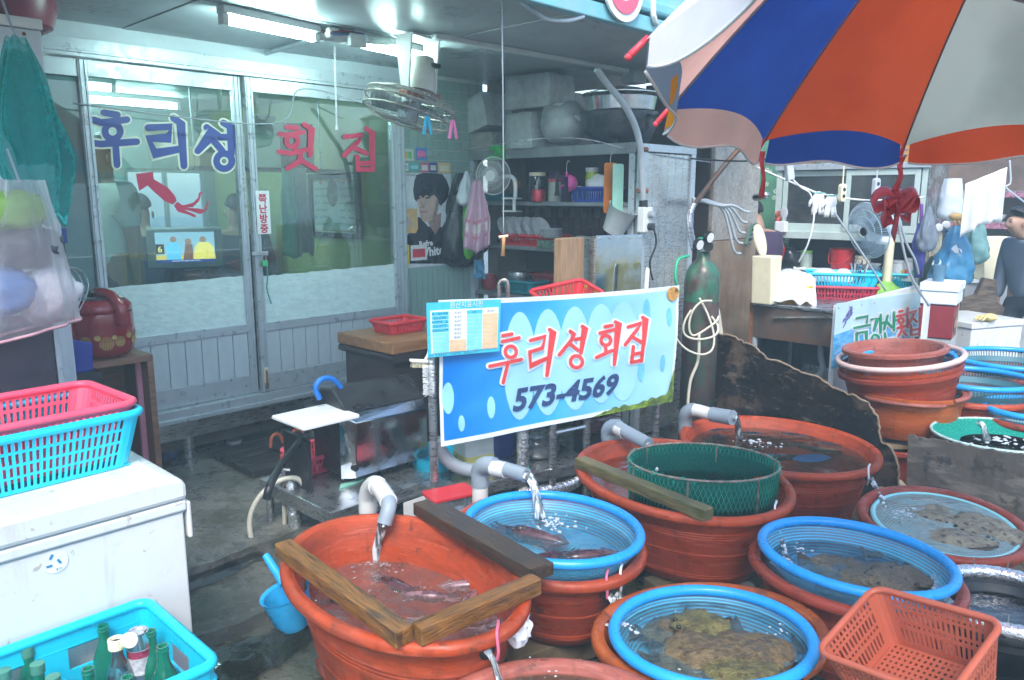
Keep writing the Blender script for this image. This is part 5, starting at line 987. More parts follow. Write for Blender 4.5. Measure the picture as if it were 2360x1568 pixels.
pp_('printed_cup', [(50, 800), (200, 800), (205, 1040), (180, 1085), (85, 1085), (60, 1000)], mat('print_coffee', (.62, .40, .16), rough=.3, var=.2)); pp_('printed_cup_top', [(45, 720), (195, 715), (200, 800), (50, 800)], mat('print_ice', (.55, .62, .68), rough=.3))
pp_('printed_hand', [(0, 890), (40, 860), (100, 900), (150, 960), (150, 1025), (110, 1000), (60, 960), (30, 990), (20, 1100), (15, 1220), (0, 1220)], PSK); pp_('printed_finger', [(20, 860), (30, 760), (50, 712), (66, 715), (52, 780), (48, 870)], PSK)
def ptext(tx, cx, cy, sz, m, off=.0, rot=0):
 s_, z_ = on_wall((1600 + cx / 2.903) / 1.7364, (560 + cy / 2.903) / 1.7364, .008); K[0] += 1; font_text('printed_text', tx, sz, m, po, upright(s_ - px_, -.003 - K[0] * .00025, z_ - pz_) @ turn(RAD(rot), 4, 'Z'), offset=off)
PRD = mat('print_red', (.55, .05, .03), rough=.3)
for q, (o_, m_) in enumerate(((.006, PRD), (.001, M_WHITE))): ptext('Refre', 300, 1235, .055, m_, o_, 4); ptext('White', 360, 1345, .085, m_, o_, 4)
ptext('Sweet & Delight', 95, 420, .022, PHA)
def card(label, x0, y0, x1, y1, cols, txt=None, n=.008):
 a, c = on_wall(x0, y0), on_wall(x1, y1); t = wthing('sticker', label, 'sticker', (a[0] + c[0]) / 2, n, (a[1] + c[1]) / 2, 0, 'stickers on the tiles'); hw_, hh_ = (c[0] - a[0]) / 2, (a[1] - c[1]) / 2
 MB().box(-hw_, hw_, -.0015, 0, -hh_, hh_).mk('card', mat('card_%d_%d' % (x0, y0), cols[0], rough=.35, var=.08, scale=30), t)
 for k, cc in enumerate(cols[1:]):
  m_ = mat('cardp_%d_%d_%d' % (x0, y0, k), cc, rough=.35); w_ = 2 * hw_ * .8 / (len(cols) - 1); xx = -hw_ * .8 + k * w_; MB().box(xx + .002, xx + w_ - .002, -.0025, -.0016, -hh_ * .6, hh_ * .5).mk('printed_block', m_, t)
 if txt: small_print('print', 4, 1, hh_ * .4, M_INK, t, upright(0, -.0032, hh_ * .1))
card('white sticker with orange and green pictures, top left on the tiles', 917, 342, 953, 372, [(.55, .62, .55), (.1, .3, .5), (.7, .4, .08), (.1, .4, .15)])
card('blue sticker with a pink label, top right on the tiles', 958, 340, 984, 370, [(.08, .22, .55), (.7, .15, .35)])
card('small white sticker at the left of the lower sticker row', 919, 376, 941, 394, [(.65, .68, .68), (.3, .4, .5)], '횟집')
card('small teal sticker in the lower sticker row', 943, 377, 966, 393, [(.05, .40, .42), (.3, .6, .6)])
card('pink and white leaflet in the lower sticker row', 969, 375, 988, 398, [(.6, .1, .2), (.6, .6, .6)])
card('dark blue leaflet in the lower sticker row', 989, 375, 1007, 398, [(.03, .05, .3), (.6, .62, .55)])
card('peach leaflet at the right of the lower sticker row', 1009, 375, 1038, 400, [(.68, .48, .25), (.7, .66, .5)])
card('yellow note stuck over the lower left of the poster', 919, 566, 943, 610, [(.75, .58, .02)], n=.013)
card('white and red card stuck over the bottom of the poster', 945, 566, 983, 599, [(.68, .68, .68), (.6, .03, .05)], '택배', n=.013)
shf = wthing('shelf_unit', 'grey metal shelf unit full of kitchen things beside the tiled wall', 'shelf', S0, 0, 0, -90)
zs = [ON_S(1262, y, S0)[1] for y in (352, 466, 572, 690)]    # underside heights of top and shelves
M_SHF = mat('shelf_grey', (.24, .27, .28), rough=.5, var=.15, dirt=(.1, .09, .08), dirt_amt=.4)
XL = 1.45; zt = zs[0] + .03
MB().box(0, XL, 0, .5, zs[0], zt).mk('top_board', M_SHF, shf, bevel=.003); MB().box(-.0, XL, -.012, -.001, zs[0] - .03, zt + .005).mk('top_fascia', M_SHF, shf, bevel=.003)
for z in zs[1:3]: MB().box(.02, XL - .05, .01, .48, z - .025, z).mk('shelf_board', M_SHF, shf, bevel=.003)
MB().box(.02, XL - .05, .01, .48, zs[3] - .025, zs[3]).mk('shelf_board', M_SHF, shf, bevel=.003)
for x in (.012, XL - .045): MB().box(x - .012, x + .03, -.002, .04, .1, zs[0] - .002).mk('post', M_ALU, shf, bevel=.003)
MB().box(0, XL, .49, .52, .1, zt).mk('back_sheet', M_DARK, shf)
bw_, bh_ = .052, .125; bk2 = None
for k in range(24):
 for r_ in range(4):
  x, z = .04 + k * .056, zs[2] - .0 + r_ * .128 - (.064 if k % 2 else 0)
  if z < zs[2] - .02 or z + bh_ > zs[1] - .02: continue
  if bk2 is None: bk2 = MB().box(0, bw_, 0, .02, 0, bh_).mk('brick', mat('dark_brick', (.075, .035, .045), rough=.6, var=.3), shf, bevel=.003); bk2.location = (x, .462, z)
  else: piece(bk2, shf, (x, .462, z))
MB().box(.02, XL - .05, .478, .489, zs[2], zs[1] - .026).mk('brick_joints', mat('joint_grey', (.16, .15, .16), rough=.9), shf)
ep = wthing('steel_end_panel', 'rusty edged stainless panel of vertical slats closing the end of the shelves', 'panel', S0, 1.47, 0); zt2 = ON_N(1525, 335, 1.47)[1]
for k in range(6): MB().box(.055 + k * .082, .055 + k * .082 + .078, -.005, .005, .12, zt2 - .05).mk('slat', M_STEEL, ep, bevel=.002)
for x in (.0, .545): MB().box(x, x + .05, -.02, .02, .1, zt2 - .04).mk('edge_post', M_ALU, ep, bevel=.003)
MB().box(.0, .595, -.022, .02, zt2 - .045, zt2).mk('top_bar', M_ALU, ep, bevel=.003); MB().box(.05, .55, .006, .02, .1, zt2 - .05).mk('backing', M_GREYP, ep)
def at_s(x, y, d=.0): n_, z_ = ON_S(x, y, S0 + d); return n_, z_
def shelf_thing(name, label, cat, x, y, d, z=None, rot=0, group=None):
 n_, z_ = at_s(x, y, d); return wthing(name, label, cat, S0 + d, n_, z_ if z is None else z, -90 + rot, group), n_, z_
M_FOAM2 = mat('styrofoam_bag', (.84, .87, .88), rough=.5, var=.06, bump=.3, bscale=14); M_BAGC = thin('clear_bag', (.85, .90, .92), .66, edge=True, gloss=.35, rough=.25)
def pack(label, x, y, sx, sy, sz, d, rot=0, tilt=0, m=None, lift=0):
 t, n_, z_ = shelf_thing('styrofoam_pack', label, 'pack', x, y, d, rot=rot, group='foam packs on the shelf top'); t.rotation_euler[1] = RAD(tilt)
 b = MB(); b.box(-sx / 2, sx / 2, -sy / 2, sy / 2, 0, sz); b.mk('foam_block', m or M_FOAM2, t, bevel=.012)
 b = MB(); b.box(-sx / 2 - .008, sx / 2 + .008, -sy / 2 - .008, sy / 2 + .008, -.004, sz + .008); o = b.mk('wrap', M_BAGC, t); md = o.modifiers.new('u', 'SUBSURF'); md.subdivision_type = 'SIMPLE'; md.levels = md.render_levels = 4
 dm = o.modifiers.new('d', 'DISPLACE'); tx = bpy.data.textures.get('crumple') or bpy.data.textures.new('crumple', 'CLOUDS'); tx.noise_scale = .06; dm.texture = tx; dm.strength = .018; return t
zt_ = zt + .006
t = pack('long white foam pack leaning at the left end of the shelf top', 1112, 300, .36, .25, .22, .12, 0, -14); t.location.z = zt_ + .13
t = pack('square white foam pack on top of the pile above the shelves', 1243, 260, .36, .26, .20, .14, 4); t.location.z = zt_ + .26
t = pack('white foam pack in the middle of the shelf top', 1225, 345, .24, .24, .22, .1, -5); t.location.z = zt_
t = pack('low foam pack supporting the leaning one at the left', 1125, 345, .28, .22, .12, .14, 3, 0, mat('brown_paper_bag', (.32, .24, .15), rough=.7, var=.2, bump=.4)); t.location.z = zt_
t, n_, z_ = shelf_thing('wrapped_bundle', 'round plastic wrapped bundle beside the black pot', 'bundle', 1308, 345, .12, zt_); b = MB(); b.ball((-.02, 0, .145), (.16, .14, .125), 40, 26); b.v = [tuple(V(v) * (1 + .16 * noi(V(v) * 9)) + V((0, 0, .0))) for v in b.v]; b.mk('bundle_body', M_FOAM2, t, smooth=2); b = MB(); b.ball((-.02, 0, .145), (.172, .155, .138), 48, 32); b.v = [tuple(V(v) * (1 + .12 * noi(V(v) * 11) + .06 * noi(V(v) * 30))) for v in b.v]; b.mk('wrap', M_BAGC, t, smooth=2)
t = cloth('green_cloth', 'bright green cloth hanging over the edge of the shelf top', 'cloth', S0 - .02, at_s(1150, 340)[0], at_s(1150, 336)[1], .16, .10, thin('lime_cloth', (.08, .5, .12), 0, translucent=.2), -90, 2, .012, 1)
t, n_, z_ = shelf_thing('black_pot', 'wide black pot with handles on the shelf top', 'pot', 1428, 325, .18, zt_); rp_ = .24
MB().lathe([(0, 0), (rp_ * .6, 0), (rp_ * .85, .04), (rp_ * .98, .12), (rp_, .19), (rp_ + .012, .195), (rp_ - .005, .19), (rp_ * .9, .1), (0, .03)], 40).mk('pot_body', mat('black_enamel', (.02, .024, .03), rough=.25, coat=.4), t, smooth=True)
for q in (-1, 1): MB().tube(bez([(q * rp_ * .99, -.06, .15), (q * (rp_ + .05), -.03, .155), (q * (rp_ + .05), .03, .155), (q * rp_ * .99, .06, .15)], 5), .009, 8).mk('handle', M_BLACK, t, smooth=2)
t2, n_, z_ = shelf_thing('steel_pan', 'shiny steel pan with a lid stacked in the black pot', 'pan', 1428, 325, .18, zt_ + .15); MB().lathe([(0, 0), (rp_ * .85, 0), (rp_ * .93, .1), (rp_ * .95, .13), (rp_ * .99, .135), (rp_ * .9, .13), (0, .02)], 40).mk('pan_body', mat('shiny_steel', (.7, .72, .74), rough=.15, metal=1, var=.05), t2, smooth=True); MB().lathe([(rp_ * 1.02, .15), (rp_ * 1.02, .156), (rp_ * .5, .19), (0, .2)], 40).mk('lid', M_STEEL, t2, smooth=True)
def cage(parent, R_, depth, nsp, m, M, rw=.0013, rings=(1, .72, .42)):
 b = MB(); tr = lambda x, y, z: M @ V((x, y, z))
 for k in range(nsp):
  g = 2 * pi * k / nsp; pts = []
  for j in range(7): q = .2 + .8 * j / 6; pts.append(tr(R_ * q * cos(g), R_ * q * sin(g), depth * sqrt(max(0, 1 - q * q)) + .0))
  b.tube(pts, rw, 3, caps=False)
  pts = [tr(R_ * q * cos(g), R_ * q * sin(g), -depth * .8 * sqrt(max(0, 1 - q * q))) for q in (1, .8, .5, .25)]; b.tube(pts, rw, 3, caps=False)
 tag(b.mk('cage_wires', m, parent), kind='stuff')
 for q in rings: MB().tube([tr(R_ * q * cos(g), R_ * q * sin(g), depth * sqrt(max(0, 1 - q * q))) for g in [2 * pi * i / 40 for i in range(40)]], rw * (3 if q == 1 else 1.3), 5, closed=True).mk('cage_ring', m, parent, smooth=2)
def blades(parent, R_, n, m, M, pitch=.35):
 for k in range(n):
  b = MB(); g0 = 2 * pi * k / n
  b.grid(lambda u, v: M @ V(((.18 + .74 * u) * R_ * cos(g0 + v * .9 + u * .3), (.18 + .74 * u) * R_ * sin(g0 + v * .9 + u * .3), (v - .5) * pitch * .12)), [0, .33, .66, 1], [0, .33, .66, 1]); b.mk('blade', m, parent, smooth=2, solid=.002)
t, n_, z_ = shelf_thing('clip_fan', 'small white clip fan fixed to the second shelf', 'fan', 1182, 463, -.06); Mf = Matrix.Translation((-.13, -.06, .165)) @ turn(RAD(90), 4, 'X') @ turn(RAD(22), 4, 'Y')
cage(t, .125, .05, 56, M_WHITE, Mf); blades(t, .115, 3, thin('fan_blade', (.5, .58, .6), .3), Mf); MB().lathe([(0, .05), (.035, .05), (.04, .04), (.04, 0)], 20, M=Mf.to_3x3(), c=Mf.translation).mk('hub', M_WHITE, t, smooth=True)
MB().tube([Mf @ V((0, 0, -.02)), Mf @ V((.0, 0, -.09))], [.045, .03], 14).mk('motor', M_WHITE, t, smooth=True); MB().tube(bez([(-.10, .0, .155), (-.02, .0, .16), (.02, 0, .12), (.02, 0, .02)], 5), .014, 10).mk('neck', M_WHITE, t, smooth=2)
for z in (.01, -.075): MB().prism([(-.07, 0), (.05, 0), (.06, .008), (-.075, .012)], -.03, .03, lambda x, y, z_, z=z: (x, y, z_ + z)).mk('clip_jaw', M_WHITE, t)
MB().tube([(.01, 0, -.065), (.01, 0, .012)], .012, 8).mk('clip_spring', M_WHITE, t)
zr = zs[1] + .001
def jar(name, label, x, d, r_, h, m, lidm=None, prof=None, lidname='lid', group=None, z=None):
 t, n_, z_ = shelf_thing(name, label, 'jar', x, 463, d, zr if z is None else z, 0, group); MB().lathe(prof or [(0, 0), (r_, 0), (r_ * 1.04, h * .1), (r_ * 1.04, h * .8), (r_ * .9, h), (0, h)], 24).mk('body', m, t, smooth=True)
 if lidm: MB().lathe([(0, h), (r_ * 1.02, h), (r_ * 1.02, h * 1.14), (0, h * 1.14)], 24).mk(lidname, lidm, t, smooth=True)
 return t
jar('dark_jar', 'dark glass jar with a cream lid and red base on the second shelf', 1238, .1, .055, .17, mat('dark_glass', (.015, .02, .03), rough=.12, coat=.5), M_CREAM); jar('red_tin', 'red tin standing in front of the dark jar', 1240, .02, .046, .08, mat('red_tin', (.45, .04, .06), rough=.3, metal=.5))
jar('clear_canister', 'clear canister with a red lid on the second shelf', 1278, .12, .045, .13, mat('milky', (.45, .48, .42), rough=.3), M_REDP); jar('steel_pot', 'small steel pot at the back of the second shelf', 1338, .25, .06, .09, M_STEEL, M_STEEL)
jar('lime_bottle', 'lime green thermos on the second shelf above the blue basket', 1363, .15, .042, .19, mat('lime_plastic', (.40, .52, .04), rough=.35), mat('pale_cap', (.6, .62, .6), rough=.4))
jar('purple_bowl', 'purple plastic bowl leaning at the back of the second shelf', 1290, .34, .09, .2, mat('purple', (.12, .04, .15), rough=.4)); jar('brown_ball', 'orange round sponge behind the clip fan', 1190, .2, .035, .06, mat('orange_sponge', (.55, .25, .04), rough=.8), None, [(0, 0), (.03, .01), (.035, .03), (.03, .055), (0, .06)], z=zr + .09)
t, n_, z_ = shelf_thing('teal_tray', 'teal plastic tray behind the clip fan on the second shelf', 'tray', 1140, 463, .2, zr); MB().prism(rounded(-.16, .16, -.1, .1, .02), 0, .06, lambda x, y, z: (x, z, y)).mk('tray_body', mat('teal', (.02, .2, .26), rough=.4), t, bevel=.004)
n_, z_ = at_s(1362, 460, .08); basket('plastic_basket', 'dark blue basket on the second shelf', w(S0 + .08 + .06, n_, zr), WROT - RAD(90), .15, .10, .085, mat('royal_blue', (.02, .06, .42), rough=.4), None, 12, 8, ((.2, .8),), .9)
t, n_, z_ = shelf_thing('white_cloth', 'white cloth heaped in the dark blue basket', 'cloth', 1385, 425, .12, zr + .05); b = MB(); b.ball((0, 0, .05), (.12, .07, .07), 20, 12); b.v = [tuple(V(v) + V((0, 0, .03 * noi(V(v) * 14)))) for v in b.v]; b.mk('heap', M_FOAM2, t, smooth=2)
def hook(t, x, z0, z1): MB().tube(bez([(x, 0, z0), (x, 0, z1 - .03), (x + .012, 0, z1), (x + .026, 0, z1 - .012)], 4), .0025, 5).mk('hook', M_STEEL, t, smooth=2)
t, n_, z_ = shelf_thing('pink_dipper', 'pink plastic strainer hanging from a hook at the shelf front', 'strainer', 1305, 415, -.02); hook(t, 0, .03, .12); M_PK = mat('hot_pink', (.75, .08, .35), rough=.4)
MB().lathe([(.055, 0), (.05, .02), (.03, .045), (0, .055)], 22, M=turn(RAD(35), 3, 'Z') @ turn(RAD(90), 3, 'Y'), c=(.02, .0, -.02)).mk('bowl', M_PK, t, smooth=2, solid=.003); MB().tube([(0, 0, .02), (.0, 0, .05)], .007, 8).mk('handle', M_PK, t); MB().tube([(-.05, 0, -.05), (-.02, 0, -.03)], .006, 8).mk('grip_tab', M_PK, t)
t, n_, z_ = shelf_thing('black_spatula', 'black spatula hanging behind the pink strainer', 'spatula', 1283, 430, .0); MB().prism([(-.008, .1), (.008, .1), (.012, -.02), (.02, -.06), (-.02, -.06), (-.012, -.02)], -.004, .004).mk('spatula_body', M_BLACK, t)
n_, z_ = at_s(1437, 375, -.02); t = wthing('orange_board', 'orange plastic cutting board hanging from a hook at the shelf end', 'cutting board', S0 - .03, at_s(1405, 430, -.03)[0], at_s(1405, 430, -.03)[1], -90 + 62); hook(t, 0, .13, .2)
MB().prism(rounded(-.04, .04, -.16, .14, .015), -.005, .005).mk('board_plate', mat('orange_plastic', (.75, .22, .02), rough=.4), t, bevel=.003)
t = wthing('mint_board', 'mint green plastic cutting board hanging beside the orange one', 'cutting board', S0 - .05, at_s(1420, 437, -.05)[0] + .01, at_s(1420, 437, -.05)[1], -90 + 70); MB().prism(rounded(-.038, .038, -.17, .15, .015), -.005, .005).mk('board_plate', mat('mint2', (.35, .66, .5), rough=.4), t, bevel=.003)
t = wthing('white_bucket', 'white plastic tub hanging tilted under the cutting boards', 'bucket', S0 - .05, at_s(1424, 507, -.05)[0], at_s(1424, 507, -.05)[1], -90); t.rotation_euler[1] = RAD(28); MB().lathe([(0, -.08), (.065, -.08), (.09, .08), (.095, .085), (.085, .08), (.06, -.07), (0, -.07)], 28).mk('bucket_body', mat('milky_white', (.66, .68, .68), rough=.4), t, smooth=True)
def bag(name, label, cat, P, rx, ry, h, m, rz=0, seed=0., group=None, neck=.25, crumple=.25, part='bag_body'):
 t = thing(name, label, cat, P, rz, group); b = MB()
 prof = lambda v: (neck + (1 - neck) * sin(min(1, v * 1.25) * pi / 2)) * (1 if v < .85 else sqrt(max(.0, 1 - ((v - .85) / .16) ** 2)))
 def f(g, v): k = prof(v) * (1 + crumple * noi((cos(g) * 2.2, sin(g) * 2.2, v * 5 + seed)) + .12 * crumple * sin(g * 9 + seed)); return (rx * k * cos(g), ry * k * sin(g), -h * v)
 b.grid(f, [2 * pi * i / 36 for i in range(36)], [j / 18 for j in range(19)], closed=True); b.mk(part, m, t, smooth=2); return t
M_BBAG = mat('black_bag', (.012, .014, .018), rough=.32, var=.3, bump=.4, bscale=18); M_WBAG = mat('white_bag', (.58, .64, .68), rough=.35, var=.06, bump=.4, bscale=20); M_GBAG = mat('lime_bag', (.12, .55, .04), rough=.45, bump=.3, bscale=16)
def hangP(x, y, d): n_, z_ = at_s(x, y, d); return w(S0 + d, n_, z_)
bag('hanging_bag', 'big black plastic bag hanging at the left end of the shelves', 'bag', hangP(1062, 400, -.12), .18, .11, .66, M_BBAG, WROT, 1.1, 'bags hung by the shelves', .2)
bag('hanging_bag', 'second black plastic bag hanging lower behind the pink towel', 'bag', hangP(1085, 440, -.06), .15, .08, .46, M_BBAG, WROT, 5.1, 'bags hung by the shelves', .2)
bag('hanging_bag', 'white plastic bag tied above the pink towel', 'bag', hangP(1075, 395, -.19), .075, .05, .24, M_WBAG, WROT, 2.7, 'bags hung by the shelves', .15)
bag('hanging_bag', 'lime green bag half hidden by the black bags', 'bag', hangP(1078, 445, -.15), .045, .03, .46, M_GBAG, WROT, 3.2, 'bags hung by the shelves', .7)
bag('hanging_bag', 'clear plastic bag over the edge of the poster', 'bag', hangP(1040, 430, -.13), .07, .05, .28, M_BAGC, WROT, 4.4, 'bags hung by the shelves', .2)
t = thing('pink_towel', 'pale pink towel with a printed band hanging beside the bags', 'towel', hangP(1098, 415, -.22), WROT - RAD(60)); b = MB()
def ftow(u, v, o=0): wd_ = .05 + .15 * min(1, v * 1.6); return ((u - .5) * wd_, .03 * sin(u * 15 + v * 3) * (.3 + v) - o, -v * (.50 - .13 * abs(u - .45)))
b.grid(ftow, [i / 30 for i in range(31)], [j / 20 for j in range(21)]); b.mk('towel_cloth', mat('pink_terry', (.66, .42, .52), rough=.9, bump=.5, bscale=160, var=.06), t, smooth=2, solid=.006)
for v0, v1, m_ in ((.56, .60, mat('towel_band', (.62, .22, .30), rough=.9)), (.62, .74, mat('towel_print', (.72, .66, .60), rough=.9)), (.78, .82, MATS['towel_band'])):
 b = MB(); b.grid(lambda u, v: ftow(u, v, .006), [.12 + .76 * i / 20 for i in range(21)], [v0, (v0 + v1) / 2, v1]); b.mk('printed_band', m_, t, smooth=2)
t = cloth('blue_rag', 'small blue rag hanging below the pink towel', 'rag', S0 - .16, at_s(1104, 605, -.16)[0], at_s(1104, 600, -.16)[1], .09, .13, thin('blue_rag', (.12, .32, .5), 0, translucent=.2), -70, 2, .01, .9)
zr3 = zs[2] + .001
n_, z_ = at_s(1205, 560, .03); basket('plastic_basket', 'long red basket of plates on the third shelf', w(S0 + .14, n_, zr3), WROT - RAD(90), .25, .12, .07, M_REDP, None, 18, 8, ((.2, .8),), .9)
pl_m = mat('plate_white', (.68, .70, .72), rough=.25, coat=.3)
for k in range(9): t, n_, z_ = shelf_thing('plate', 'white plate stood on edge in the long red basket', 'plate', 1165 + k * 10, 540, .08 + .05 * (k % 2), zr3 + .11, 0, 'plates in the red basket'); t.rotation_euler[1] = RAD(58 + 5 * (k % 3)); MB().lathe([(0, 0), (.05, 0), (.085, .012), (.088, .016), (.05, .006), (0, .004)], 28).mk('dish', pl_m, t, smooth=True)
for k in range(5): t, n_, z_ = shelf_thing('plate', 'white plate in the flat stack right of the red basket', 'plate', 1270, 548, .05, zr3 + .062 + k * .012, 0, 'plates in the flat stack'); MB().lathe([(0, 0), (.045, 0), (.075, .012), (.077, .016), (.045, .006), (0, .004)], 28).mk('dish', pl_m, t, smooth=True)
for k in range(4): t, n_, z_ = shelf_thing('bowl', 'white bowl stacked at the right end of the third shelf', 'bowl', 1375, 548, .06, zr3 + k * .016, 0, 'bowls on the third shelf'); MB().lathe([(0, 0), (.04, 0), (.085, .03), (.088, .034), (.04, .006), (0, .004)], 28).mk('dish', pl_m, t, smooth=True)
t, n_, z_ = shelf_thing('food_tub', 'small clear tub of greens on the third shelf', 'tub', 1258, 570, .0, zr3); MB().prism(rounded(-.05, .05, -.04, .04, .01), 0, .05, lambda x, y, z: (x, z, y)).mk('tub_body', mat('greens_tub', (.12, .2, .13), rough=.3, var=.4, scale=40), t, bevel=.003)
t, n_, z_ = shelf_thing('blue_tray', 'blue plastic tray at the right of the third shelf', 'tray', 1320, 560, .1, zr3); MB().prism(rounded(-.11, .11, -.08, .08, .02), 0, .05, lambda x, y, z: (x, z, y)).mk('tray_body', mat('blue_tray', (.03, .16, .4), rough=.4), t, bevel=.003)
zr4 = zs[3] + .001
n_, z_ = at_s(1195, 660, .05); basket('plastic_basket', 'teal basket on the lowest shelf', w(S0 + .12, n_, zr4 + .01), WROT - RAD(90), .15, .10, .08, mat('teal_plastic', (.0, .25, .3), rough=.4), None, 12, 8, ((.2, .8),), .85)
n_, z_ = at_s(1245, 655, .2); basket('plastic_basket', 'dark red basket behind the teal one on the lowest shelf', w(S0 + .3, n_ + .05, zr4 + .01), WROT - RAD(90), .16, .10, .12, mat('dark_red', (.3, .02, .03), rough=.4), None, 12, 8, ((.2, .8),), .85)
t, n_, z_ = shelf_thing('foil_pot', 'dented steel pot lying in the teal basket', 'pot', 1195, 650, .12, zr4 + .06); MB().lathe([(0, 0), (.06, .01), (.075, .06), (.07, .09), (0, .1)], 24).mk('pot_body', M_STEEL, t, smooth=True); MB().tube([(.06, 0, .06), (.14, -.03, .08)], .007, 8).mk('handle', M_BLACK, t)
t, n_, z_ = shelf_thing('rubber_glove', 'green and pink rubber glove lying at the front of the lowest shelf', 'glove', 1245, 670, .0, zr4); b = MB(); b.ball((0, 0, .03), (.07, .04, .03), 14, 8); [b.tube(bez([(.04, 0, .03), (.09, q * .02, .035), (.12, q * .035, .02)], 4), .010, 7) for q in (-1, 0, 1)]; b.mk('glove_body', mat('green_glove', (.03, .28, .22), rough=.6), t, smooth=2)
t, n_, z_ = shelf_thing('red_ball', 'red plastic pot at the left of the lowest shelf', 'pot', 1128, 665, .15, zr4); MB().lathe([(0, 0), (.05, 0), (.065, .06), (.05, .11), (0, .12)], 22).mk('pot_body', mat('deep_red', (.35, .02, .03), rough=.35), t, smooth=True)
ob = wthing('outlet_box', 'white outlet box with two plugs at the shelf end', 'outlet', ON_N(1484, 507, 1.50)[0], 1.50, ON_N(1484, 507, 1.50)[1]); MB().box(-.045, .045, -.03, .02, -.075, .075).mk('box_body', M_WHITE, ob, bevel=.006)
for z in (.03, -.04): MB().lathe([(0, 0), (.022, 0), (.02, .03), (.008, .035), (0, .035)], 16, c=(.01, -.03, z), M=turn(RAD(90), 3, 'X')).mk('plug', M_BLACK if z < 0 else M_GREYP, ob, smooth=True)
MB().tube(bez([(.01, -.06, -.04), (.03, -.07, -.14), (.0, -.05, -.25), (.05, -.04, -.36)], 5), .006, 6).mk('power_cord', M_BLACK, ob, smooth=2)
cp = wthing('conduit', 'bent grey conduit pipe running from the soffit down to the outlet box', 'conduit', ON_N(1484, 480, 1.5)[0], 1.5, ON_N(1484, 480, 1.5)[1]); o = cp.location
Mi = turn(-cp.rotation_euler[2], 3, 'Z'); MB().tube(bez([Mi @ (V(p) - o) for p in (PY(1374, 160, 4.45), PY(1400, 195, 4.5), PY(1440, 245, 4.55), PY(1466, 300, 4.62), PY(1477, 360, 4.66), PY(1480, 430, 4.68), PY(1482, 474, 4.7))], 8), .019, 12).mk('pipe_run', M_RUBBER, cp, smooth=2)
for y in (345, 440): MB().tube([Mi @ (PY(1468, y, 4.68) - o), Mi @ (PY(1492, y, 4.7) - o)], .014, 8).mk('clip', M_RUST, cp)
MB().tube([Mi @ (PY(1482, 462, 4.7) - o), Mi @ (PY(1483, 480, 4.7) - o)], .026, 12).mk('gland', M_BLACK, cp)
a_, c_ = sn(PZ(1000, 84, 2.385)), sn(PZ(1445, 165, 2.385)); tr = wthing('cable_trunking', 'long white trunking crossing the soffit to a junction box', 'trunking', a_[0], a_[1], 2.385, -math.degrees(atan2(c_[1] - a_[1], c_[0] - a_[0]))); L_ = hypot(c_[0] - a_[0], c_[1] - a_[1]); MB().box(0, L_, -.018, .018, -.012, .013).mk('trunk', M_WHITE, tr, bevel=.004); MB().box(L_ + .005, L_ + .14, -.05, .05, -.07, .01).mk('junction_box', M_GREYP, tr, bevel=.006)
a_, c_ = sn(PZ(578, 128, 2.39)), sn(PZ(745, 88, 2.39)); br_ = wthing('soffit_brace', 'pale curved brace from the door head to the lamps on the soffit', 'brace', a_[0], a_[1], 2.385, -math.degrees(atan2(c_[1] - a_[1], c_[0] - a_[0]))); L_ = hypot(c_[0] - a_[0], c_[1] - a_[1]); MB().tube(bez([(0, 0, -.03), (L_ * .3, 0, .0), (L_, 0, .004)], 6), .014, 8).mk('brace_bar', M_ALU, br_, smooth=2)
# things hung from the soffit
jb = thing('junction_cluster', 'white plastic lamp ballast with loose wires between the two lit tubes', 'ballast', PZ(790, 75, 2.39), WROT)
jb.location.z = 2.395; MB().box(-.12, .10, -.06, .05, -.05, 0).mk('ballast_box', M_WHITE, jb, bevel=.012); MB().box(-.02, .08, -.09, -.061, -.08, -.02).mk('cover', M_WHITE, jb, bevel=.006)
for k in range(6): MB().tube(bez([(-.14 + .01 * k, -.02 * (k % 3), -.03), (-.10, -.03 - .01 * k, .0 - .008 * k), (-.02 + .02 * k, -.07, -.012), (.05, -.05, -.006 * k)], 5), .004, 5).mk('wire', mat(('w_red', 'w_black', 'w_blue')[k % 3], ((.3, .05, .05), (.02, .02, .02), (.05, .1, .3))[k % 3], rough=.5), jb, smooth=2)
MB().tube([(.06, -.09, -.04), (.26, -.02, -.02)], .022, 12).mk('spare_tube', mat('unlit_tube', (.62, .68, .68), rough=.2), jb, smooth=True); MB().tube([(.10, -.05, -.03), (.30, .02, -.015)], .018, 12).mk('spare_tube', MATS['unlit_tube'], jb, smooth=True)
def cordthing(name, label, cat, pts, r, m, group=None, part='cord_run', n=8, extra=None):
 o = V(pts[0]); t = thing(name, label, cat, o, 0, group); MB().tube(bez([V(p) - o for p in pts], n), r, 6).mk(part, m, t, smooth=2); return t
t = cordthing('pull_string', 'white pull cord hanging from the ballast between the lamps', 'cord', [PY(770, 108, 4.05), PY(773, 200, 4.05), PY(776, 292, 4.05)], .005, M_WHITE); MB().lathe([(0, 0), (.008, 0), (.006, .022), (0, .024)], 10, c=PY(776, 295, 4.05) - t.location - V((0, 0, .01))).mk('cord_end', M_WHITE, t)
fb = thing('hanging_fan', 'large old wire caged fan on a white bracket below the soffit', 'fan', PZ(965, 90, 2.38), WROT + RAD(10)); fb.location.z = 2.39; fo = fb.location
P_h = PY(945, 222, 4.15) - fo; Mi = turn(-fb.rotation_euler[2], 3, 'Z'); Pc = Mi @ P_h
for q in (-1, 1): MB().prism([(-.05, 0), (.06, 0), (.03, -.27), (-.02, -.27)], -.006, .006, lambda x, y, z, q=q: (q * .105 + y, x, z)).mk('bracket_arm', M_WHITE, fb, bevel=.004)
MB().box(-.112, .112, -.06, .07, -.012, 0).mk('bracket_plate', M_WHITE, fb, bevel=.003)
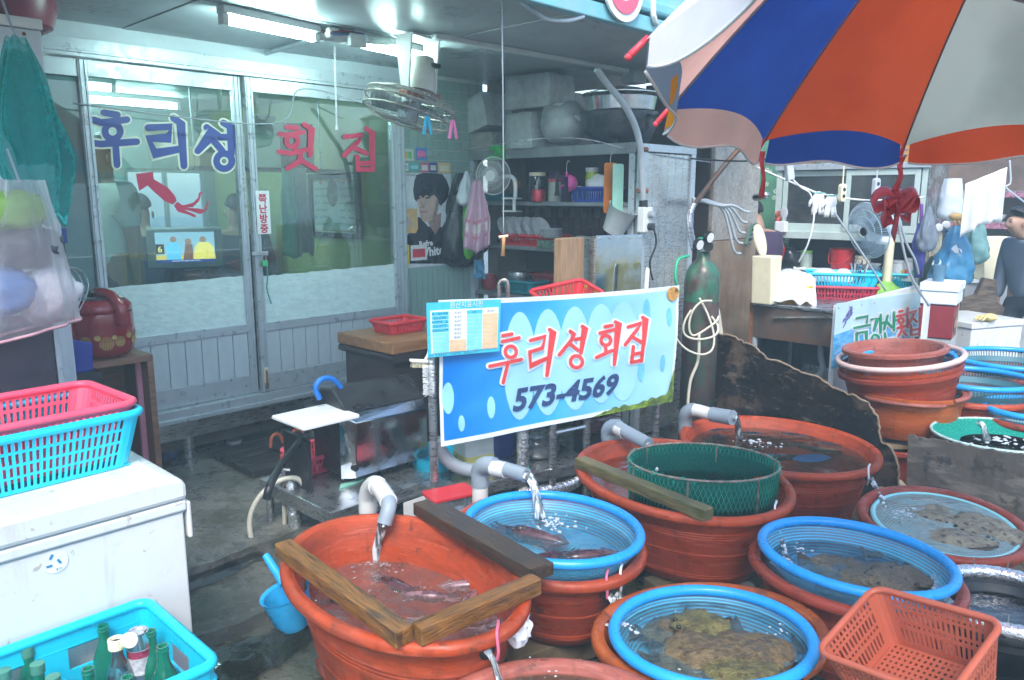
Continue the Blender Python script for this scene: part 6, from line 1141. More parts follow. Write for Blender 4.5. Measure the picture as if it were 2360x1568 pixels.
MB().tube([(.03, 0, -.10), (.015, 0, -.2), (.0, 0, -.27)], [.055, .075, .08], 20).mk('motor', mat('old_white', (.60, .62, .58), rough=.4, dirt=(.3, .25, .18), dirt_amt=.5), fb, smooth=True); MB().box(-.13, .13, -.03, .03, -.30, -.27).mk('swivel_bar', mat('orange_rust', (.35, .12, .05), rough=.7), fb, bevel=.004)
for k in range(5): MB().box(.02 + k * .012, .026 + k * .012, -.078, -.05, -.15, -.13).mk('motor_slot', M_BLACK, fb)
tiltM = Matrix.Translation(V((Pc.x, Pc.y, -.34))) @ turn(RAD(9), 4, 'X') @ turn(RAD(14), 4, 'Y')
M_OLDW = mat('old_cage_wire', (.36, .34, .30), rough=.5, metal=.5, var=.4, scale=30)
b = MB(); Rf = .235
for k in range(44):
 g = 2 * pi * k / 44; pts = [tiltM @ V((Rf * q * cos(g), Rf * q * sin(g), zq)) for q, zq in ((.25, .06), (.7, .055), (.98, .03), (1.0, 0), (.98, -.05), (.75, -.085), (.25, -.095))]; b.tube(pts, .0016, 4, caps=False)
tag(b.mk('cage_wires', M_OLDW, fb), kind='stuff')
for q, zq, r_ in ((1.0, .0, .006), (.99, -.05, .005), (.98, .03, .005), (.7, .055, .003), (.55, -.09, .003), (.25, -.095, .003)): MB().tube([tiltM @ V((Rf * q * cos(g), Rf * q * sin(g), zq)) for g in [2 * pi * i / 48 for i in range(48)]], r_, 6, closed=True).mk('cage_ring', M_OLDW, fb, smooth=2)
blades(fb, Rf * .95, 4, mat('smoky_blade', (.36, .42, .42), rough=.3), tiltM @ Matrix.Translation((0, 0, -.01)), .5); MB().lathe([(0, -.09), (.05, -.088), (.055, -.04), (.05, .05), (0, .06)], 20, M=tiltM.to_3x3(), c=tiltM.translation).mk('hub', M_GREYP, fb, smooth=True)
for lb, x, y, m_ in (('blue clothes peg hanging below the fan', 984, 290, mat('peg_blue', (.03, .45, .68), rough=.4)), ('pink clothes peg hanging below the fan', 1043, 300, mat('peg_pink', (.85, .2, .42), rough=.4))):
 t = thing('clothes_peg', lb, 'peg', PY(x, y - 22, 3.95), RAD(20), 'pegs below the fan')
 for q in (-1, 1): MB().prism([(0, .004), (q * .010, .0), (q * .026, -.085), (q * .012, -.09), (q * .001, -.03)], -.006, .006).mk('peg_leg', m_, t, bevel=.002)
cordthing('slack_wire', 'pale slack wire strung across in front of the door glass', 'wire', [w(-.9, .12, 2.02), w(.1, .14, 1.99), PY(700, 205, 4.6), PY(905, 262, 4.9)], .004, M_GREYP)
t = cordthing('pull_rope', 'long white rope with a wooden toggle hanging in front of the shelves', 'rope', [PY(1156, -5, 3.4), PY(1159, 250, 3.4), PY(1160, 540, 3.4)], .003, M_GREYP); e = PY(1160, 545, 3.4) - t.location; MB().tube([e, e + V((0, 0, -.03)), e + V((-.003, 0, -.085))], [.010, .007, .010], 10).mk('toggle', mat('toggle_wood', (.5, .26, .1), rough=.5), t, smooth=2); MB().tube([e + V((-.02, 0, -.004)), e + V((.02, 0, .002))], .006, 8).mk('knot', M_CREAM, t)
cordthing('hanging_cable', 'white cable looping below the fascia at the top of the picture', 'cable', [PY(1185, -10, 3.5), PY(1225, 22, 3.55), PY(1262, 45, 3.6), PY(1310, 48, 3.62), PY(1345, 38, 3.65)], .009, mat('pale_cable', (.55, .62, .68), rough=.4))
cordthing('washing_line', 'thin wire strung from the tiled wall to the pillar', 'wire', [w(1.15, .1, 1.84), PY(1280, 318, 4.7), PY(1480, 352, 4.75), PY(1640, 375, 5.3)], .003, M_STEEL)
# left side: freezer, baskets, crate, bags, rice cooker
M_FRZ = mat('freezer_white', (.70, .72, .70), rough=.35, var=.03, dirt=(.55, .52, .42), dirt_amt=.25, dirt_scale=2)
fzr = wthing('chest_freezer', 'white chest freezer at the left with baskets on its lid', 'freezer', -1.305, 2.0, 0)
overlay(M_FRZ, (.50, .45, .36), .4, 5, (2.5, 2.5, .3), .60, .75); overlay(M_FRZ, (.30, .22, .14), .6, 22, (1, 1, 1), .68, .74); zl = ON_N(415, 1152, 2.0)[1]; zt_f = ON_N(430, 1090, 2.0)[1]; zb2 = ON_N(427, 1175, 2.0)[1]
MB().box(-1.1, 0, 0, .5, .03, zb2 - .004).mk('cabinet', M_FRZ, fzr, bevel=.006)
MB().box(-1.1, .008, -.008, .508, zb2, zl - .003).mk('lid_band', M_FRZ, fzr, bevel=.006)
b = MB(); b.prism([(-1.1, zl), (.012, zl), (.012, zt_f - .03), (-.004, zt_f - .008), (-.04, zt_f), (-1.1, zt_f)], -.012, .512); b.mk('lid', M_FRZ, fzr, bevel=.016)
MB().box(.009, .022, -.006, .12, zb2 - .09, zl - .01).mk('hinge_cover', M_FRZ, fzr, bevel=.006); MB().box(-1.08, -.02, .02, .48, 0, .03).mk('plinth', M_BLACK, fzr); MB().box(-1.1, .002, -.003, .503, zl - .004, zl + .001).mk('lid_seal', M_GREYP, fzr); MB().box(-1.1, .001, -.002, .501, zb2 - .005, zb2 + .001).mk('trim_gap', M_GREYP, fzr)
sx, sz = ON_N(128, 1295, 2.0); t = wthing('recycling_sticker', 'round recycling sticker on the front of the freezer', 'sticker', sx, 2.0015, sz)
MB().lathe([(0, 0), (.03, 0), (.03, .0008), (0, .0008)], 28, M=turn(RAD(90), 3, 'X')).mk('disc', mat('sticker_white', (.76, .8, .8), rough=.3), t); M_STB = mat('sticker_blue', (.05, .22, .42), rough=.4)
for k in range(3): g = RAD(90 + 120 * k); h_ = RAD(210 + 120 * k); MB().bar((-.006 + .02 * cos(g), -.002, .004 + .02 * sin(g)), (-.006 + .012 * cos(g) + .008 * cos(h_), -.002, .004 + .012 * sin(g) + .008 * sin(h_)), .001, .006).mk('arrow', M_STB, t)
small_print('print', 3, 1, .009, M_STB, t, upright(.006, -.002, -.024))
M_CYB = mat('bright_cyan', (.01, .60, .80), rough=.35, var=.04)
cs, cn = SNZ(296, 1068, zt_f + .002); rows4 = ((.07, .27), (.31, .48), (.53, .71), (.76, .92))
basket('plastic_basket', 'bright cyan slotted basket standing on the freezer lid', w(cs - .30, cn - .14, zt_f + .003), WROT + RAD(3), .335, .20, .16, M_CYB, 'baskets on the freezer', 32, 16, rows4, .88, .05, .013)
basket('plastic_basket', 'pink basket nested inside the cyan one on the freezer', w(cs - .302, cn - .14, zt_f + .028), WROT + RAD(3), .325, .19, .165, M_PINKP, 'baskets on the freezer', 30, 14, ((.1, .4), (.5, .68), (.74, .9)), .86, .045, .012)
zc = .475; fr_ = SNZ(507, 1520, zc); bk_ = SNZ(328, 1388, zc); s_r = (fr_[0] + bk_[0]) / 2; n_b, n_f = max(2.035, bk_[1]), fr_[1] + .01; hyc = (n_f - n_b) / 2; hxc = .34; Hc = .24
def crate(label, z):
 t = thing('bottle_crate', label, 'crate', w(s_r - hxc, (n_f + n_b) / 2, z), WROT, 'cyan bottle crates'); P = perim(hxc, hyc, .035, 3, 1, 4)
 k = len(P)
 def big(i, j): x, y, fl = P[i]; x2, y2, _ = P[(i + 1) % k]; return j == 3 and fl
 MB().grid(lambda i, v: (P[i][0] * (.97 + .03 * v), P[i][1] * (.97 + .03 * v), Hc * v), list(range(k)), [0, .2, .4, .52, .78, .9, 1], hole=big, closed=True).mk('crate_wall', M_CYB, t, solid=.008)
 MB().tube([(x, y, Hc) for x, y, _ in P], .014, 8, closed=True).mk('rim', M_CYB, t, smooth=2); MB().tube([(x * 1.005, y * 1.005, Hc - .05) for x, y, _ in P], .008, 6, closed=True).mk('rib', M_CYB, t, smooth=2)
 MB().box(-hxc * .96, hxc * .96, -hyc * .96, hyc * .96, .0, .008).mk('base', M_CYB, t)
 for q in range(1, 6): x = -hxc + 2 * hxc * q / 6; MB().box(x - .003, x + .003, -hyc * .95, hyc * .95, .008, .11).mk('divider', M_CYB, t)
 for q in range(1, 4): y = -hyc + 2 * hyc * q / 4; MB().box(-hxc * .95, hxc * .95, y - .003, y + .003, .008, .105).mk('divider', M_CYB, t)
 return t
crate('bright cyan bottle crate with green bottles in front of the freezer', zc - Hc); crate('second cyan crate under the one with bottles', zc - 2 * Hc + .006)
M_BOT = thin('bottle_green', (.03, .58, .34), .42, edge=True, translucent=.65, gloss=1.2, rough=.05); M_BOTC = glass('bottle_clear', (.70, .80, .78), ior=1.5, boost=2.0, smear=.1); M_GCAP = mat('cap_green', (.10, .32, .22), rough=.4, metal=.3)
def bottle(label, x, y, zt_, m, cap=None, h=.215):
 p = PZ(x, y, zt_); t = thing('glass_bottle', label, 'bottle', (p.x, p.y, zt_ - h), random.random() * 6, 'bottles in the cyan crate')
 MB().lathe([(0, .004), (.030, 0), (.033, .008), (.033, h * .52), (.030, h * .60), (.017, h * .76), (.0135, h * .82), (.0135, h * .93), (.0155, h * .935), (.0155, h * .95), (.0138, h * .955), (.0145, h), (.0105, h), (.0105, h * .82), (.02, h * .7)], 24).mk('glass', m, t, smooth=True)
 if cap: MB().lathe([(.0155, h * .90), (.0165, h * .905), (.0165, h + .004), (0, h + .006)], 20).mk('cap', cap, t, smooth=True)
 return t
for x, y, lb, cap in ((237, 1442, 'open green bottle behind the cream cap', None), (346, 1453, 'open green bottle right of the drink can', None), (374, 1488, 'open green bottle at the right, in front of the can', None), (202, 1540, 'open green bottle at the centre front of the crate', None), (436, 1556, 'open green bottle in the right front corner of the crate', None), (62, 1494, 'capped green bottle at the left back of the crate', M_GCAP), (86, 1532, 'capped green bottle in the middle of the three at the left', M_GCAP), (122, 1562, 'capped green bottle at the left front of the crate', M_GCAP), (8, 1548, 'capped green bottle at the left edge of the picture', M_GCAP), (292, 1560, 'open green bottle at the front centre right', None)):
 bottle(lb, x, y, .462 if y < 1520 else .45, M_BOT, cap)
t = bottle('clear bottle with an open cream flip cap', 268, 1478, .462, M_BOTC); MB().lathe([(.016, .195), (.021, .197), (.021, .222), (.015, .224), (.012, .215)], 22).mk('cap', M_CREAM, t, smooth=True); MB().lathe([(0, 0), (.02, 0), (.02, .012), (0, .012)], 22, c=(-.038, -.01, .225), M=turn(RAD(-65), 3, 'Y')).mk('flip_lid', M_CREAM, t, smooth=True); MB().box(-.03, -.015, -.006, .002, .206, .212).mk('hinge', M_CREAM, t)
p = PZ(317, 1452, .468); t = thing('drink_can', 'silver drink can with red lettering among the bottles', 'can', (p.x, p.y, .468 - .135), .4); M_CAN = mat('can_silver', (.72, .73, .74), rough=.22, metal=.9, var=.05)
MB().lathe([(0, .004), (.024, 0), (.031, .008), (.031, .112), (.026, .126), (.0265, .133), (.0245, .134), (.0235, .129), (0, .129)], 32).mk('can_body', M_CAN, t, smooth=True); MB().lathe([(.0313, .02), (.0313, .09)], 32).mk('label_band', mat('can_label', (.62, .60, .62), rough=.4, var=.3, scale=60), t, smooth=2)
MB().lathe([(.0316, .068), (.0316, .088)], 32).mk('red_band', mat('can_red', (.42, .05, .10), rough=.4, var=.5, scale=90), t, smooth=2); MB().box(-.004, .012, -.006, .006, .1295, .132).mk('ring_pull', M_CAN, t)
MB().box(-.03, .03, -.03, .03, -.09, -.001).mk('stand_in_crate', M_CYB, t)
ncb = .75; sc_r, zc_t = ON_N(92, 46, ncb)
cb = wthing('white_cupboard', 'tall white cupboard at the left edge behind the hanging bags', 'cupboard', sc_r, ncb, .1); MB().box(-.6, 0, 0, .5, 0, zc_t - .14).mk('carcass', mat('cupboard_white', (.58, .62, .66), rough=.45, var=.05), cb, bevel=.006); MB().box(-.61, .004, -.012, .51, zc_t - .138, zc_t - .1).mk('top_board', M_WHITE, cb, bevel=.004); MB().box(-.5, -.03, -.004, -.001, .1, zc_t - .2).mk('door', mat('cupboard_door', (.62, .66, .70), rough=.4), cb); MB().lathe([(0, 0), (.007, 0), (.006, .004), (0, .005)], 12, c=(-.06, -.004, zc_t - .16), M=turn(RAD(90), 3, 'X')).mk('screw', M_RUST, cb)
p = PY(12, 76, 3.45); t = thing('red_basin', 'dark red plastic basin on the wall above the cupboard at the top left', 'basin', p, 0); MB().lathe([(0, 0), (.13, 0), (.18, .03), (.2, .09), (.22, .3), (.24, .31), (.24, .32), (.2, .3), (0, .03)], 40).mk('basin_body', mat('dark_red_plastic', (.24, .03, .05), rough=.3), t, smooth=True); 
nd = 1.05; sd_, zd_ = ON_N(128, 742, nd); t = wthing('dark_box', 'dark purple brown box below the hanging white bag', 'box', sd_, nd, .1); MB().box(-.6, -.012, 0, .45, 0, zd_ - .1).mk('box_body', mat('dark_purple', (.05, .035, .05), rough=.5, var=.25, dirt=(.12, .11, .11), dirt_amt=.4), t, bevel=.006); MB().box(-.011, .006, -.004, .4, 0, zd_ - .1).mk('metal_edge', M_ALU, t)
M_NETG = thin('teal_net', (.04, .56, .52), .80, translucent=.5, var=.25, scale=60, edge=True)
t = thing('net_bag', 'teal mesh produce bag hanging at the left edge', 'bag', PY(38, 88, 2.75), WROT, 'bags hanging at the left'); b = MB()
def fnet(g, v): k = (.28 + .72 * sin(min(1, v * 1.5) * 1.57)) * (1 if v < .72 else 1 - .35 * (v - .72) / .28); fo_ = 1 + .16 * sin(g * 5 + v * 3) + .22 * noi((cos(g) * 2, sin(g) * 2, v * 4)); return (.105 * k * fo_ * cos(g) + .02 * v, .08 * k * fo_ * sin(g), -.60 * v - .03 * noi((g, 1, v)))
b.grid(fnet, [2 * pi * i / 60 for i in range(60)], [j / 24 for j in range(25)], closed=True); b.mk('net_film', M_NETG, t, smooth=2)
b = MB(); b.grid(lambda g, v: tuple(V(fnet(g + .4, v)) * .72), [2 * pi * i / 40 for i in range(40)], [.1 + .85 * j / 16 for j in range(17)], closed=True); b.mk('inner_fold', M_NETG, t, smooth=2)
MB().tube([(.105 * .65 * 1.05 * cos(g) + .02, .055 * sin(g), -.60 - .02 * sin(g * 7)) for g in [2 * pi * i / 40 for i in range(40)]], .008, 6, closed=True).mk('gathered_hem', mat('teal_cord', (.03, .45, .42), rough=.6), t, smooth=2); MB().tube([(0, 0, -.01), (-.02, .05, .14)], .004, 6).mk('hanging_string', M_GREYP, t)
M_MILK = thin('milky_bag', (.80, .80, .82), .78, edge=True, translucent=.4, var=.1, scale=12, gloss=.12, rough=.4)
t = thing('storage_bag', 'milky plastic bag of coloured bags hanging at the left edge', 'bag', PY(45, 415, 2.6), WROT, 'bags hanging at the left'); b = MB()
def fmb(g, v): k = .42 + .58 * v ** .9; fo_ = 1 + .12 * noi((cos(g) * 2.5, sin(g) * 2.5, v * 4)) + .03 * sin(g * 11); return (.165 * k * fo_ * cos(g) - .03 * v, .13 * k * fo_ * sin(g) * (1 - .5 * max(0, v - .8) / .2), -.50 * v + .06 * cos(g) * v * .5)
b.grid(fmb, [2 * pi * i / 56 for i in range(56)], [j / 20 for j in range(21)], closed=True); b.mk('bag_film', M_MILK, t, smooth=2); MB().tube([V(fmb(g, 1)) for g in [2 * pi * i / 56 for i in range(56)]], .006, 6, closed=True).mk('pink_seam', mat('seam_pink', (.6, .35, .38), rough=.6), t, smooth=2)
for nm_, c_, r_, col in (('green_bag', (-.03, .0, -.10), (.10, .06, .065), (.20, .38, .07)), ('grey_bag', (.0, -.0, -.22), (.115, .075, .065), (.06, .06, .07)), ('blue_bag', (-.09, -.0, -.36), (.11, .075, .08), (.09, .20, .45)), ('white_wad', (.05, .02, -.38), (.10, .06, .09), (.74, .72, .74))):
 b = MB(); b.ball(c_, r_, 28, 20); b.v = [tuple(V(c_) + (V(v) - V(c_)) * (1 + .28 * noi(V(v) * 20) + .20 * abs(noi(V(v) * 55)))) for v in b.v]; b.mk(nm_, mat('bagin_' + nm_, col, rough=.45, bump=.4, bscale=22), t, smooth=2)
MB().tube([(0, 0, -.01), (-.01, .06, .10)], .004, 6).mk('hanging_string', M_GREYP, t)
t = thing('wire_whisk', 'wire whisk hanging beside the milky bag', 'whisk', PY(135, 612, 3.2), WROT)
for q in range(5): w_ = .05 * (q - 2) / 2 + .012; MB().tube(bez([(0, 0, 0), (.03 + w_, .01 * q, -.03), (.055 + w_, .01 * q, -.10), (.03 + w_ * .5, 0, -.19), (.005, 0, -.25)], 6), .003, 5).mk('wire_loop', M_STEEL, t, smooth=2)
MB().tube([(.005, 0, -.24), (0, 0, -.42)], .012, 8).mk('handle', M_STEEL, t, smooth=True)
t = thing('blue_dustpan', 'dark blue plastic dustpan standing left of the rice cooker', 'dustpan', PY(168, 860, 3.25), WROT); MB().prism([(-.05, 0), (.075, .0), (.085, .12), (.02, .14), (-.05, .18)], -.02, .02).mk('pan', mat('dark_blue_plastic', (.02, .04, .30), rough=.35), t, bevel=.006); MB().tube([(-.045, 0, .15), (-.06, 0, .45)], .008, 8).mk('handle', MATS['dark_blue_plastic'], t, smooth=True); MB().tube([(-.06, -.03, .0), (-.07, -.03, .24)], [.03, .018], 10).mk('white_sleeve', M_WHITE, t, smooth=True); MB().tube([(-.075, -.01, .1), (-.085, -.01, .36)], .010, 8).mk('red_rod', M_REDP, t, smooth=True)
MB().box(-.1, .1, -.05, .1, -.55, -.001).mk('stand_block', M_BLACK, t)
rs, rz_ = ON_N(234, 818, .38); t = wthing('cooker_stand', 'small brown wooden stand under the rice cooker', 'stand', rs, .38, .12); hz = rz_ - .12; M_STW = mat('stand_wood', (.20, .10, .06), rough=.5, var=.3, stretch=(1, 1, 6))
MB().box(-.19, .17, -.16, .16, hz - .03, hz).mk('top_board', M_STW, t, bevel=.003); MB().box(.14, .17, -.16, .16, 0, hz - .031).mk('side_board', M_STW, t, bevel=.003); MB().box(-.19, -.16, -.16, .16, 0, hz - .031).mk('side_board', M_STW, t, bevel=.003); MB().box(-.16, .14, .14, .16, .0, hz - .031).mk('back_board', M_STW, t)
t = wthing('rice_cooker', 'glossy dark red rice cooker with gold dots beside the shop doors', 'rice cooker', rs, .38, rz_ + .001, 20); M_MAR = mat('maroon_gloss', (.26, .012, .018), rough=.18, var=.06, coat=.7); Rr = .148
MB().lathe([(0, 0), (.115, 0), (.13, .015), (.142, .03), (Rr, .08), (Rr, .19), (Rr * .99, .2), (Rr * .985, .203)], 48).mk('body', M_MAR, t, smooth=2); MB().lathe([(Rr * .97, .205), (Rr * .99, .21), (Rr * .98, .235), (.12, .262), (.08, .27), (0, .272)], 48).mk('lid', M_MAR, t, smooth=2); MB().lathe([(.118, .266), (.07, .275), (0, .277)], 40).mk('lid_plate', M_STEEL, t, smooth=2)
b = MB(); b.tube(bez([(-.01, -Rr - .012, .15), (-.01, -Rr - .014, .23), (-.01, -.10, .285), (-.01, -.02, .29)], 6), .024, 10); b.mk('latch', M_MAR, t, smooth=2); MB().tube([(-.05, -.02, .287), (.03, -.02, .287)], .018, 10).mk('steam_vent', M_BLACK, t, smooth=True)
for q in (-1, 1): MB().box(q * Rr - .012, q * Rr + .012, -.03, .03, .09, .18).mk('side_handle', M_MAR, t, bevel=.008)
M_GOLD = mat('gold_print', (.55, .38, .12), rough=.3, metal=.4)
for g0, z_, r_ in ((-150, .075, .024), (-132, .10, .013), (-118, .062, .03), (-105, .098, .01), (-95, .066, .024), (-75, .10, .017), (-62, .06, .018), (-45, .085, .026), (-30, .11, .01)):
 for k in range(-4, 5):
  dx = k / 4.5; hh = sqrt(max(0, 1 - dx * dx)) * r_; g = RAD(g0) + dx * r_ / Rr; b = MB(); b.box(-.0016, .0016, -.001, .0, -hh, hh); o = b.mk('gold_stripe', M_GOLD, t); o.location = ((Rr + .0012) * cos(g), (Rr + .0012) * sin(g), z_ if z_ > .08 else z_ + .01); o.rotation_euler = (0, 0, g + RAD(90))
ps, pz2 = ON_N(326, 935, .45); t = wthing('pink_plank', 'narrow pink plastic board leaning beside the cooker stand', 'board', ps, .45, .12); MB().prism([(-.02, 0), (.025, 0), (.012, ON_N(318, 835, .45)[1] - .12), (-.012, ON_N(318, 835, .45)[1] - .12)], -.012, .012).mk('board_plate', mat('pale_pink_plastic', (.62, .25, .34), rough=.4), t, bevel=.005)
def floor(x, y, z): p = PZ(x, y, z); return p
t = thing('mesh_ball', 'lime green mesh bag with a blue bottom under the shop sill', 'bag', floor(385, 1062, .13), 0); MB().ball((0, 0, .05), (.07, .06, .055), 16, 10).mk('blue_bottom', mat('navy_cloth', (.03, .04, .14), rough=.7), t, smooth=2); b = MB()
for k in range(9): g = k * .7; b.tube([(.07 * cos(g) * cos(a_), .06 * sin(g) * cos(a_), .07 + .05 * sin(a_)) for a_ in [q * .26 for q in range(7)]], .003, 5)
b.mk('lime_straps', mat('lime_cord', (.45, .55, .12), rough=.6), t)
t = wthing('duck_board', 'dark wet boards on the floor in front of the doors', 'boards', *SNZ(640, 1045, .14), .125); 
for k in range(4): MB().box(-.28, .28, -.24 + k * .125, -.13 + k * .125, 0, .035).mk('plank', mat('black_wood', (.03, .027, .024), rough=.5, var=.4, stretch=(1, 8, 8)), t, bevel=.004)
for k, (x, y, lb) in enumerate(((645, 1030, 'left black sandal with an orange strap on the dark boards'), (693, 1018, 'right black sandal with an orange strap on the dark boards'))):
 s_, n_ = SNZ(x, y, .18); t = wthing('sandal', lb, 'sandal', s_, n_, .162, 95 - 10 * k, 'sandals by the doors'); MB().prism([(-.12, -.03), (-.06, -.04), (.06, -.045), (.12, -.03), (.125, .02), (.06, .04), (-.07, .035), (-.12, .02)], 0, .025, lambda x, y, z: (x, z, y)).mk('sole', M_BLACK, t, bevel=.006)
 MB().tube(bez([(.03, -.045, .015), (.035, -.03, .07), (.04, 0, .085), (.035, .03, .07), (.03, .042, .015)], 5), .010, 8).mk('strap', mat('orange_strap', (.55, .12, .05), rough=.5), t, smooth=2)
t = thing('plastic_disc', 'small white plastic lid lying on the platform under the sill', 'lid', floor(540, 1020, .125), 0); MB().lathe([(0, 0), (.045, 0), (.045, .014), (.04, .018), (.0, .012)], 24).mk('lid_body', M_WHITE, t, smooth=True)
t = wthing('black_beam', 'short black beam lying at the edge of the boards', 'beam', *SNZ(625, 1085, .1), .06); MB().box(-.14, .14, -.03, .03, 0, .06).mk('beam_body', M_BLACK, t, bevel=.004)
p = PZ(688, 1262, .0); t = thing('foil_standpipe', 'foil wrapped standpipe with a tap and cream hose beside the squid tub', 'standpipe', (p.x, p.y, 0), 0); zt_ = PY(680, 1105, p.y).z; lean = -.02
pts = [(lean * k / 12, 0, zt_ * k / 12) for k in range(13)]; MB().tube([(lean * k / 40, 0, zt_ * k / 40) for k in range(41)], [.030 + .0025 * (k % 2) + (.004 if 18 < k < 22 else 0) for k in range(41)], 16).mk('foil_sleeve', M_FOIL, t, smooth=2); MB().tube([(lean - .002, 0, zt_), (lean - .03, 0, zt_ + .012), (lean - .03, 0, zt_ + .05)], .009, 8).mk('tap_stem', M_STEEL, t, smooth=True); MB().tube([(lean - .06, 0, zt_ + .05), (lean + .0, 0, zt_ + .045)], .007, 8).mk('tap_handle', M_STEEL, t); MB().tube([(lean - .03, 0, zt_ - .01), (lean - .04, -.02, zt_ - .05)], .012, 8).mk('tap_spout', mat('brass_tap', (.35, .2, .12), rough=.4, metal=.7), t, smooth=True)
M_CRH = mat('cream_hose', (.55, .53, .43), rough=.5, var=.08); yy = p.y
cordthing('garden_hose', 'cream hose looping from the standpipe down to the blue ladle', 'hose', [PY(706, 1162, yy - .03), PY(702, 1125, yy - .03), PY(682, 1103, yy - .04), PY(640, 1110, yy - .05), PY(598, 1145, yy - .08), PY(576, 1195, yy - .10), PY(582, 1250, yy - .12), PY(605, 1276, yy - .13), PY(640, 1285, yy - .13)], .013, M_CRH, part='hose_run'); cordthing('garden_hose', 'cream hose running straight down beside the foil standpipe', 'hose', [PY(652, 1125, yy + .02), PY(656, 1200, yy + .02), PY(650, 1275, yy + .02), PY(640, 1300, yy)], .012, M_CRH, part='hose_run')
cordthing('black_hose', 'thick black hose from the slicer down to the standpipe', 'hose', [PY(708, 1000, 3.35), PY(680, 1030, 3.3), PY(645, 1075, 3.15), PY(622, 1120, 3.0), PY(614, 1150, 2.98)], .017, M_BLACK, part='hose_run')
pl = PZ(678, 1438, .0); t = thing('blue_ladle', 'blue plastic water ladle standing against the squid tub', 'ladle', PY(676, 1440, 2.20), RAD(20)); M_LAD = mat('ladle_blue', (.02, .36, .68), rough=.35); t.location = PY(682, 1440, 2.28)
MB().lathe([(0, 0), (.045, 0), (.062, .03), (.075, .12), (.079, .122), (.068, .115), (.05, .02), (0, .015)], 28, M=turn(RAD(-14), 3, 'Y')).mk('bowl', M_LAD, t, smooth=True); e0, e1 = PY(655, 1345, 2.28) - t.location, PY(612, 1280, 2.34) - t.location; Ml = turn(-RAD(20), 3, 'Z'); MB().tube([Ml @ e0, Ml @ e1], [.016, .012], 10).mk('handle', M_LAD, t, smooth=True)
cordthing('rubber_hose', 'terracotta rubber hose lying at the foot of the squid tub', 'hose', [PZ(735, 1522, .02), PZ(742, 1545, .02), PZ(765, 1572, .02), PZ(800, 1600, .02)], .014, M_TUB2, part='hose_run')
# gas cylinder, pillar, boards
gp = PY(1603, 980, 4.5); t = thing('gas_cylinder', 'rusty green gas cylinder with gauges at the right end of the banner', 'cylinder', (gp.x, gp.y, .02), .6)
zsh = PY(1603, 640, 4.5).z - .02; Rg = .102
def cyl_mat():
 m = mat('worn_green_paint', (.035, .15, .09), rough=.4, var=.2, dirt=(.13, .06, .05), dirt_amt=.95, dirt_scale=7); return overlay(m, (.05, .035, .03), .8, 14, (1, 1, .5), .5, .64)
M_CYL2 = mat('rusted_paint', (.10, .065, .06), rough=.65, var=.3, dirt=(.03, .13, .08), dirt_amt=.7, dirt_scale=9, scale=14)
MB().lathe([(0, 0), (Rg, .0), (Rg, zsh * .88)], 32, cap0=True).mk('body', M_CYL2, t, smooth=2); MB().lathe([(Rg, zsh * .88), (Rg, zsh - .03), (Rg * .93, zsh + .03), (Rg * .7, zsh + .075), (.038, zsh + .105), (.036, zsh + .15), (0, zsh + .15)], 32).mk('shoulder', cyl_mat(), t, smooth=2)
zv = zsh + .15; MB().tube([(0, 0, zv), (0, 0, zv + .06)], .02, 12).mk('valve', M_STEEL, t, smooth=True); MB().tube([(-.03, -.06, zv + .03), (.02, -.02, zv + .03)], .028, 14).mk('regulator', M_BLACK, t, smooth=True); MB().lathe([(0, .0), (.038, .0), (.042, .012), (.03, .02), (0, .02)], 8, c=(0, 0, zv + .06)).mk('handwheel', mat('wheel_green', (.03, .3, .17), rough=.5), t, smooth=True)
for k, (x, y, z) in enumerate(((-.10, -.05, .045), (-.04, -.07, .085))): MB().lathe([(0, .012), (.028, .012), (.034, .01), (.034, -.012), (0, -.012)], 20, c=(x, y, zv + z), M=turn(RAD(100), 3, 'X')).mk('gauge', M_BLACK, t, smooth=True); MB().lathe([(0, .0135), (.028, .0135)], 20, c=(x, y, zv + z), M=turn(RAD(100), 3, 'X')).mk('gauge_face', M_WHITE, t)
gl = t.location
def fromgas(x, y, Y): return PY(x, y, Y)
cordthing('green_hose', 'thin green hose hanging from the gauges beside the banner corner', 'hose', [PY(1588, 590, 4.42), PY(1562, 600, 4.38), PY(1556, 640, 4.35), PY(1566, 672, 4.36)], .009, mat('hose_green', (.03, .38, .2), rough=.4), part='hose_run')
M_HC = mat('pale_hose', (.62, .58, .46), rough=.5, var=.06)
for k in range(3): cordthing('pale_hose_coil', ('outer', 'middle', 'inner')[k] + ' loop of pale hose hung on the gas cylinder', 'hose', [PY(1598 + 8 * k + (46 - 6 * k) * cos(g) * (1 + .25 * sin(g + k)), 752 - 6 * k + (70 - 16 * k) * sin(g) + 18 * cos(g * 1.3 + k), 4.34 + .02 * k - .07 * sin(g * .5)) for g in [-1.2 + .5 * k + q * .62 for q in range(8 + k)]], .0065, M_HC, 'pale hoses on the gas cylinder', 'hose_run')
cordthing('pale_hose_tail', 'pale hose hanging straight down the front of the gas cylinder', 'hose', [PY(1610, 770, 4.33), PY(1608, 830, 4.33), PY(1590, 880, 4.33), PY(1583, 950, 4.33)], .009, M_HC, part='hose_run')
for k in range(3): cordthing('pale_hose_strand', 'pale hose strand hanging between the cylinder and the pillar', 'hose', [PY(1640 + 5 * k, 690, 4.9), PY(1650 + 4 * k, 730, 4.9), PY(1662 + 2 * k, 790, 4.9)], .007, M_HC, 'hose strands by the pillar', 'hose_run')
M_PIL = mat('pillar_stone', (.32, .24, .165), rough=.7, var=.18, scale=4, dirt=(.22, .10, .04), dirt_amt=.6, dirt_scale=2.5, bump=.2); M_GRAN = mat('granite', (.42, .39, .34), rough=.6, var=.3, scale=60, bump=.2, stretch=(1, 1, .7), dirt=(.2, .1, .05), dirt_amt=.4)
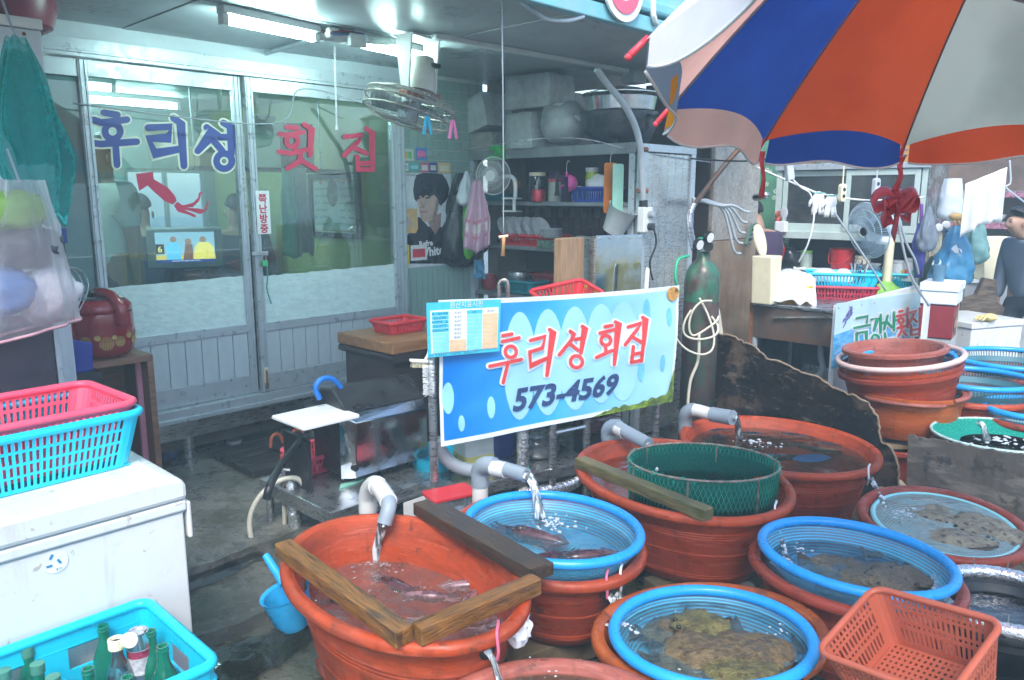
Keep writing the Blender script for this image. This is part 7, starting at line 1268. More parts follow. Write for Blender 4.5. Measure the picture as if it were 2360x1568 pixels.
overlay(M_GRAN, (.24, .19, .14), .5, 7, (1.5, 1.5, .9), .52, .66); overlay(M_PIL, (.20, .12, .07), .5, 5, (1.5, 1.5, .7), .52, .68); s0, s1 = ON_N(1637, 600, 1.35)[0], ON_N(1740, 600, 1.35)[0]; zj = ON_N(1690, 552, 1.35)[1]
pil = wthing('stone_pillar', 'square stone pillar with rust stains between the two stalls', 'pillar', s0, 1.35, 0); MB().box(0, s1 - s0, 0, .6, .0, zj - .004).mk('lower_block', M_PIL, pil, bevel=.006); MB().box(0, s1 - s0, 0, .6, zj, 2.39).mk('upper_block', M_GRAN, pil, bevel=.006); MB().box(-.02, -.002, .03, .58, 0, 2.39).mk('shade_side_sheet', mat('shade_brown_sheet', (.05, .035, .03), rough=.6), pil)  # the dark sheet paints the shade on the pillar's unlit left face
cordthing('diagonal_pole', 'rusty brown pole slanting in front of the pillar', 'pole', [PY(1705, 340, 4.9), PY(1650, 405, 4.92), PY(1596, 478, 4.95)], .016, mat('pole_brown', (.14, .10, .085), rough=.5, metal=.4, dirt=(.25, .1, .04), dirt_amt=.7, dirt_scale=12), part='pole_body'); t = cordthing('bent_steel_tube', 'bent steel tube coming down to the gas cylinder valve', 'tube', [PY(1598, 470, 4.9), PY(1588, 500, 4.85), PY(1592, 540, 4.75), PY(1600, 575, 4.6)], .02, M_STEEL, part='tube_body')
mfp = w(s0 + .5, 1.39, ON_N(1718, 545, 1.39)[1]); mf = wthing('air_manifold', 'row of small air valves on the pillar fed by grey hoses', 'manifold', ON_N(1718, 545, 1.37)[0], 1.37, ON_N(1718, 545, 1.37)[1]); MB().bar((.04, -.03, .09), (-.05, -.03, -.06), .02, .02).mk('rail', mat('valve_green', (.1, .2, .15), rough=.5), mf)
for k in range(5): MB().tube([(-.05 + .022 * k, -.05, -.06 + .036 * k), (.0 + .022 * k, -.035, -.055 + .036 * k)], .010, 8).mk('valve', M_BLACK if k % 2 else M_STEEL, mf)
for k in range(5): cordthing('air_hose', 'grey air hose sagging from the cylinder to the manifold on the pillar', 'hose', [PY(1596, 470 - 3 * k, 4.95), PY(1630 + 6 * k, 462 + 3 * k, 5.1), PY(1668 + 5 * k, 490 - 4 * k, 5.15), PY(1690 + 6 * k, 575 - 22 * k, 5.2), PY(1706 + 5 * k, 585 - 24 * k, 5.24)], .009, M_RUBBER, 'air hoses on the pillar', 'hose_run')
def jag(lbl, s, outline, m, name, th=.012, edge=None):
 pts = [ON_S(x, y, s) for x, y in outline]; n0, n1 = min(p[0] for p in pts), max(p[0] for p in pts); t = wthing(name, lbl, 'board', s, n0, 0, -90)
 pl = [(p[0] - n0, p[1]) for p in pts]; dense = []
 for i in range(len(pl)):
  a, c = V(pl[i]), V(pl[(i + 1) % len(pl)])
  k = max(1, int((c - a).length / .02)) if i < len(pl) - 2 else 1
  for j in range(k): q = a.lerp(c, j / k); dense.append((q.x + (.012 * noi((q.x * 40, q.y * 40, 1)) if 0 < i < len(pl) - 2 or j else 0), q.y + (.014 * noi((q.x * 35, q.y * 35, 5)) if 0 < i < len(pl) - 2 or j else 0)))
 MB().prism(dense, 0, th).mk('board_face', m, t)
 if edge: # pale broken edge of the plies
  k = 0
  while k < len(dense) and dense[k] != pl[-2]: k += 1
  b = MB(); e = dense[:k]; b.tube([(x, -.003 + .003 * noi((x * 50, z * 50, 0)), z + .001) for x, z in e], [.005 + .004 * abs(noi((i * .7, 0, 0))) for i in range(len(e))], 6); b.mk('splintered_edge', edge, t)
 return t
M_BURN = mat('burnt_plywood', (.013, .010, .008), rough=.6, spec=.12, var=.5, scale=6, dirt=(.012, .012, .014), dirt_amt=.95, dirt_scale=2.0, bump=.4, bscale=24); M_PLYE = mat('ply_edge', (.24, .17, .11), rough=.8, var=.4, scale=30)
overlay(M_BURN, (.085, .058, .04), .9, 3.2, (1, 1, 1), .50, .62); overlay(M_BURN, (.16, .13, .10), .6, 9, (1, 1, 2.5), .60, .70)
jag('big dark burnt plywood board with a jagged edge between the stalls', 1.93, [(1632, 770), (1642, 766), (1688, 776), (1737, 800), (1769, 826), (1805, 836), (1838, 855), (1890, 871), (1918, 893), (1955, 907), (1999, 929), (2022, 960), (2026, 996), (2030, 1016), (2053, 1034), (2066, 1057), (2071, 1085), (2068, 1240), (1632, 1150)], M_BURN, 'jagged_board', .014, M_PLYE)
M_PLYG = mat('grey_plywood', (.11, .09, .072), rough=.65, var=.3, scale=4, dirt=(.05, .045, .04), dirt_amt=.7, dirt_scale=2.5, bump=.3, stretch=(1, 1, .3))
overlay(M_PLYG, (.23, .20, .16), .8, 4, (.6, .6, 2.5), .50, .64); overlay(M_PLYG, (.03, .027, .025), .8, 7, (1, 1, 1), .58, .68)
jag('grey weathered plywood board standing at the right edge', 1.74, [(2092, 1003), (2200, 1022), (2300, 1040), (2420, 1062), (2420, 1300), (2086, 1170)], M_PLYG, 'plywood_board', .014, None)
def plain_tub(t, a, H, taper, m, lip=.03, nm='shell'):
 MB().lathe([(a - .001, 0), (taper, 0), (taper * .9, .02), (lip + .001, H - .03), (lip, H - .028), (0, H - .026), (-.001, H - .006), (.008, H), (lip - .002, H - .002), (lip + .006, H - .02), (taper + .012, .03), (a - .001, .02)], 64, a=a, b=a).mk(nm, m, t, smooth=True)
sp = PY(2075, 935, 4.35); zz0 = lambda y: PY(2075, y, sp.y).z
zwood = zz0(1000); t = thing('support_tub', 'brick red tub with a wooden board on it under the stack of tubs', 'tub', (sp.x, sp.y + .02, 0), 0, 'stacked tubs'); plain_tub(t, .30, zwood - .03, .05, M_TUB2); MB().box(-.33, .10, -.22, .2, zwood - .029, zwood - .002).mk('board_lid', M_BLK, t, bevel=.004)
t = thing('stacked_bowl', 'orange brown round bowl at the bottom of the stack', 'bowl', (sp.x + .02, sp.y, zwood), 0, 'stacked tubs'); h = zz0(893) - zwood; a = .315
MB().lathe([(a - .001, 0), (.14, 0), (.07, .03), (.035, .10), (.02, h - .03), (.02, h - .024), (0, h - .022), (0, h - .004), (.01, h), (.03, h - .005), (.06, .1), (.15, .03), (a - .001, .02)], 64, a=a, b=a).mk('shell', M_TUB3, t, smooth=True)
for g0, g1, r_, m_ in ((-2.7, -1.4, .318, M_TUB4), (-1.2, -.2, .312, M_TUB4)): MB().tube([((r_ + .006) * cos(g0 + (g1 - g0) * k / 16), (r_ + .006) * sin(g0 + (g1 - g0) * k / 16), h - .004 - .02 * (g0 < -2)) for k in range(17)], .012, 8).mk('split_rim', m_, t, smooth=2)
z2 = zz0(925) ; t = thing('stacked_tub', 'brick red tub tilted in the middle of the stack', 'tub', (sp.x + .0, sp.y, z2), 0, 'stacked tubs', (RAD(-2), RAD(-8))); plain_tub(t, .325, zz0(855) - z2 + .02, .06, M_TUB2)
M_PALE = mat('pale_pink_rim', (.72, .50, .46), rough=.45)
z3 = zz0(885); t = sieve('terracotta sieve with a pale pink rim tilted on the stack', (sp.x - .01, sp.y), .335, .335, 0, z3 + .16, .16, 'stacked tubs', M_PALE, M_TUB, 120, 3, .016, (RAD(-1), RAD(-8)), .05)
t = sieve('blue sieve hidden under the top tub of the stack', (sp.x + .02, sp.y), .26, .26, 0, z3 + .15, .12, 'stacked tubs', None, None, 110, 5, .014, (0, RAD(-6)), .04)
z4 = zz0(845); t = thing('stacked_tub', 'shallow dull red tub tilted on top of the stack', 'tub', (sp.x - .06, sp.y - .01, z4), 0, 'stacked tubs', (RAD(-2), RAD(-5))); plain_tub(t, .275, .12, .04, M_TUB4)
def fartub(label, x, y, z, a, zb, m, wd_=.03, wm=None, ratio=.95):
 p = PZ(x, y, z); return tub(label, (p.x, p.y), a, a * ratio, 20, z, zb, m, z - wd_, wm or W_DARK, 'far tubs at the right'), (p.x, p.y)
t, c = fartub('far tub under the large blue sieve beside the walking man', 2335, 848, .50, .40, .05, M_TUB2, .06); sieve('large blue sieve on the far tub beside the walking man', c, .38, .36, 0, .56, .16, 'far blue sieves', None, mat('dark_teal_mesh', (.04, .16, .20), rough=.5), 130, 2)
t, c = fartub('red tub under the blue sieve right of the tub stack', 2245, 903, .46, .33, .02, M_TUB, .06); sieve('blue sieve just right of the tub stack', c, .32, .30, 0, .54, .16, 'far blue sieves', None, MATS['dark_teal_mesh'], 120, 2)
fartub('small tub of dark water between the stack and the blue sieves', 2205, 948, .38, .22, .02, M_TUB4, .02)
t, c = fartub('tub under the blue sieve at the far right edge', 2385, 958, .40, .28, .02, M_TUB2, .05); sieve('blue sieve at the far right edge below the others', c, .27, .25, 0, .44, .12, 'far blue sieves', None, None, 120, 5)
t, c = fartub('tub under the green net ring behind the grey plywood', 2310, 1025, .34, .34, .02, M_TUB4, .03)
tn_ = thing('net_basket', 'flat green net ring lying on a tub behind the grey plywood', 'basket', (c[0], c[1], .36), 0, 'green net baskets'); MB().grid(lambda g, v: ((.34 - .14 * v) * cos(g), (.30 - .13 * v) * sin(g), .035 - .05 * v), [2 * pi * i / 64 for i in range(64)], [0, .33, .66, 1], closed=True).mk('net_film', thin('green_net2', (.03, .48, .36), .25, translucent=.3, var=.4, scale=160), tn_, smooth=2); MB().tube([(.34 * cos(g), .30 * sin(g), .035) for g in [2 * pi * i / 64 for i in range(64)]], .008, 6, closed=True).mk('hoop', mat('net_hoop', (.45, .6, .55), rough=.5, var=.4, scale=80), tn_, smooth=2)
jet(t, PZ(2255, 975, .44), PZ(2275, 1018, .345), .02, .03, .6); splash(t, PZ(2300, 1015, .345), .10, 90, .012)
t, c = fartub('black water tub ringed with a foil wrapped hose at the right edge', 2320, 1395, .33, .21, .02, M_BLACK, .03); rg_ = thing('foil_ring', 'ring of foil wrapped hose with wire ties around the black water tub', 'ring', (c[0], c[1], .345), 0); MB().tube([(.205 * cos(g), .20 * sin(g), .0) for g in [2 * pi * i / 80 for i in range(80)]], [.022 + .002 * (i % 2) for i in range(80)], 10, closed=True).mk('foil_hose', M_FOIL, rg_, smooth=2)
for k in range(12): g = k * .52; MB().tube([(.2 * cos(g), .195 * sin(g), -.02), (.2 * cos(g), .195 * sin(g), .045)], .002, 5).mk('wire_tie', M_STEEL, rg_)
p = PZ(2330, 1510, .27); t = tub('square cornered red tub of dark rippling water in the bottom right corner', (p.x + .05, p.y - .02), .30, .24, 60, .27, .0, M_TUB4, .25, W_DARK, 'far tubs at the right')
BM = turn(-.98, 3, 'Z') @ turn(-.159, 3, 'Y') @ turn(.341, 3, 'X'); cen = V((.961, 1.739, .541)) - BM @ V((0, 0, .15))
basket('plastic_basket', 'terracotta slotted basket in the lower right foreground', cen, -.98, .162, .139, .15, mat('terracotta_plastic', (.46, .11, .06), rough=.4, var=.06), None, 17, 12, ((.12, .34), (.41, .47), (.52, .70), (.75, .8), (.84, .92)), .82, .035, .009, tilt=(.341, -.159))
# the neighbouring stall
S2 = 4.2
M_MINT = mat('mint_frame', (.50, .60, .56), rough=.4, var=.06, dirt=(.35, .38, .33), dirt_amt=.3)
wslab('neighbour_wall', 'shaded rear wall of the neighbouring stalls', 1.9, 12, -.1, 0, .1, 2.4, mat('far_wall', (.20, .17, .14), rough=.8, var=.25, bump=.3))
gw = wthing('papered_partition', 'green floral papered partition behind the neighbouring cabinet', 'partition', S2 + .55, .0, .1, -90); MB().box(-.1, 2.2, 0, .05, 0, 2.28).mk('partition_sheet', mat('floral_green', (.10, .28, .16), rough=.6, var=.2), gw); fl_ = None; M_FLW = mat('flower_print', (.5, .62, .5), rough=.6)
for k in range(46):
 x, z = uni(.5, 1.4), uni(1.0, 2.0); b = MB()
 if fl_ is None: [b.add([(.014 * cos(RAD(72 * q)) + .009 * cos(g), -.002 - .0003 * q, .014 * sin(RAD(72 * q)) + .009 * sin(g)) for g in [j * .785 for j in range(8)]], [tuple(range(8))]) for q in range(5)]; fl_ = b.mk('printed_flower', M_FLW, gw); fl_.location = (x, 0, z)
 else: piece(fl_, gw, (x, 0, z), (0, random.random() * 6, 0))
def P2(x, y, d=0): return ON_S(x, y, S2 + d)
n0, n1 = P2(1787, 460)[0], P2(2133, 460)[0]; zT, zB = P2(1960, 380)[1], P2(1960, 543)[1]; zL = P2(1960, 634)[1]
kc = wthing('wall_cabinet', 'mint framed kitchen cabinet with sliding glass doors in the neighbouring stall', 'cabinet', S2, n0, 0, -90); W2 = n1 - n0
MB().box(0, W2, .02, .42, zT - .03, zT).mk('top_board', M_MINT, kc, bevel=.003); MB().box(0, W2, .02, .42, zB, zB + .03).mk('bottom_board', M_MINT, kc, bevel=.003); MB().box(0, .04, .0, .42, zB + .031, zT - .031).mk('side_post', M_MINT, kc); MB().box(W2 - .04, W2, .0, .42, zB + .031, zT - .031).mk('side_post', M_MINT, kc); MB().box(.04, W2 - .04, .40, .42, zB + .03, zT - .03).mk('back_sheet', mat('cab_back', (.12, .16, .16), rough=.6), kc); MB().box(-.01, W2 + .01, -.02, .019, zT - .035, zT + .01).mk('top_trim', M_ALU, kc, bevel=.003); MB().box(-.01, W2 + .01, -.02, .019, zB - .04, zB + .02).mk('bottom_trim', M_MINT, kc, bevel=.003)
zm_ = (zT + zB) / 2 - .02; MB().box(.05, W2 - .05, .06, .38, zm_ - .012, zm_).mk('inner_shelf', M_MINT, kc)
for x0, x1, y in ((.05, W2 / 2 + .03, .03), (W2 / 2 - .01, W2 - .05, .006)):
 d = bpy.data.objects.new('sliding_door', None); COL.objects.link(d); d.parent = kc
 for bx in ((x0, x0 + .04, zB + .03, zT - .04), (x1 - .04, x1, zB + .03, zT - .04), (x0 + .04, x1 - .04, zT - .085, zT - .04), (x0 + .04, x1 - .04, zB + .03, zB + .085)): MB().box(bx[0], bx[1], y - .01, y + .01, bx[2], bx[3]).mk('door_frame', M_MINT, d, bevel=.002)
 MB().box(x0 + .04, x1 - .04, y - .001, y + .001, zB + .085, zT - .085).mk('pane', glass('cab_glass', (.45, .55, .55), ior=1.5, boost=1.5, smear=.12), d)
def cab(name, label, cat, x, y, d, z, group=None): n_, _ = P2(x, y, d); return wthing(name, label, cat, S2 + d, n_, z, -90, group)
def lat(t, prof, m, nm='body', n=22, c=(0, 0, 0)): return MB().lathe(prof, n, c=c).mk(nm, m, t, smooth=True)
def bowlp(r, h): return [(0, 0), (r * .5, 0), (r, h), (r * 1.02, h + .004), (r * .95, h), (r * .45, .01), (0, .008)]
for x, r_, h, col, lb, top in ((1850, .07, .06, (.45, .42, .36), 'cream bowls on the upper shelf of the glass cabinet', 1), (1890, .05, .09, (.5, .5, .5), 'white mug on the upper shelf of the glass cabinet', 1), (1830, .05, .16, (.55, .6, .62), 'white detergent bottle at the lower left of the glass cabinet', 0), (2000, .08, .08, (.45, .08, .1), 'red bowl on the upper shelf of the glass cabinet', 1), (2060, .09, .09, (.12, .42, .05), 'lime green basket on the upper shelf of the glass cabinet', 1), (1910, .06, .07, (.3, .3, .3), 'steel bowl in the lower part of the glass cabinet', 0), (2040, .07, .08, (.3, .1, .08), 'brown pot in the lower part of the glass cabinet', 0)):
 t = cab('stored_dish', lb, 'dish', x, 450, .2, zm_ + .002 if top else zB + .032, 'dishes in the glass cabinet'); lat(t, bowlp(r_, h) if r_ > .055 else [(0, 0), (r_, 0), (r_, h * .7), (r_ * .4, h), (0, h)], mat('dish_%d' % x, col, rough=.4))
t = wthing('cabinet_end', 'dented steel end sheet of the kitchen cabinet', 'panel', S2, n1 + .012, 0); MB().box(.0, .44, -.004, .008, zL - .1, zT + .01).mk('sheet', mat('dented_steel', (.5, .52, .53), rough=.22, metal=.95, var=.1, bump=.6, bscale=9), t)
lo = wthing('open_shelf', 'open shelf of buckets and jars below the glass cabinet', 'shelf', S2, n0, 0, -90); MB().box(-.05, W2, .0, .42, zL - .02, zL).mk('shelf_board', M_MINT, lo); MB().box(-.05, W2, .0, .42, zL - .36, zL - .34).mk('shelf_board', M_SHF, lo); MB().box(-.05, W2, .42, .44, .1, zB - .05).mk('back_sheet', M_DARK, lo)
for x in (-.04, W2 - .04): MB().box(x, x + .04, .0, .04, .1, zB - .041).mk('post', M_MINT, lo)
t = cab('red_bucket', 'red plastic bucket on the open shelf of the neighbouring stall', 'bucket', 1937, 630, .12, zL + .001); lat(t, [(0, 0), (.075, 0), (.10, .2), (.106, .2), (.098, .195), (.07, .01), (0, .01)], M_REDP); MB().tube(bez([(-.10, -.02, .18), (-.06, -.10, .08), (.06, -.10, .10), (.10, -.02, .18)], 6), .004, 5).mk('handle', M_REDP, t, smooth=2)
for x, r_, h, col, lb, lid in ((1855, .05, .15, (.3, .38, .34), 'green lidded glass jar on the open shelf', (.2, .5, .1)), (1828, .05, .14, (.35, .42, .42), 'clear glass jar on the open shelf', (.5, .5, .5)), (1985, .06, .13, (.55, .52, .42), 'cream canister on the open shelf behind the fan', (.6, .57, .45)), (2045, .045, .08, (.6, .65, .66), 'white mug beside the canister on the open shelf', None), (2068, .05, .11, (.5, .55, .58), 'pale blue tub on the open shelf', (.55, .6, .62)), (2100, .06, .13, (.58, .6, .6), 'white lidded tub at the right end of the open shelf', (.6, .62, .62))):
 t = cab('storage_jar', lb, 'jar', x, 630, .1, zL + .001, 'jars on the open shelf'); m_ = mat('sj_%d' % x, col, rough=.3); lat(t, [(0, 0), (r_, 0), (r_, h * .9), (r_ * .85, h), (0, h)], m_)
 if lid: lat(t, [(0, h), (r_, h), (r_, h + .02), (0, h + .02)], mat('sjl_%d' % x, lid, rough=.4), 'lid')
t = cab('stacked_bowl', 'blue and white bowls stacked behind the fan', 'bowl', 2000, 632, .05, zL + .001); lat(t, bowlp(.09, .06), mat('blue_bowl', (.3, .45, .6), rough=.3)); lat(t, [(z_[0], z_[1] + .03) for z_ in bowlp(.09, .06)], pl_m, 'top_bowl')
t = cab('spice_packs', 'row of small seasoning packets at the right of the open shelf', 'packets', 2095, 632, .01, zL + .001)
for k in range(5): MB().box(-.06 + .026 * k, -.04 + .026 * k, -.01, .01, 0, .06 + .01 * (k % 2)).mk('packet', mat('packet%d' % k, ((.6, .5, .1), (.5, .1, .1), (.6, .6, .55), (.1, .3, .2), (.6, .35, .1))[k], rough=.4), t)
t = cab('black_sack', 'black plastic sack at the left end of the open shelf', 'bag', 1815, 632, .08, zL); b = MB(); b.ball((0, 0, .09), (.11, .09, .10), 22, 14); b.v = [tuple(V(v) * (1 + .25 * noi(V(v) * 18))) for v in b.v]; b.mk('sack_body', M_BBAG, t, smooth=2)
t = cab('white_rag', 'crumpled white cloth on the edge of the open shelf', 'cloth', 1870, 632, .02, zL + .002); b = MB(); b.grid(lambda u, v: (u * .28 - .14, v * .12 - .06, .012 + .05 * abs(noi((u * 5, v * 5, 2))) * (1 - u * .5)), [i / 20 for i in range(21)], [i / 8 for i in range(9)]); b.mk('rag_cloth', M_WHITE, t, smooth=2, solid=.004)
t = cab('hanging_basket', 'small red basket hanging from a hook left of the glass cabinet', 'basket', 1790, 560, -.05, P2(1790, 600)[1]); lat(t, [(0, 0), (.05, 0), (.072, .085), (.076, .085), (.07, .08), (.045, .005), (0, .006)], M_REDP); MB().tube(bez([(-.07, 0, .085), (-.03, 0, .19), (.03, 0, .19), (.07, 0, .085)], 5), .006, 6).mk('handle', M_REDP, t, smooth=2)
t = cab('rice_spoons', 'holder of spoons and a red printed fan left of the glass cabinet', 'holder', 1800, 505, -.04, P2(1800, 535)[1]); MB().box(-.04, .05, -.03, .03, 0, .09).mk('cup', M_WHITE, t, bevel=.005); MB().ball((.02, 0, .16), (.035, .006, .05), 16, 10).mk('spoon', mat('pale_grey', (.5, .52, .55), rough=.4), t, smooth=2); MB().tube([(.02, 0, .04), (.02, 0, .13)], .006, 6).mk('spoon_handle', MATS['pale_grey'], t); MB().ball((-.03, .01, .13), (.035, .004, .05), 14, 8).mk('paper_fan', mat('fan_red', (.5, .12, .08), rough=.5, var=.9, scale=40), t, smooth=2)
zt3 = zT + .011
for lb, x, r_, h, m_ in (('steel stock pot on top of the glass cabinet', 1955, .10, .14, M_STEEL), ('second steel pot beside the stock pot on the cabinet', 1905, .08, .12, MATS['shiny_steel']), ('green plastic bag on top of the glass cabinet', 2005, .07, .09, mat('pale_green_bag', (.25, .45, .25), rough=.4)), ('wire basket on top of the glass cabinet at the left', 1850, .11, .07, M_WIRE)):
 t = cab('stored_pot', lb, 'pot', x, 380, .15, zt3, 'pots on the glass cabinet'); lat(t, [(0, 0), (r_ * .9, 0), (r_, h), (r_ * 1.05, h + .005), (r_ * .95, h), (r_ * .85, .01), (0, .01)], m_)
t = cab('orange_carton', 'orange brown carton with blue print on the right of the cabinet top', 'box', 2090, 378, .1, zt3); MB().box(-.22, .22, -.10, .1, 0, .13).mk('carton_body', mat('orange_card', (.48, .26, .08), rough=.6), t, bevel=.003); small_print('print', 3, 1, .075, M_LBLUE, t, upright(.05, -.102, .035)); MB().lathe([(.025, 0), (.045, 0)], 24, c=(-.13, -.102, .065), M=turn(RAD(90), 3, 'X')).mk('ring_print', M_LBLUE, t)
SK = 2.76; k0 = ON_S(1737, 700, SK); k1n = 2.36; zk = k0[1] + .01
sk = wthing('sink_counter', 'rusty steel sink counter of the neighbouring stall', 'counter', SK, k0[0], 0, -90); Lk = k1n - k0[0]; zb3 = ON_S(1745, 778, SK)[1]
MB().box(-.02, Lk, -.012, .74, zk - .02, zk).mk('counter_top', M_STEEL, sk, bevel=.003); MB().box(0, Lk, .0, .012, zb3, zk - .021).mk('trough_front', mat('rusty_trough', (.16, .13, .11), rough=.45, metal=.5, var=.3, dirt=(.20, .08, .03), dirt_amt=.7, dirt_scale=4), sk); MB().box(.0, Lk, .60, .612, zb3, zk - .021).mk('trough_back', M_STEEL, sk); MB().box(-.022, .0, -.014, .03, zb3 - .06, zk - .005).mk('rusty_leg_cap', M_RUST, sk); MB().box(.0, Lk, .012, .6, zb3, zb3 + .01).mk('trough_base', M_DARK, sk)
for x in (.01, Lk - .05):
 for y in (.02, .58): MB().tube([(x, y, 0), (x, y, zb3)], .02, 10).mk('leg', M_GREYP, sk, smooth=True)
MB().tube(bez([(.40, .2, zb3), (.40, .2, zb3 - .1), (.42, .2, zb3 - .2), (.36, .2, zb3 - .3)], 5), .022, 10).mk('drain', M_RUBBER, sk, smooth=2); MB().tube([(.15, -.015, zk - .09), (.6, -.015, zk - .04)], .006, 6).mk('towel_rail', M_STEEL, sk)
wslab('stall_back_shadow', 'dark sheet put in for the shade below the neighbouring counter', 2.9, 3.6, -1.72, -1.7, .05, .9, M_DARK)  # flat dark sheet paints the shade under the counter
LTs, RTs = (1927, 700), (2122, 673); nsg = 2.39
sa, za = ON_N(*LTs, nsg); sb_, zb4 = ON_N(*RTs, nsg); sg2 = wthing('sign_board', 'blue sea printed sign board of the neighbouring fish stall', 'sign', sa, nsg, 0); Ls = sb_ - sa; zlow = ON_N(1930, 845, nsg)[1]
M_SIGN = mat('sign_sea', (.06, .38, .72), rough=.4, var=.25, scale=10, stretch=(1, 1, 5), dirt=(.5, .7, .8), dirt_amt=.5, dirt_scale=5); M_SIGNT = mat('sign_sky', (.52, .72, .80), rough=.4, var=.05)
zmid = zlow + (za - zlow) * .52
b = MB(); b.add([(0, 0, zmid), (Ls, 0, zmid + .02), (Ls, 0, zb4), (0, 0, za)], [(0, 1, 2, 3)]); b.mk('sky_print', M_SIGNT, sg2, solid=.004); b = MB(); b.add([(0, 0, zlow), (Ls, 0, zlow), (Ls, 0, zmid + .02), (0, 0, zmid)], [(0, 1, 2, 3)]); b.mk('sea_print', M_SIGN, sg2, solid=.004); MB().box(.06, Ls - .02, .008, .04, .0, za - .02).mk('stand_board', M_WHITE, sg2)
def spx(cx, cy): return ON_N((2700 + cx / 1.4255) / 1.7364, (600 + cy / 1.4255) / 1.7364, nsg)
def s3d(x, y, l): s_, z_ = spx(x, y); return (s_ - sa, -.003 - l, z_)
GR = [[(1028, 960), (1092, 948), (1086, 985)], [(1015, 1015), (1105, 998)], [(1030, 1045), (1086, 1036), (1086, 1098), (1030, 1108), (1030, 1045)], [(1112, 968), (1150, 958), (1128, 1030)], [(1166, 940), (1166, 1042)], [(1166, 990), (1186, 984)], ('o', (1136, 1074), 20), [(1206, 945), (1186, 1022)], [(1204, 980), (1230, 1010)], [(1242, 925), (1242, 1030)], [(1242, 975), (1256, 970)], [(1190, 1045), (1195, 1090), (1248, 1078)]]
RD = [[(1272, 922), (1290, 918)], [(1258, 948), (1304, 938)], ('o', (1283, 972), 14), [(1283, 988), (1284, 1004)], [(1262, 1015), (1306, 1003)], [(1320, 902), (1320, 1012)], [(1292, 1012), (1268, 1062)], [(1290, 1030), (1314, 1058)], [(1336, 928), (1372, 918), (1356, 940), (1330, 988)], [(1350, 958), (1372, 980)], [(1391, 902), (1391, 988)], [(1340, 1000), (1342, 1056)], [(1391, 995), (1389, 1050)], [(1342, 1028), (1389, 1020)], [(1342, 1056), (1389, 1048)]]
M_SGG = mat('sign_green', (.0, .28, .14), rough=.4); M_SGR = mat('sign_red', (.62, .04, .04), rough=.4)
for q, m_ in ((GR[:3], M_SGG), (GR[3:7], M_SGG), (GR[7:], M_SGG), (RD[:8], M_SGR), (RD[8:], M_SGR)): lettering('letter_outline', q, 15, s3d, M_WHITE, sg2, .001, 15); lettering('letter', q, 13, s3d, m_, sg2, .006)
sx_, sz_ = spx(985, 950); font_text('small_letters', '그리운', .062, mat('sign_purple', (.10, .08, .35), rough=.4), sg2, upright(sx_ - sa, -.006, sz_ - .02) @ turn(RAD(32), 4, 'Z'), offset=.002)
for k, x in enumerate((.03, .2, .4, .62)): MB().lathe([(0, 0), (.006, 0), (0, .003)], 8, c=(x, -.004, za - .03 + (zb4 - za) * x / Ls), M=turn(RAD(90), 3, 'X')).mk('nail', M_RUST, sg2)
def ctr(x, y, z=None): p = PZ(x, y, zk if z is None else z); return p
p = ctr(1762, 700); t = thing('cream_bin', 'cream plastic bin with a raised round lid on the counter corner', 'bin', (p.x, p.y, zk + .001), WROT); hb_ = PY(1762, 590, p.y).z - zk; MB().prism([(-.06, 0), (.05, 0), (.075, hb_), (-.085, hb_)], -.07, .07).mk('bin_body', M_CREAM, t, bevel=.008); MB().lathe([(0, -.006), (.09, -.006), (.09, .006), (0, .006)], 32, c=(-.0, .06, hb_ + .10), M=turn(RAD(75), 3, 'X') @ Matrix.Diagonal((.8, 1.2, 1))).mk('lid', M_CREAM, t, smooth=True)
p = ctr(1812, 695); basket('plastic_basket', 'orange yellow basket under a white cloth on the counter', (p.x, p.y, zk + .001), WROT - RAD(60), .15, .11, .11, mat('amber_plastic', (.75, .36, .02), rough=.4), None, 10, 7, ((.2, .5), (.6, .85)), .92)
t = thing('draped_cloth', 'white cloth draped over the orange basket', 'cloth', (p.x + .02, p.y, zk + .16), WROT - RAD(60)); b = MB(); b.grid(lambda u, v: ((u - .5) * .3, (v - .6) * .30 - (.03 if v < .25 else 0), .05 * cos((u - .5) * 3) - .42 * max(0, .42 - v) * (1 + .25 * noi((u * 4, 0, 7))) + .018 * noi((u * 7, v * 7, 3))), [i / 24 for i in range(25)], [i / 16 for i in range(17)]); b.mk('cloth_sheet', M_WHITE, t, smooth=2, solid=.004)
p = ctr(1938, 688); basket('plastic_basket', 'red slotted basket under the cyan one on the counter', (p.x, p.y + .05, zk + .001), WROT - RAD(62), .24, .15, .085, mat('berry_red', (.55, .03, .07), rough=.4), None, 18, 11, ((.15, .45), (.55, .85)), .88); basket('plastic_basket', 'cyan basket of dishes on top of the red one', (p.x + .01, p.y + .05, zk + .075), WROT - RAD(62), .235, .145, .10, M_CYB, None, 18, 11, ((.12, .88),), .85)
for k, (dx, r_) in enumerate(((-.1, .10), (.02, .07))): t = thing('wash_bowl', 'white bowl upturned in the cyan basket' if k == 0 else 'smaller white bowl upturned in the cyan basket', 'bowl', (p.x + dx, p.y + .05 + dx * -.3, zk + .12), 0, 'bowls in the cyan basket'); lat(t, [(r_, 0), (r_ * .9, .05), (r_ * .4, .085), (0, .088)], pl_m)
t = thing('cutlery', 'bunch of steel spoons and chopsticks standing in the cyan basket', 'cutlery', (p.x + .12, p.y + .02, zk + .1), 0)
for k in range(14): g = random.random() * 6.28; MB().tube([(.02 * cos(g), .02 * sin(g), 0), (.06 * cos(g), .05 * sin(g), uni(.13, .19))], .004, 6).mk('utensil', MATS['shiny_steel'], t)
p = ctr(2082, 668); basket('plastic_basket', 'second cyan basket behind the fan on the counter', (p.x, p.y + .1, zk + .001), WROT - RAD(62), .15, .13, .115, M_CYB, None, 12, 10, ((.12, .88),), .85)
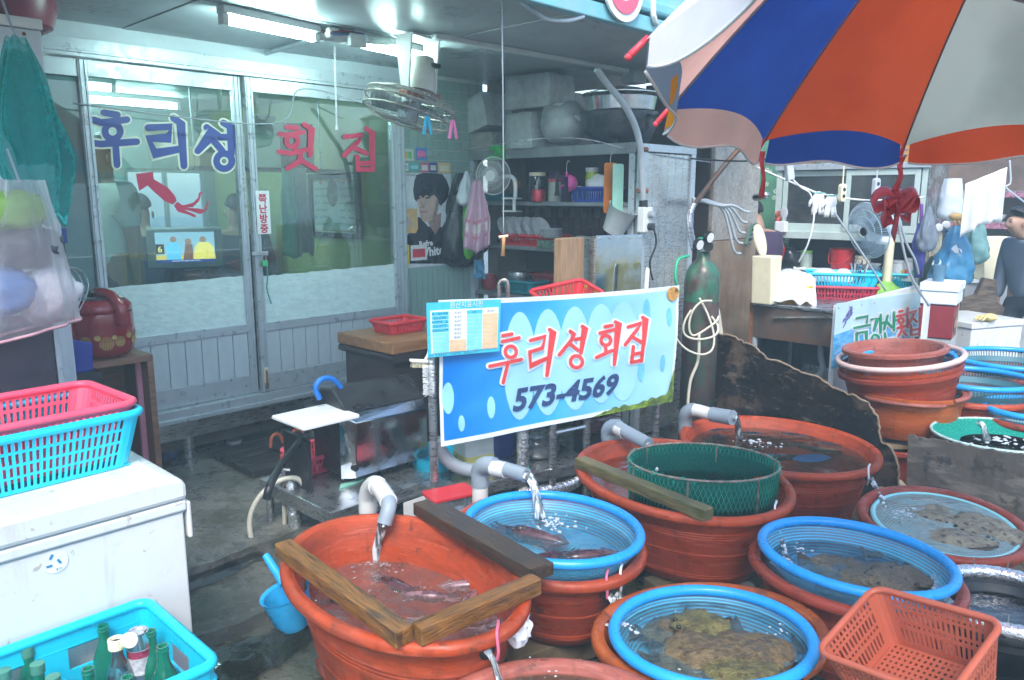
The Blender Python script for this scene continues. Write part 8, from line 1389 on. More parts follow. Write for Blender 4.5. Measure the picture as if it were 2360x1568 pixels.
p = ctr(2040, 676); fan = thing('desk_fan', 'pale blue desk fan on a cream stand with a lime cloth on its foot', 'fan', (p.x, p.y, zk + .001), RAD(8)); fy = p.y
zh = PY(1995, 535, fy).z - zk; MB().tube([(0, 0, .06), (.0, 0, zh - .06)], .032, 14).mk('stand', M_CREAM, fan, smooth=True); M_FBL = mat('fan_pale_blue', (.42, .55, .64), rough=.35)
MB().lathe([(.17, 0), (.165, .02), (.08, .05), (.035, .09), (0, .095)], 24, M=Matrix.Diagonal((1, .8, 1))).mk('lime_cloth', thin('lime_green_cloth', (.35, .68, .15), 0, translucent=.3), fan, smooth=2); hx_ = PY(1990, 535, fy).x - p.x
Mf = Matrix.Translation((hx_ + .02, 0, zh + .01)) @ turn(RAD(-90 - 12), 4, 'Y') @ turn(RAD(10), 4, 'X'); cage(fan, .205, .055, 60, M_FBL, Mf, .0016, (1, .8, .55, .3)); blades(fan, .19, 3, thin('fan_blade2', (.35, .5, .55), .45), Mf); MB().tube([Mf @ V((0, 0, .05)), Mf @ V((0, 0, .02))], .03, 14).mk('hub', M_BLACK, fan, smooth=True)
b = MB(); b.tube([Mf @ V((0, 0, -.05)), Mf @ V((0, 0, -.08)), Mf @ V((0, 0, -.24)), Mf @ V((0, 0, -.25))], [.085, .075, .07, .05], 18); b.mk('motor_housing', M_FBL, fan, smooth=True); MB().tube([(hx_ + .1, 0, zh - .06), (.0, 0, zh - .07)], .03, 12).mk('swivel', M_WHITE, fan, smooth=True)
p = PY(2168, 700, 5.35); t = thing('foam_box', 'white styrofoam box on top of the red carton', 'box', p, WROT + RAD(8)); hh = PY(2168, 652, 5.35).z - p.z; t.location.z = p.z + .01; MB().box(-.15, .15, -.11, .11, 0, hh * .6).mk('box_body', M_FOAM2, t, bevel=.008); MB().box(-.16, .16, -.12, .12, hh * .6 + .002, hh).mk('lid', M_FOAM2, t, bevel=.008); zfb = p.z
t = thing('red_carton', 'red food carton printed with a pot of stew under the foam box', 'box', (p.x, p.y, PY(2170, 772, 5.35).z), WROT + RAD(8)); hc = zfb - t.location.z; MB().box(-.14, .08, -.10, .1, 0, hc).mk('carton_red', mat('carton_red', (.25, .02, .025), rough=.4), t, bevel=.003); MB().box(.0805, .14, -.098, .098, 0, hc).mk('carton_white', mat('carton_cream', (.6, .5, .42), rough=.4), t, bevel=.003); MB().lathe([(0, 0), (.07, 0)], 24, c=(-.04, -.102, hc * .42), M=turn(RAD(90), 3, 'X')).mk('pot_print', M_BLACK, t); MB().lathe([(0, .0), (.055, 0)], 24, c=(-.04, -.1035, hc * .46), M=turn(RAD(90), 3, 'X') @ Matrix.Diagonal((1, .7, 1))).mk('stew_print', mat('stew_print', (.5, .25, .12), rough=.5, var=.9, scale=60), t); font_text('print', '김치', .03, M_WHITE, t, upright(.04, -.102, hc * .78))
t = thing('tin_box', 'pale rusty tin under the red carton', 'tin', (p.x, p.y, 0), WROT + RAD(8)); MB().box(-.13, .13, -.1, .1, 0, PY(2170, 774, 5.35).z - .002).mk('tin_body', mat('rusty_tin', (.45, .48, .46), rough=.4, dirt=(.3, .18, .08), dirt_amt=.5), t, bevel=.004)
t = thing('side_board', 'narrow white board standing at the right end of the sea sign', 'board', (PY(2130, 760, 5.0).x, PY(2130, 760, 5.0).y, 0), WROT); MB().box(-.05, .05, -.006, .006, 0, PY(2130, 690, 5.0).z).mk('board_plate', M_WHITE, t)
p = PY(2255, 800, 5.6); t = thing('small_freezer', 'low white freezer behind the far tubs', 'freezer', (p.x, p.y + .25, 0), WROT - RAD(25)); zf_ = PY(2255, 742, 5.6).z; MB().box(-.2, .32, -.25, .25, .02, zf_ - .05).mk('cabinet', M_FRZ, t, bevel=.008); MB().box(-.21, .33, -.26, .26, zf_ - .047, zf_).mk('lid', M_FRZ, t, bevel=.008); MB().box(-.2, .3, -.2, .2, 0, .02).mk('plinth', M_BLACK, t)
p = PY(2300, 732, 5.5); t = thing('yellow_glove', 'pale yellow rubber glove lying on the small freezer', 'glove', (p.x, p.y + .1, zf_ + .002), .3); b = MB(); b.ball((0, 0, .03), (.06, .045, .03), 14, 8); [b.tube(bez([(-.04, q * .02, .03), (-.07, q * .03, .04), (-.10, q * .03, .015)], 4), .010, 7) for q in (-1, 0, 1)]; b.mk('glove_body', mat('yellow_rubber', (.7, .56, .22), rough=.6), t, smooth=2)
p = PY(2255, 725, 6.2); t = thing('log_slab', 'rough weathered slab of wood leaning behind the small freezer', 'log', (p.x, p.y, .1), WROT - RAD(45)); zl_ = PY(2255, 640, 6.2).z - .1; pts = [(-.17, 0), (.17, 0), (.16, zl_ * .55), (.19, zl_ * .72), (.12, zl_ * .78), (.1, zl_ * .98), (.0, zl_), (-.05, zl_ * .84), (-.17, zl_ * .8), (-.19, zl_ * .5)]; MB().prism(pts, -.03, .03).mk('slab', mat('grey_bark', (.10, .075, .055), rough=.85, var=.6, scale=9, bump=.9, bscale=16, stretch=(1, 1, 4)), t, bevel=.008)
led = thing('stone_ledge', 'grey concrete ledge behind the log slab', 'ledge', (PY(2300, 690, 6.6).x, PY(2300, 690, 6.6).y, 0), WROT - RAD(45)); zl2 = PY(2300, 652, 6.6).z; MB().box(-.3, .9, 0, .5, 0, zl2).mk('ledge_block', mat('grey_block', (.34, .36, .38), rough=.7, var=.15), led, bevel=.01); MB().box(-.32, .92, -.02, .52, zl2 + .001, zl2 + .02).mk('ledge_top', M_WHITE, led)
p = PY(2295, 650, 6.55); t = thing('cream_bin', 'tall cream bin on the grey ledge behind the walking man', 'bin', (p.x, p.y + .12, zl2 + .021), 0); hb2 = PY(2295, 552, 6.6).z - zl2; MB().prism([(-.08, 0), (.08, 0), (.12, hb2), (-.12, hb2)], -.08, .08).mk('bin_body', M_CREAM, t, bevel=.01)
p = PY(2330, 650, 6.6); basket('plastic_basket', 'yellow crate on the grey ledge behind the walking man', (p.x + .02, p.y + .12, zl2 + .021), 0, .1, .1, .17, MATS['amber_plastic'], None, 6, 6, ((.1, .3), (.4, .6), (.7, .9)), .97)
M_BLB = thin('blue_bag_film', (.10, .42, .72), .25, translucent=.35, var=.15, scale=14, gloss=.5, rough=.2); 
t = bag('blue_sack', 'big translucent blue bag of white cups hanging in the neighbouring stall', 'bag', PY(2205, 520, 5.6), .145, .12, .44, M_BLB, 0, 1.7, 'bags in the neighbouring stall', .18, .3, 'film')
for k in range(26): 
 g = k * 2.4; r_ = .10 * sqrt(k / 26); o = MB(); o.lathe([(0, 0), (.028, 0), (.036, .05), (.034, .05), (.026, .004)], 12, M=turn(g, 3, 'X') @ turn(g * .7, 3, 'Y')); o.mk('white_cup', M_WHITE, t, smooth=True, loc=(r_ * cos(g), r_ * .7 * sin(g), -.18 - .2 * ((k * 7) % 10) / 10))
bag('aqua_bag', 'pale aqua bag with yellow things hanging beside the blue bag', 'bag', PY(2255, 495, 5.7), .09, .07, .36, thin('aqua_film', (.35, .68, .66), .3, translucent=.4, gloss=.4, rough=.2), 0, 3.3, 'bags in the neighbouring stall', .2, .4); bag('grey_clear_bag', 'crumpled clear bag hanging at the cabinet end', 'bag', PY(2142, 475, 5.5), .065, .05, .32, thin('grey_film', (.4, .48, .58), .45, translucent=.3, gloss=.5, rough=.2), 0, 6.1, 'bags in the neighbouring stall', .12, .3)
bag('white_crumpled_bag', 'white crumpled bag behind the blue one', 'bag', PY(2238, 490, 5.9), .09, .06, .2, M_WBAG, 0, 8.1, 'bags in the neighbouring stall', .4, .3)
p = PY(2195, 490, 5.75); t = bag('foam_trays', 'clear bag of stacked white trays hanging on the cabinet end', 'trays', PY(2196, 412, 5.75), .085, .07, .30, M_WBAG, 0, .4, None, .7, .1)
t = cordthing('purple_umbrella', 'folded purple and blue umbrella hanging at the cabinet end', 'umbrella', [PY(2123, 470, 5.55), PY(2122, 520, 5.55)], .012, mat('purple_fabric', (.16, .05, .28), rough=.6), part='shaft'); MB().tube([PY(2122, 515, 5.55) - t.location, PY(2118, 560, 5.55) - t.location, PY(2116, 640, 5.55) - t.location], [.02, .05, .03], 12).mk('folded_cloth', mat('indigo_fabric', (.05, .05, .25), rough=.6), t, smooth=2)
t = thing('white_towel', 'white towel drying on a line in the neighbouring stall', 'towel', PY(2272, 405, 5.3), RAD(-12)); b = MB(); b.grid(lambda u, v: ((u - .5) * .24, .02 * sin(u * 16) * (.3 + v), .09 * (u - .5) * 2 * .6 - v * (.36 + .0 * u) + .03 * sin(u * 3) * v), [i / 30 for i in range(31)], [i / 12 for i in range(13)]); b.mk('towel_cloth', M_WHITE, t, smooth=2, solid=.005)
t = thing('yellow_gloves', 'tan rubber gloves hanging behind the blue bag', 'gloves', PY(2202, 500, 5.6), 0); b = MB(); b.ball((0, 0, -.0), (.05, .03, .03), 12, 8); [b.tube(bez([(q * .018, 0, -.01), (q * .03 + .02, -.01, -.04), (q * .035 + .03, 0, -.07)], 4), .010, 6) for q in (-1, 0, 1)]; b.mk('glove_body', mat('tan_rubber', (.5, .32, .12), rough=.6), t, smooth=2)
t = thing('twin_gauges', 'pair of small white pressure gauges behind the blue bag', 'gauges', PY(2170, 525, 5.7), 0)
for dx, dz in ((-.02, 0), (.03, .02), (.035, -.03)): MB().lathe([(0, .01), (.024, .01), (.028, 0), (.028, -.01), (0, -.01)], 18, c=(dx, 0, dz), M=turn(RAD(90), 3, 'X')).mk('gauge', M_WHITE if dz >= 0 else M_STEEL, t, smooth=True)
t = thing('second_cylinder', 'dark green gas cylinder in the shade behind the foam box', 'cylinder', (PY(2150, 640, 5.9).x, PY(2150, 640, 5.9).y, 0), 0); lat(t, [(0, 0), (.1, 0), (.1, 1.0), (.06, 1.1), (.03, 1.15), (0, 1.15)], mat('dark_green_paint', (.02, .06, .04), rough=.4))
t = thing('plastic_cup', 'clear blue plastic cup on the foam box', 'cup', (PY(2162, 640, 5.35).x, PY(2162, 640, 5.35).y, zfb + hh + .012), 0); lat(t, [(0, 0), (.035, 0), (.045, .11), (.043, .11), (.033, .005), (0, .005)], mat('smoky_cup', (.12, .25, .35), rough=.2, alpha=.7))
t = cordthing('rope_line', 'white rope strung across the front of the neighbouring stall', 'rope', [PY(1742, 385, 5.3), PY(1850, 432, 5.1), PY(1900, 449, 5.05), PY(2000, 462, 5.0), PY(2130, 455, 5.3)], .006, M_WHITE)
for k, (x, y, lb) in enumerate(((1886, 449, 'white cotton glove at the left on the rope'), (1915, 455, 'white cotton glove at the right on the rope'))):
 t = thing('cotton_glove', lb, 'glove', PY(x, y, 5.0), RAD(10), 'gloves on the rope'); b = MB(); b.ball((0, 0, -.03), (.042, .014, .05), 14, 10); [b.tube([(q * .012, 0, -.06), (q * .016, .0, -.10 - .008 * (q % 2)), (q * .018, 0, -.125)], [.012, .011, .007], 7) for q in (-2, -1, 1, 2)]; b.tube([(-.035, 0, -.02), (-.055, 0, -.05), (-.06, 0, -.075)], [.012, .011, .007], 7); b.mk('glove_body', M_WHITE, t, smooth=2); MB().tube([(.042 * cos(g), .015 * sin(g), .012) for g in [q * .5 for q in range(13)]], .003, 5).mk('green_hem', mat('hem_green', (.1, .4, .35), rough=.7), t)
M_EXT = mat('extension_white', (.52, .55, .60), rough=.4)
t = thing('extension_socket', 'grey white extension block hanging on a cord at the left of the stall', 'socket', PY(1818, 395, 4.9), RAD(20), 'hanging sockets'); MB().cbox((0, 0, 0), (.05, .035, .11), turn(RAD(-12), 3, 'Y')).mk('block', M_EXT, t, bevel=.006); MB().tube([(-.01, 0, .055), (-.03, 0, .14)], .005, 6).mk('upper_cord', M_EXT, t)
cordthing('white_cable', 'white cord curving down from the extension block past the gloves', 'cord', [PY(1824, 412, 4.9), PY(1845, 432, 4.9), PY(1868, 450, 4.9), PY(1875, 500, 4.9), PY(1862, 560, 4.9), PY(1840, 605, 4.95)], .0055, M_WHITE)
for lb, x, y in (('cream hanging socket in front of the glass cabinet', 1940, 445), ('two hole socket hanging right of the cabinet centre', 2018, 432)):
 t = thing('hanging_socket', lb, 'socket', PY(x, y, 4.9), RAD(25), 'hanging sockets'); MB().prism(rounded(-.022, .022, -.055, .055, .018), -.015, .015).mk('block', M_CREAM if x < 2000 else M_EXT, t, bevel=.004); MB().tube([(0, 0, .05), (-.004, 0, .33)], .0045, 6).mk('cord', M_CREAM if x < 2000 else M_EXT, t)
 for z in (-.02, .02): MB().lathe([(0, 0), (.012, 0)], 12, c=(0, -.0165, z), M=turn(RAD(90), 3, 'X')).mk('socket_hole', M_BLACK, t)
cordthing('slanting_cable', 'thin grey cord slanting down from the gloves to the fan', 'cord', [PY(1922, 490, 4.95), PY(1990, 590, 4.9), PY(2040, 670, 4.9)], .006, M_GREYP); cordthing('grey_cable', 'pair of grey cords hanging from the red bow to the sign corner', 'cord', [PY(2068, 500, 4.6), PY(2078, 560, 4.6), PY(2100, 640, 4.6), PY(2140, 705, 4.65)], .007, M_GREYP); cordthing('grey_cable', 'second grey cord beside the pair below the red bow', 'cord', [PY(2070, 500, 4.62), PY(2088, 560, 4.62), PY(2108, 600, 4.62), PY(2116, 632, 4.65)], .007, M_GREYP)
cordthing('black_cable', 'black cable crossing from the pole to the umbrella', 'cable', [PY(1590, 366, 4.7), PY(1700, 372, 4.5), PY(1780, 366, 4.3), PY(1880, 352, 4.2)], .005, M_BLACK)
t = cordthing('steel_tube', 'short shiny steel tube sticking out of the pillar side', 'tube', [PY(1738, 456, 5.4), PY(1768, 449, 5.3)], .024, MATS['shiny_steel'], part='tube_body')
cordthing('coat_hanger', 'pale blue coat hanger above the walking man', 'hanger', [PY(2326, 370, 5.2), PY(2328, 420, 5.2), PY(2318, 432, 5.2), PY(2345, 455, 5.2), PY(2365, 470, 5.2)], .005, mat('hanger_blue', (.5, .6, .68), rough=.4), part='wire_frame')
fs = wthing('far_shelves', 'dark shelves of dishes in the stall beyond the walking man', 'shelf', 7.2, .6, 0, -90); MB().box(0, 3.0, .4, .44, 0, 2.4).mk('back_sheet', mat('brown_brick', (.16, .10, .07), rough=.8, var=.4, scale=4, bump=.5), fs)
for z in (1.0, 1.3, 1.62): MB().box(0, 3.0, .0, .4, z, z + .03).mk('shelf_board', M_SHF, fs)
for z in (1.29, 1.61): MB().box(0, 3.0, -.012, -.002, z - .03, z + .03).mk('chequered_trim', mat('pink_trim', (.4, .16, .22), rough=.6, var=.9, scale=60), fs)
for k in range(9): t = wthing('far_dish', 'stack of pale dishes on the shelves beyond the man', 'dishes', 7.3, 1.3 + .2 * k, 1.03 if k % 2 else 1.33, 0, 'dishes beyond the man'); lat(t, bowlp(.09, .05 + .02 * (k % 3)), pl_m)
# people
def skinmesh(name, J, E, m, parent, sub=2, root=0):
 """J: list of (x, y, z, radius); E: joint pairs"""
 me = bpy.data.meshes.new(name); me.from_pydata([j[:3] for j in J], E, []); o = bpy.data.objects.new(name, me); COL.objects.link(o); o.parent = parent
 sk_ = o.modifiers.new('skin', 'SKIN'); sk_.use_smooth_shade = True
 lay = me.skin_vertices[0].data if me.skin_vertices else None
 if lay is None: bpy.context.view_layer.objects.active = o; me.skin_vertices.new() if hasattr(me.skin_vertices, 'new') else None; lay = me.skin_vertices[0].data
 for i, j in enumerate(J): r_ = j[3] if isinstance(j[3], tuple) else (j[3], j[3]); lay[i].radius = r_; lay[i].use_root = (i == root)
 sb_ = o.modifiers.new('sub', 'SUBSURF'); sb_.levels = sub; sb_.render_levels = sub; me.materials.append(m); return o
M_SKIN = mat('skin', (.42, .25, .17), rough=.5, var=.08, sss=.1); M_HAIR = mat('black_hair', (.012, .011, .012), rough=.45, var=.3, bump=.5, bscale=90)
def person(label, loc, rz, pose, top_m, leg_m, hair_m=M_HAIR, sleeve=1.0, bald=0, shoe_m=None):
 """faces local -x. pose gives joint places; body one continuous skin, clothes over it"""
 t = thing('person', label, 'person', loc, rz); p = pose
 J, E = [], []
 def add(q, r_, prev=None): J.append((*q, r_)); k = len(J) - 1; (E.append((prev, k)) if prev is not None else None); return k
 pel = add(p['pelvis'], (.15, .12)); spn = add(p['waist'], (.14, .105), pel); che = add(p['chest'], (.165, .115), spn); nk = add(p['neck'], .055, che); hd0 = add(p['head0'], (.07, .085), nk); hd1 = add(p['head1'], (.078, .098), hd0); hd2 = add(p['head2'], (.06, .075), hd1)
 for sd_ in ('l', 'r'):
  a = add(p['sh_' + sd_], .062, che); b = add(p['el_' + sd_], .045, a); c = add(p['wr_' + sd_], .032, b); h = add(p['ha_' + sd_], (.04, .024), c); f = p['ha_' + sd_]; wv = V(f) - V(p['wr_' + sd_]); wv.normalize()
  for q in range(4): off = V((0, .0, 0)) + V((-.024 + .016 * q, 0, 0)); m_ = V(f) + wv * .045 + off; e_ = m_ + wv * (.035 - .006 * abs(q - 1.5)) + V((-.008, 0, 0)); add(e_, .007, add(m_, .009, h))
  tb = V(f) + V((-.035, 0, 0)) + wv * .01; add(tb + wv * .03, .008, add(tb, .010, h))
  hp = add(p['hip_' + sd_], .095, pel); kn = add(p['kn_' + sd_], .062, hp); an = add(p['an_' + sd_], .042, kn); add(p['to_' + sd_], .035, an)
 hv = V(p['head1']); nose = add(hv + V((-.105, 0, -.02)), .013, hd1)
 skinmesh('body', J, E, M_SKIN, t)
 g = .018; J2, E2 = [], []
 def ad2(q, r_, pv=None): J2.append((*q, r_)); k = len(J2) - 1; (E2.append((pv, k)) if pv is not None else None); return k
 lo_ = V(p['pelvis']) + V((0, 0, -.04)); a0 = ad2(lo_, (.175, .15)); a1 = ad2(p['waist'], (.165, .13), a0); a2 = ad2(p['chest'], (.19, .14), a1); a3 = ad2(V(p['neck']) + V((0, 0, -.03)), .078, a2)
 for sd_ in ('l', 'r'):
  s_ = ad2(p['sh_' + sd_], .085, a2); e_ = V(p['sh_' + sd_]).lerp(V(p['el_' + sd_]), min(1, sleeve * 2)); k = ad2(e_, .068, s_)
  if sleeve >= 1: ad2(V(p['wr_' + sd_]), .05, k)
 skinmesh('shirt' if sleeve < 1 else 'jacket', J2, E2, top_m, t)
 J3, E3 = [], []
 def ad3(q, r_, pv=None): J3.append((*q, r_)); k = len(J3) - 1; (E3.append((pv, k)) if pv is not None else None); return k
 b0 = ad3(V(p['waist']) + V((0, 0, -.06)), (.15, .12)); b1 = ad3(p['pelvis'], (.17, .14), b0)
 for sd_ in ('l', 'r'): h_ = ad3(p['hip_' + sd_], .115, b1); k = ad3(p['kn_' + sd_], .085, h_); ad3(V(p['an_' + sd_]) + V((0, 0, .02)), .065, k)
 skinmesh('trousers', J3, E3, leg_m, t)
 for sd_ in ('l', 'r'): a, c = V(p['an_' + sd_]), V(p['to_' + sd_]); b = MB(); b.tube([a + V((.05, 0, -.04)), a + V((-.02, 0, -.035)), c + V((.0, 0, -.005)), c + V((-.04, 0, -.01))], [.03, .048, .042, .02], 12); b.mk('shoe', shoe_m or M_BLACK, t, smooth=2)
 c0 = (hv + V(p['head2'])) / 2 + V((.012, 0, .012)); b = MB()
 def fh(u, v):
  th = v * (.95 + .75 * (.5 + .5 * cos(u)) - .18 * bald * (.5 - .5 * cos(u))); return tuple(c0 + V((.094 * sin(th) * cos(u), .080 * sin(th) * sin(u), .098 * cos(th))) * (1 + .03 * noi((u * 6, v * 6, 0))))
 b.grid(fh, [2 * pi * i / 32 for i in range(32)], [.02 + .98 * j / 12 for j in range(13)], closed=True); b.mk('hair', hair_m, t, smooth=2, solid=.008)
 for q in (-1, 1):
  MB().ball(tuple(hv + V((.012, q * .085, -.012))), (.018, .010, .030), 10, 8).mk('ear', M_SKIN, t, smooth=2); MB().ball(tuple(hv + V((-.082, q * .032, .012))), (.008, .012, .006), 8, 6).mk('eye', M_BLACK, t, smooth=2); MB().ball(tuple(hv + V((-.086, q * .033, .032))), (.006, .018, .004), 8, 6).mk('eyebrow', hair_m, t, smooth=2)
 MB().ball(tuple(hv + V((-.086, 0, -.058))), (.008, .022, .006), 8, 6).mk('mouth', mat('lips', (.32, .13, .11), rough=.5), t, smooth=2)
 return t
def pose_stand(lean=0., stride=.0, arm=(0, 0), head=0.):
 L = lambda z: lean * max(0, z - .9)
 p = dict(pelvis=(0, 0, .93), waist=(-L(1.1), 0, 1.10), chest=(-L(1.32), 0, 1.33), neck=(-L(1.48), 0, 1.47), head0=(-L(1.55) - .012 - head, 0, 1.545), head1=(-L(1.6) - .02 - head * 1.3, 0, 1.60), head2=(-L(1.67) - .01 - head * 1.3, 0, 1.665))
 for q, sd_ in ((1, 'l'), (-1, 'r')):
  a = arm[0] if q > 0 else arm[1]
  p['sh_' + sd_] = (-L(1.4), q * .185, 1.40); p['el_' + sd_] = (-L(1.3) - a * .5, q * .225, 1.12); p['wr_' + sd_] = (-L(1.3) - a * 1.3, q * .22, .89); p['ha_' + sd_] = (-L(1.3) - a * 1.5, q * .215, .82)
  st_ = stride * q; p['hip_' + sd_] = (-st_ * .1, q * .095, .88); p['kn_' + sd_] = (-st_ * .55 - .02, q * .10, .50); p['an_' + sd_] = (-st_ + (.04 if st_ < 0 else 0), q * .10, .09 + (.05 if st_ < 0 else 0)); p['to_' + sd_] = (-st_ - .13, q * .105, .04 + (.02 if st_ < 0 else 0))
 return p
M_JKT = mat('slate_jacket', (.13, .175, .23), rough=.75, var=.12, bump=.25, bscale=14); M_TRS = mat('navy_trousers', (.018, .022, .034), rough=.8, var=.15, bump=.2, bscale=14)
hp = PY(2325, 487, 6.15); person('man in a slate grey jacket and dark trousers walking past at the right edge', (hp.x + .22, hp.y, .0), RAD(8), pose_stand(.16, .22, (.05, -.05), .05), M_JKT, M_TRS, bald=1).scale = (.87, .87, .87)
M_TSH = mat('white_tshirt', (.74, .76, .72), rough=.8, var=.05, bump=.2, bscale=12); M_APR = mat('dark_apron', (.05, .02, .03), rough=.8)
ps_ = w(-1.05, -.95, 0); q = PY(245, 520, 5.0); person('person in a white T-shirt standing inside the restaurant behind the glass', (PY(250, 500, 4.75).x, PY(250, 500, 4.75).y, .22), RAD(60), pose_stand(.02, .03, (-.02, -.02)), M_TSH, M_APR, sleeve=.4)
def seated(label, P, rz):
 p = pose_stand(.1, 0, (.1, .1)); dz = -.45
 for k in list(p): x, y, z = p[k]; p[k] = (x, y, z + dz)
 for sd_, q in (('l', 1), ('r', -1)): p['kn_' + sd_] = (-.40, q * .11, .47); p['an_' + sd_] = (-.38, q * .11, .10); p['to_' + sd_] = (-.5, q * .11, .04); p['hip_' + sd_] = (-.02, q * .095, .46); p['wr_' + sd_] = (-.28, q * .2, .60); p['ha_' + sd_] = (-.34, q * .19, .60)
 t = person(label, P, rz, p, mat('dark_shirt', (.03, .035, .05), rough=.8), M_TRS); MB().box(-.2, .2, -.2, .2, .36, .40).mk('stool_seat', M_DWOOD, t); return t
q = PY(335, 600, 5.9); seated('dark haired diner seated with their back to the glass below the television', (q.x, q.y, .32), RAD(-60)); q = PY(552, 610, 6.1); seated('second dark haired diner seated right of the television', (q.x, q.y, .32), RAD(-70))
q = PY(1758, 520, 6.3); p_ = pose_stand(.2, .05, (.1, .1), .05); person('stall keeper with black hair half hidden behind the cream bin by the pillar', (q.x + .06, q.y, .0), RAD(-60), p_, mat('purple_shirt', (.05, .03, .07), rough=.8), M_TRS).scale = (.9, .9, .9)
# big market umbrella
UA = V((1.254, 1.787, 2.536)); UZ = V((sin(-.026), sin(.188), 1)).normalized(); UX = V((0, 1, 0)).cross(UZ).normalized(); UY = UZ.cross(UX); UR, UN, UH, U0 = 1.0, 12, .606, 2.597
um = thing('market_umbrella', 'big striped market umbrella of red, blue, beige and white panels over the tubs', 'umbrella', (UA - UZ * (UA.z / UZ.z)))
uo = um.location
def up_(k, f, d=0.): a = U0 - k * 2 * pi / UN; r_ = UR * f; return UA + UX * r_ * cos(a) + UY * r_ * sin(a) + UZ * (-UH * f ** 1.6 - d) - uo
def weave(name, col, tr=.5, sc=110):
 m = thin(name, col, 0, translucent=tr, var=.16, scale=3); N = m.node_tree.nodes; L = m.node_tree.links
 tc = N.new('ShaderNodeTexCoord'); bp = N.new('ShaderNodeBump'); bp.inputs['Strength'].default_value = .6; bp.inputs['Distance'].default_value = .012; n2 = N.new('ShaderNodeTexNoise'); n2.inputs['Scale'].default_value = 5; n2.inputs['Detail'].default_value = 9; L.new(tc.outputs['Object'], n2.inputs['Vector']); L.new(n2.outputs[0], bp.inputs['Height'])
 for n in N:
  if n.type in ('BSDF_DIFFUSE', 'BSDF_TRANSLUCENT'): L.new(bp.outputs[0], n.inputs['Normal'])
 return m
C_RED = weave('red_canvas', (.95, .105, .03), .66); C_BLU = weave('blue_canvas', (.035, .08, .32), .66); C_BEI = weave('beige_canvas', (.66, .61, .45), .62); C_SAL = weave('salmon_canvas', (.85, .45, .36), .65); C_WHT = weave('white_canvas', (.95, .94, .94), .35)
def floral():
 m = weave('floral_canvas', (.2, .25, .3), .3); N = m.node_tree.nodes; L = m.node_tree.links; tc = N.new('ShaderNodeTexCoord'); v = N.new('ShaderNodeTexVoronoi'); v.inputs['Scale'].default_value = 16; L.new(tc.outputs['Object'], v.inputs['Vector'])
 r = N.new('ShaderNodeValToRGB'); e = r.color_ramp.elements; e[0].color = (.24, .32, .40, 1); e[1].color = (.10, .50, .08, 1); k = e.new(.45); k.color = (.24, .32, .40, 1); k = e.new(.55); k.color = (.65, .25, .02, 1); k = e.new(.72); k.color = (.26, .32, .40, 1); r.color_ramp.interpolation = 'CONSTANT'; sp = N.new('ShaderNodeSeparateColor'); L.new(v.outputs['Color'], sp.inputs[0]); L.new(sp.outputs[0], r.inputs[0])
 for n in N:
  if n.type in ('BSDF_DIFFUSE', 'BSDF_TRANSLUCENT'): L.new(r.outputs[0], n.inputs[0])
 return m
C_FLO = floral(); M_HEM = mat('white_hem', (.7, .7, .68), rough=.8); M_RIB = mat('umbrella_rib', (.22, .22, .24), rough=.4, metal=.6); M_TIP = mat('red_tip', (.70, .05, .07), rough=.35)
cols = {-3: (C_RED, C_WHT), -2: (C_WHT, C_WHT), -1: (C_SAL, C_FLO), 0: (C_BLU, C_SAL), 1: (C_RED, C_BLU), 2: (C_BEI, C_RED), 3: (C_BLU, C_BEI), 4: (C_RED, C_BLU), 5: (C_WHT, C_RED), 6: (C_BLU, C_WHT), 7: (C_RED, C_BLU), 8: (C_BEI, C_RED)}
VL = .088
for k in range(-3, 9):
 pm, vm = cols[k]; b = MB(); sag = lambda u, f: .03 * f * sin(pi * u)
 def fp(u, f, k=k):
  f = f * (1 - .042 * f ** 6 * sin(pi * u) ** .8); A, B = up_(k, f), up_(k + 1, f); q = A.lerp(B, u); c = (UA - uo) - UZ * UH * f ** 1.6; d = (q - c); return tuple(q - UZ * .012 * f * sin(pi * u) - (d.normalized() * .02 * f * sin(pi * u) if d.length > 1e-6 else V()))
 b.grid(fp, [i / 12 for i in range(13)], [.06 + .94 * j / 16 for j in range(17)]); b.mk('canopy_panel', pm, um, smooth=2)
 b = MB()
 def fv(u, v, k=k):
  A = V(fp(u, 1, k)); A0 = V(fp(u, .985, k)); out = (A - A0).normalized(); ln = VL * (1 - abs(2 * u - 1) ** 5 * .45); sw = .010 * sin(u * 9 + k * 2); return tuple(A + (V((0, 0, -1)) * .93 + out * .25) * ln * v + out * sw * v)
 us = [.03 + .94 * i / 20 for i in range(21)]; b.grid(fv, us, [0, .35, .7, 1]); b.mk('valance', vm, um, smooth=2); MB().tube([fv(u, 1.0) for u in us], .0035, 5).mk('valance_hem', M_HEM, um, smooth=2)
 MB().tube([tuple(V(up_(k, .05 + .95 * j / 14)) - UZ * .006) for j in range(15)], .003, 6).mk('rib', M_RIB, um, smooth=2); MB().tube([up_(k, .55) - UZ * .012, (UA - uo) - UZ * .62], .005, 5).mk('stretcher', M_RIB, um)
 e = V(up_(k, 1.0)); o = (e - V(up_(k, .93))).normalized(); MB().tube([e - o * .015, e + o * .01, e + o * .035, e + o * .04], [.006, .007, .0075, .005], 10).mk('red_tip', M_TIP, um, smooth=2); MB().ball(tuple(e + o * .043), .008, 10, 7).mk('tip_ball', M_TIP, um, smooth=2)
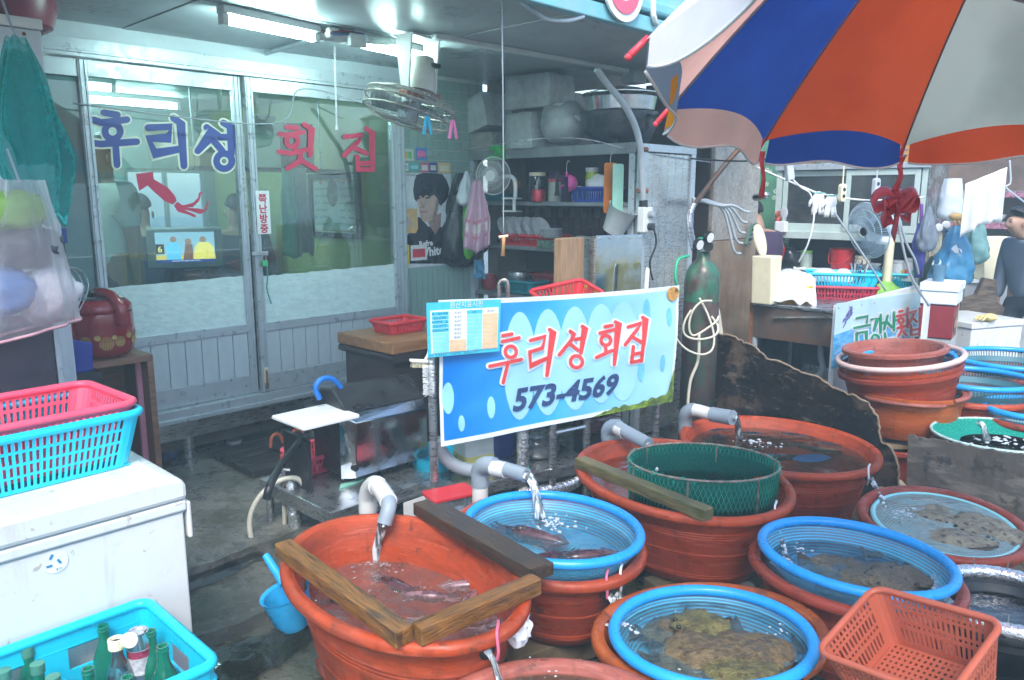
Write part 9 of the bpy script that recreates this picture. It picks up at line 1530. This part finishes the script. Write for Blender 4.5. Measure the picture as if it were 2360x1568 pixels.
MB().tube([V((0, 0, 0)), UA - uo + UZ * .06], .02, 12).mk('pole', M_WHITE, um, smooth=True); MB().ball(tuple(UA - uo + UZ * .06), .03, 12, 8).mk('finial', M_TIP, um, smooth=2); MB().lathe([(0, 0), (.22, 0), (.22, .05), (.05, .10), (.03, .2), (0, .2)], 24).mk('base', M_BLK, um, smooth=True)
T1, T2 = up_(1, 1) + uo, up_(2, 1) + uo
def ribbon(label, P, Q, wd, m, bow=None):
 t = thing('red_ribbon', label, 'ribbon', P, 0, 'ribbons below the umbrella'); d = Q - P; b = MB(); b.grid(lambda u, v: tuple(d * v + V(((u - .5) * wd * (1 - .4 * sin(v * 3.1)), .01 * sin(v * 8), 0))), [0, .5, 1], [j / 12 for j in range(13)]); b.mk('ribbon_strip', m, t, smooth=2, solid=.002)
 if bow:
  for k in range(7): 
   g = k * .9; b = MB(); c = d + V((0, 0, -.03)); b.grid(lambda u, v: tuple(c + V((cos(g) * .075 * sin(3.1 * v) * (1 + .4 * sin(k)), sin(g) * .04 * sin(3.1 * v) + (u - .5) * .03, -.05 * v * (k % 3) + .03 * sin(6 * v + g) + (u - .5) * .03))), [0, .5, 1], [j / 10 for j in range(11)]); b.mk('bow_loop', m, t, smooth=2, solid=.0015)
 return t
M_RBN = thin('red_ribbon', (.80, .10, .12), 0, translucent=.4, gloss=.3, rough=.2)
ribbon('red ribbon hanging from the umbrella tip beside the pillar', T1 + V((0, 0, -.03)), PY(1757, 455, T1.y) , .02, M_RBN); ribbon('red ribbon with a big pink red bow hanging from the next umbrella tip', T2 + V((0, 0, -.03)), PY(2066, 440, T2.y), .026, M_RBN, True)
# haze volume added to lift the shadows, standing in for lens glare
hz_ = MB().box(-62, 62, -62, 62, -1.2, 3.4); ho = hz_.mk('haze', []) ; ho['kind'] = 'stuff'; ho['label'] = 'thin haze volume added around the stalls in place of lens glare'
mh_ = bpy.data.materials.new('glare_haze'); mh_.use_nodes = True; N = mh_.node_tree.nodes; N.clear(); o_ = N.new('ShaderNodeOutputMaterial'); v_ = N.new('ShaderNodeVolumePrincipled'); v_.inputs['Color'].default_value = (.62, .88, 1, 1); v_.inputs['Density'].default_value = .019; mh_.node_tree.links.new(v_.outputs[0], o_.inputs['Volume']); ho.data.materials.append(mh_)
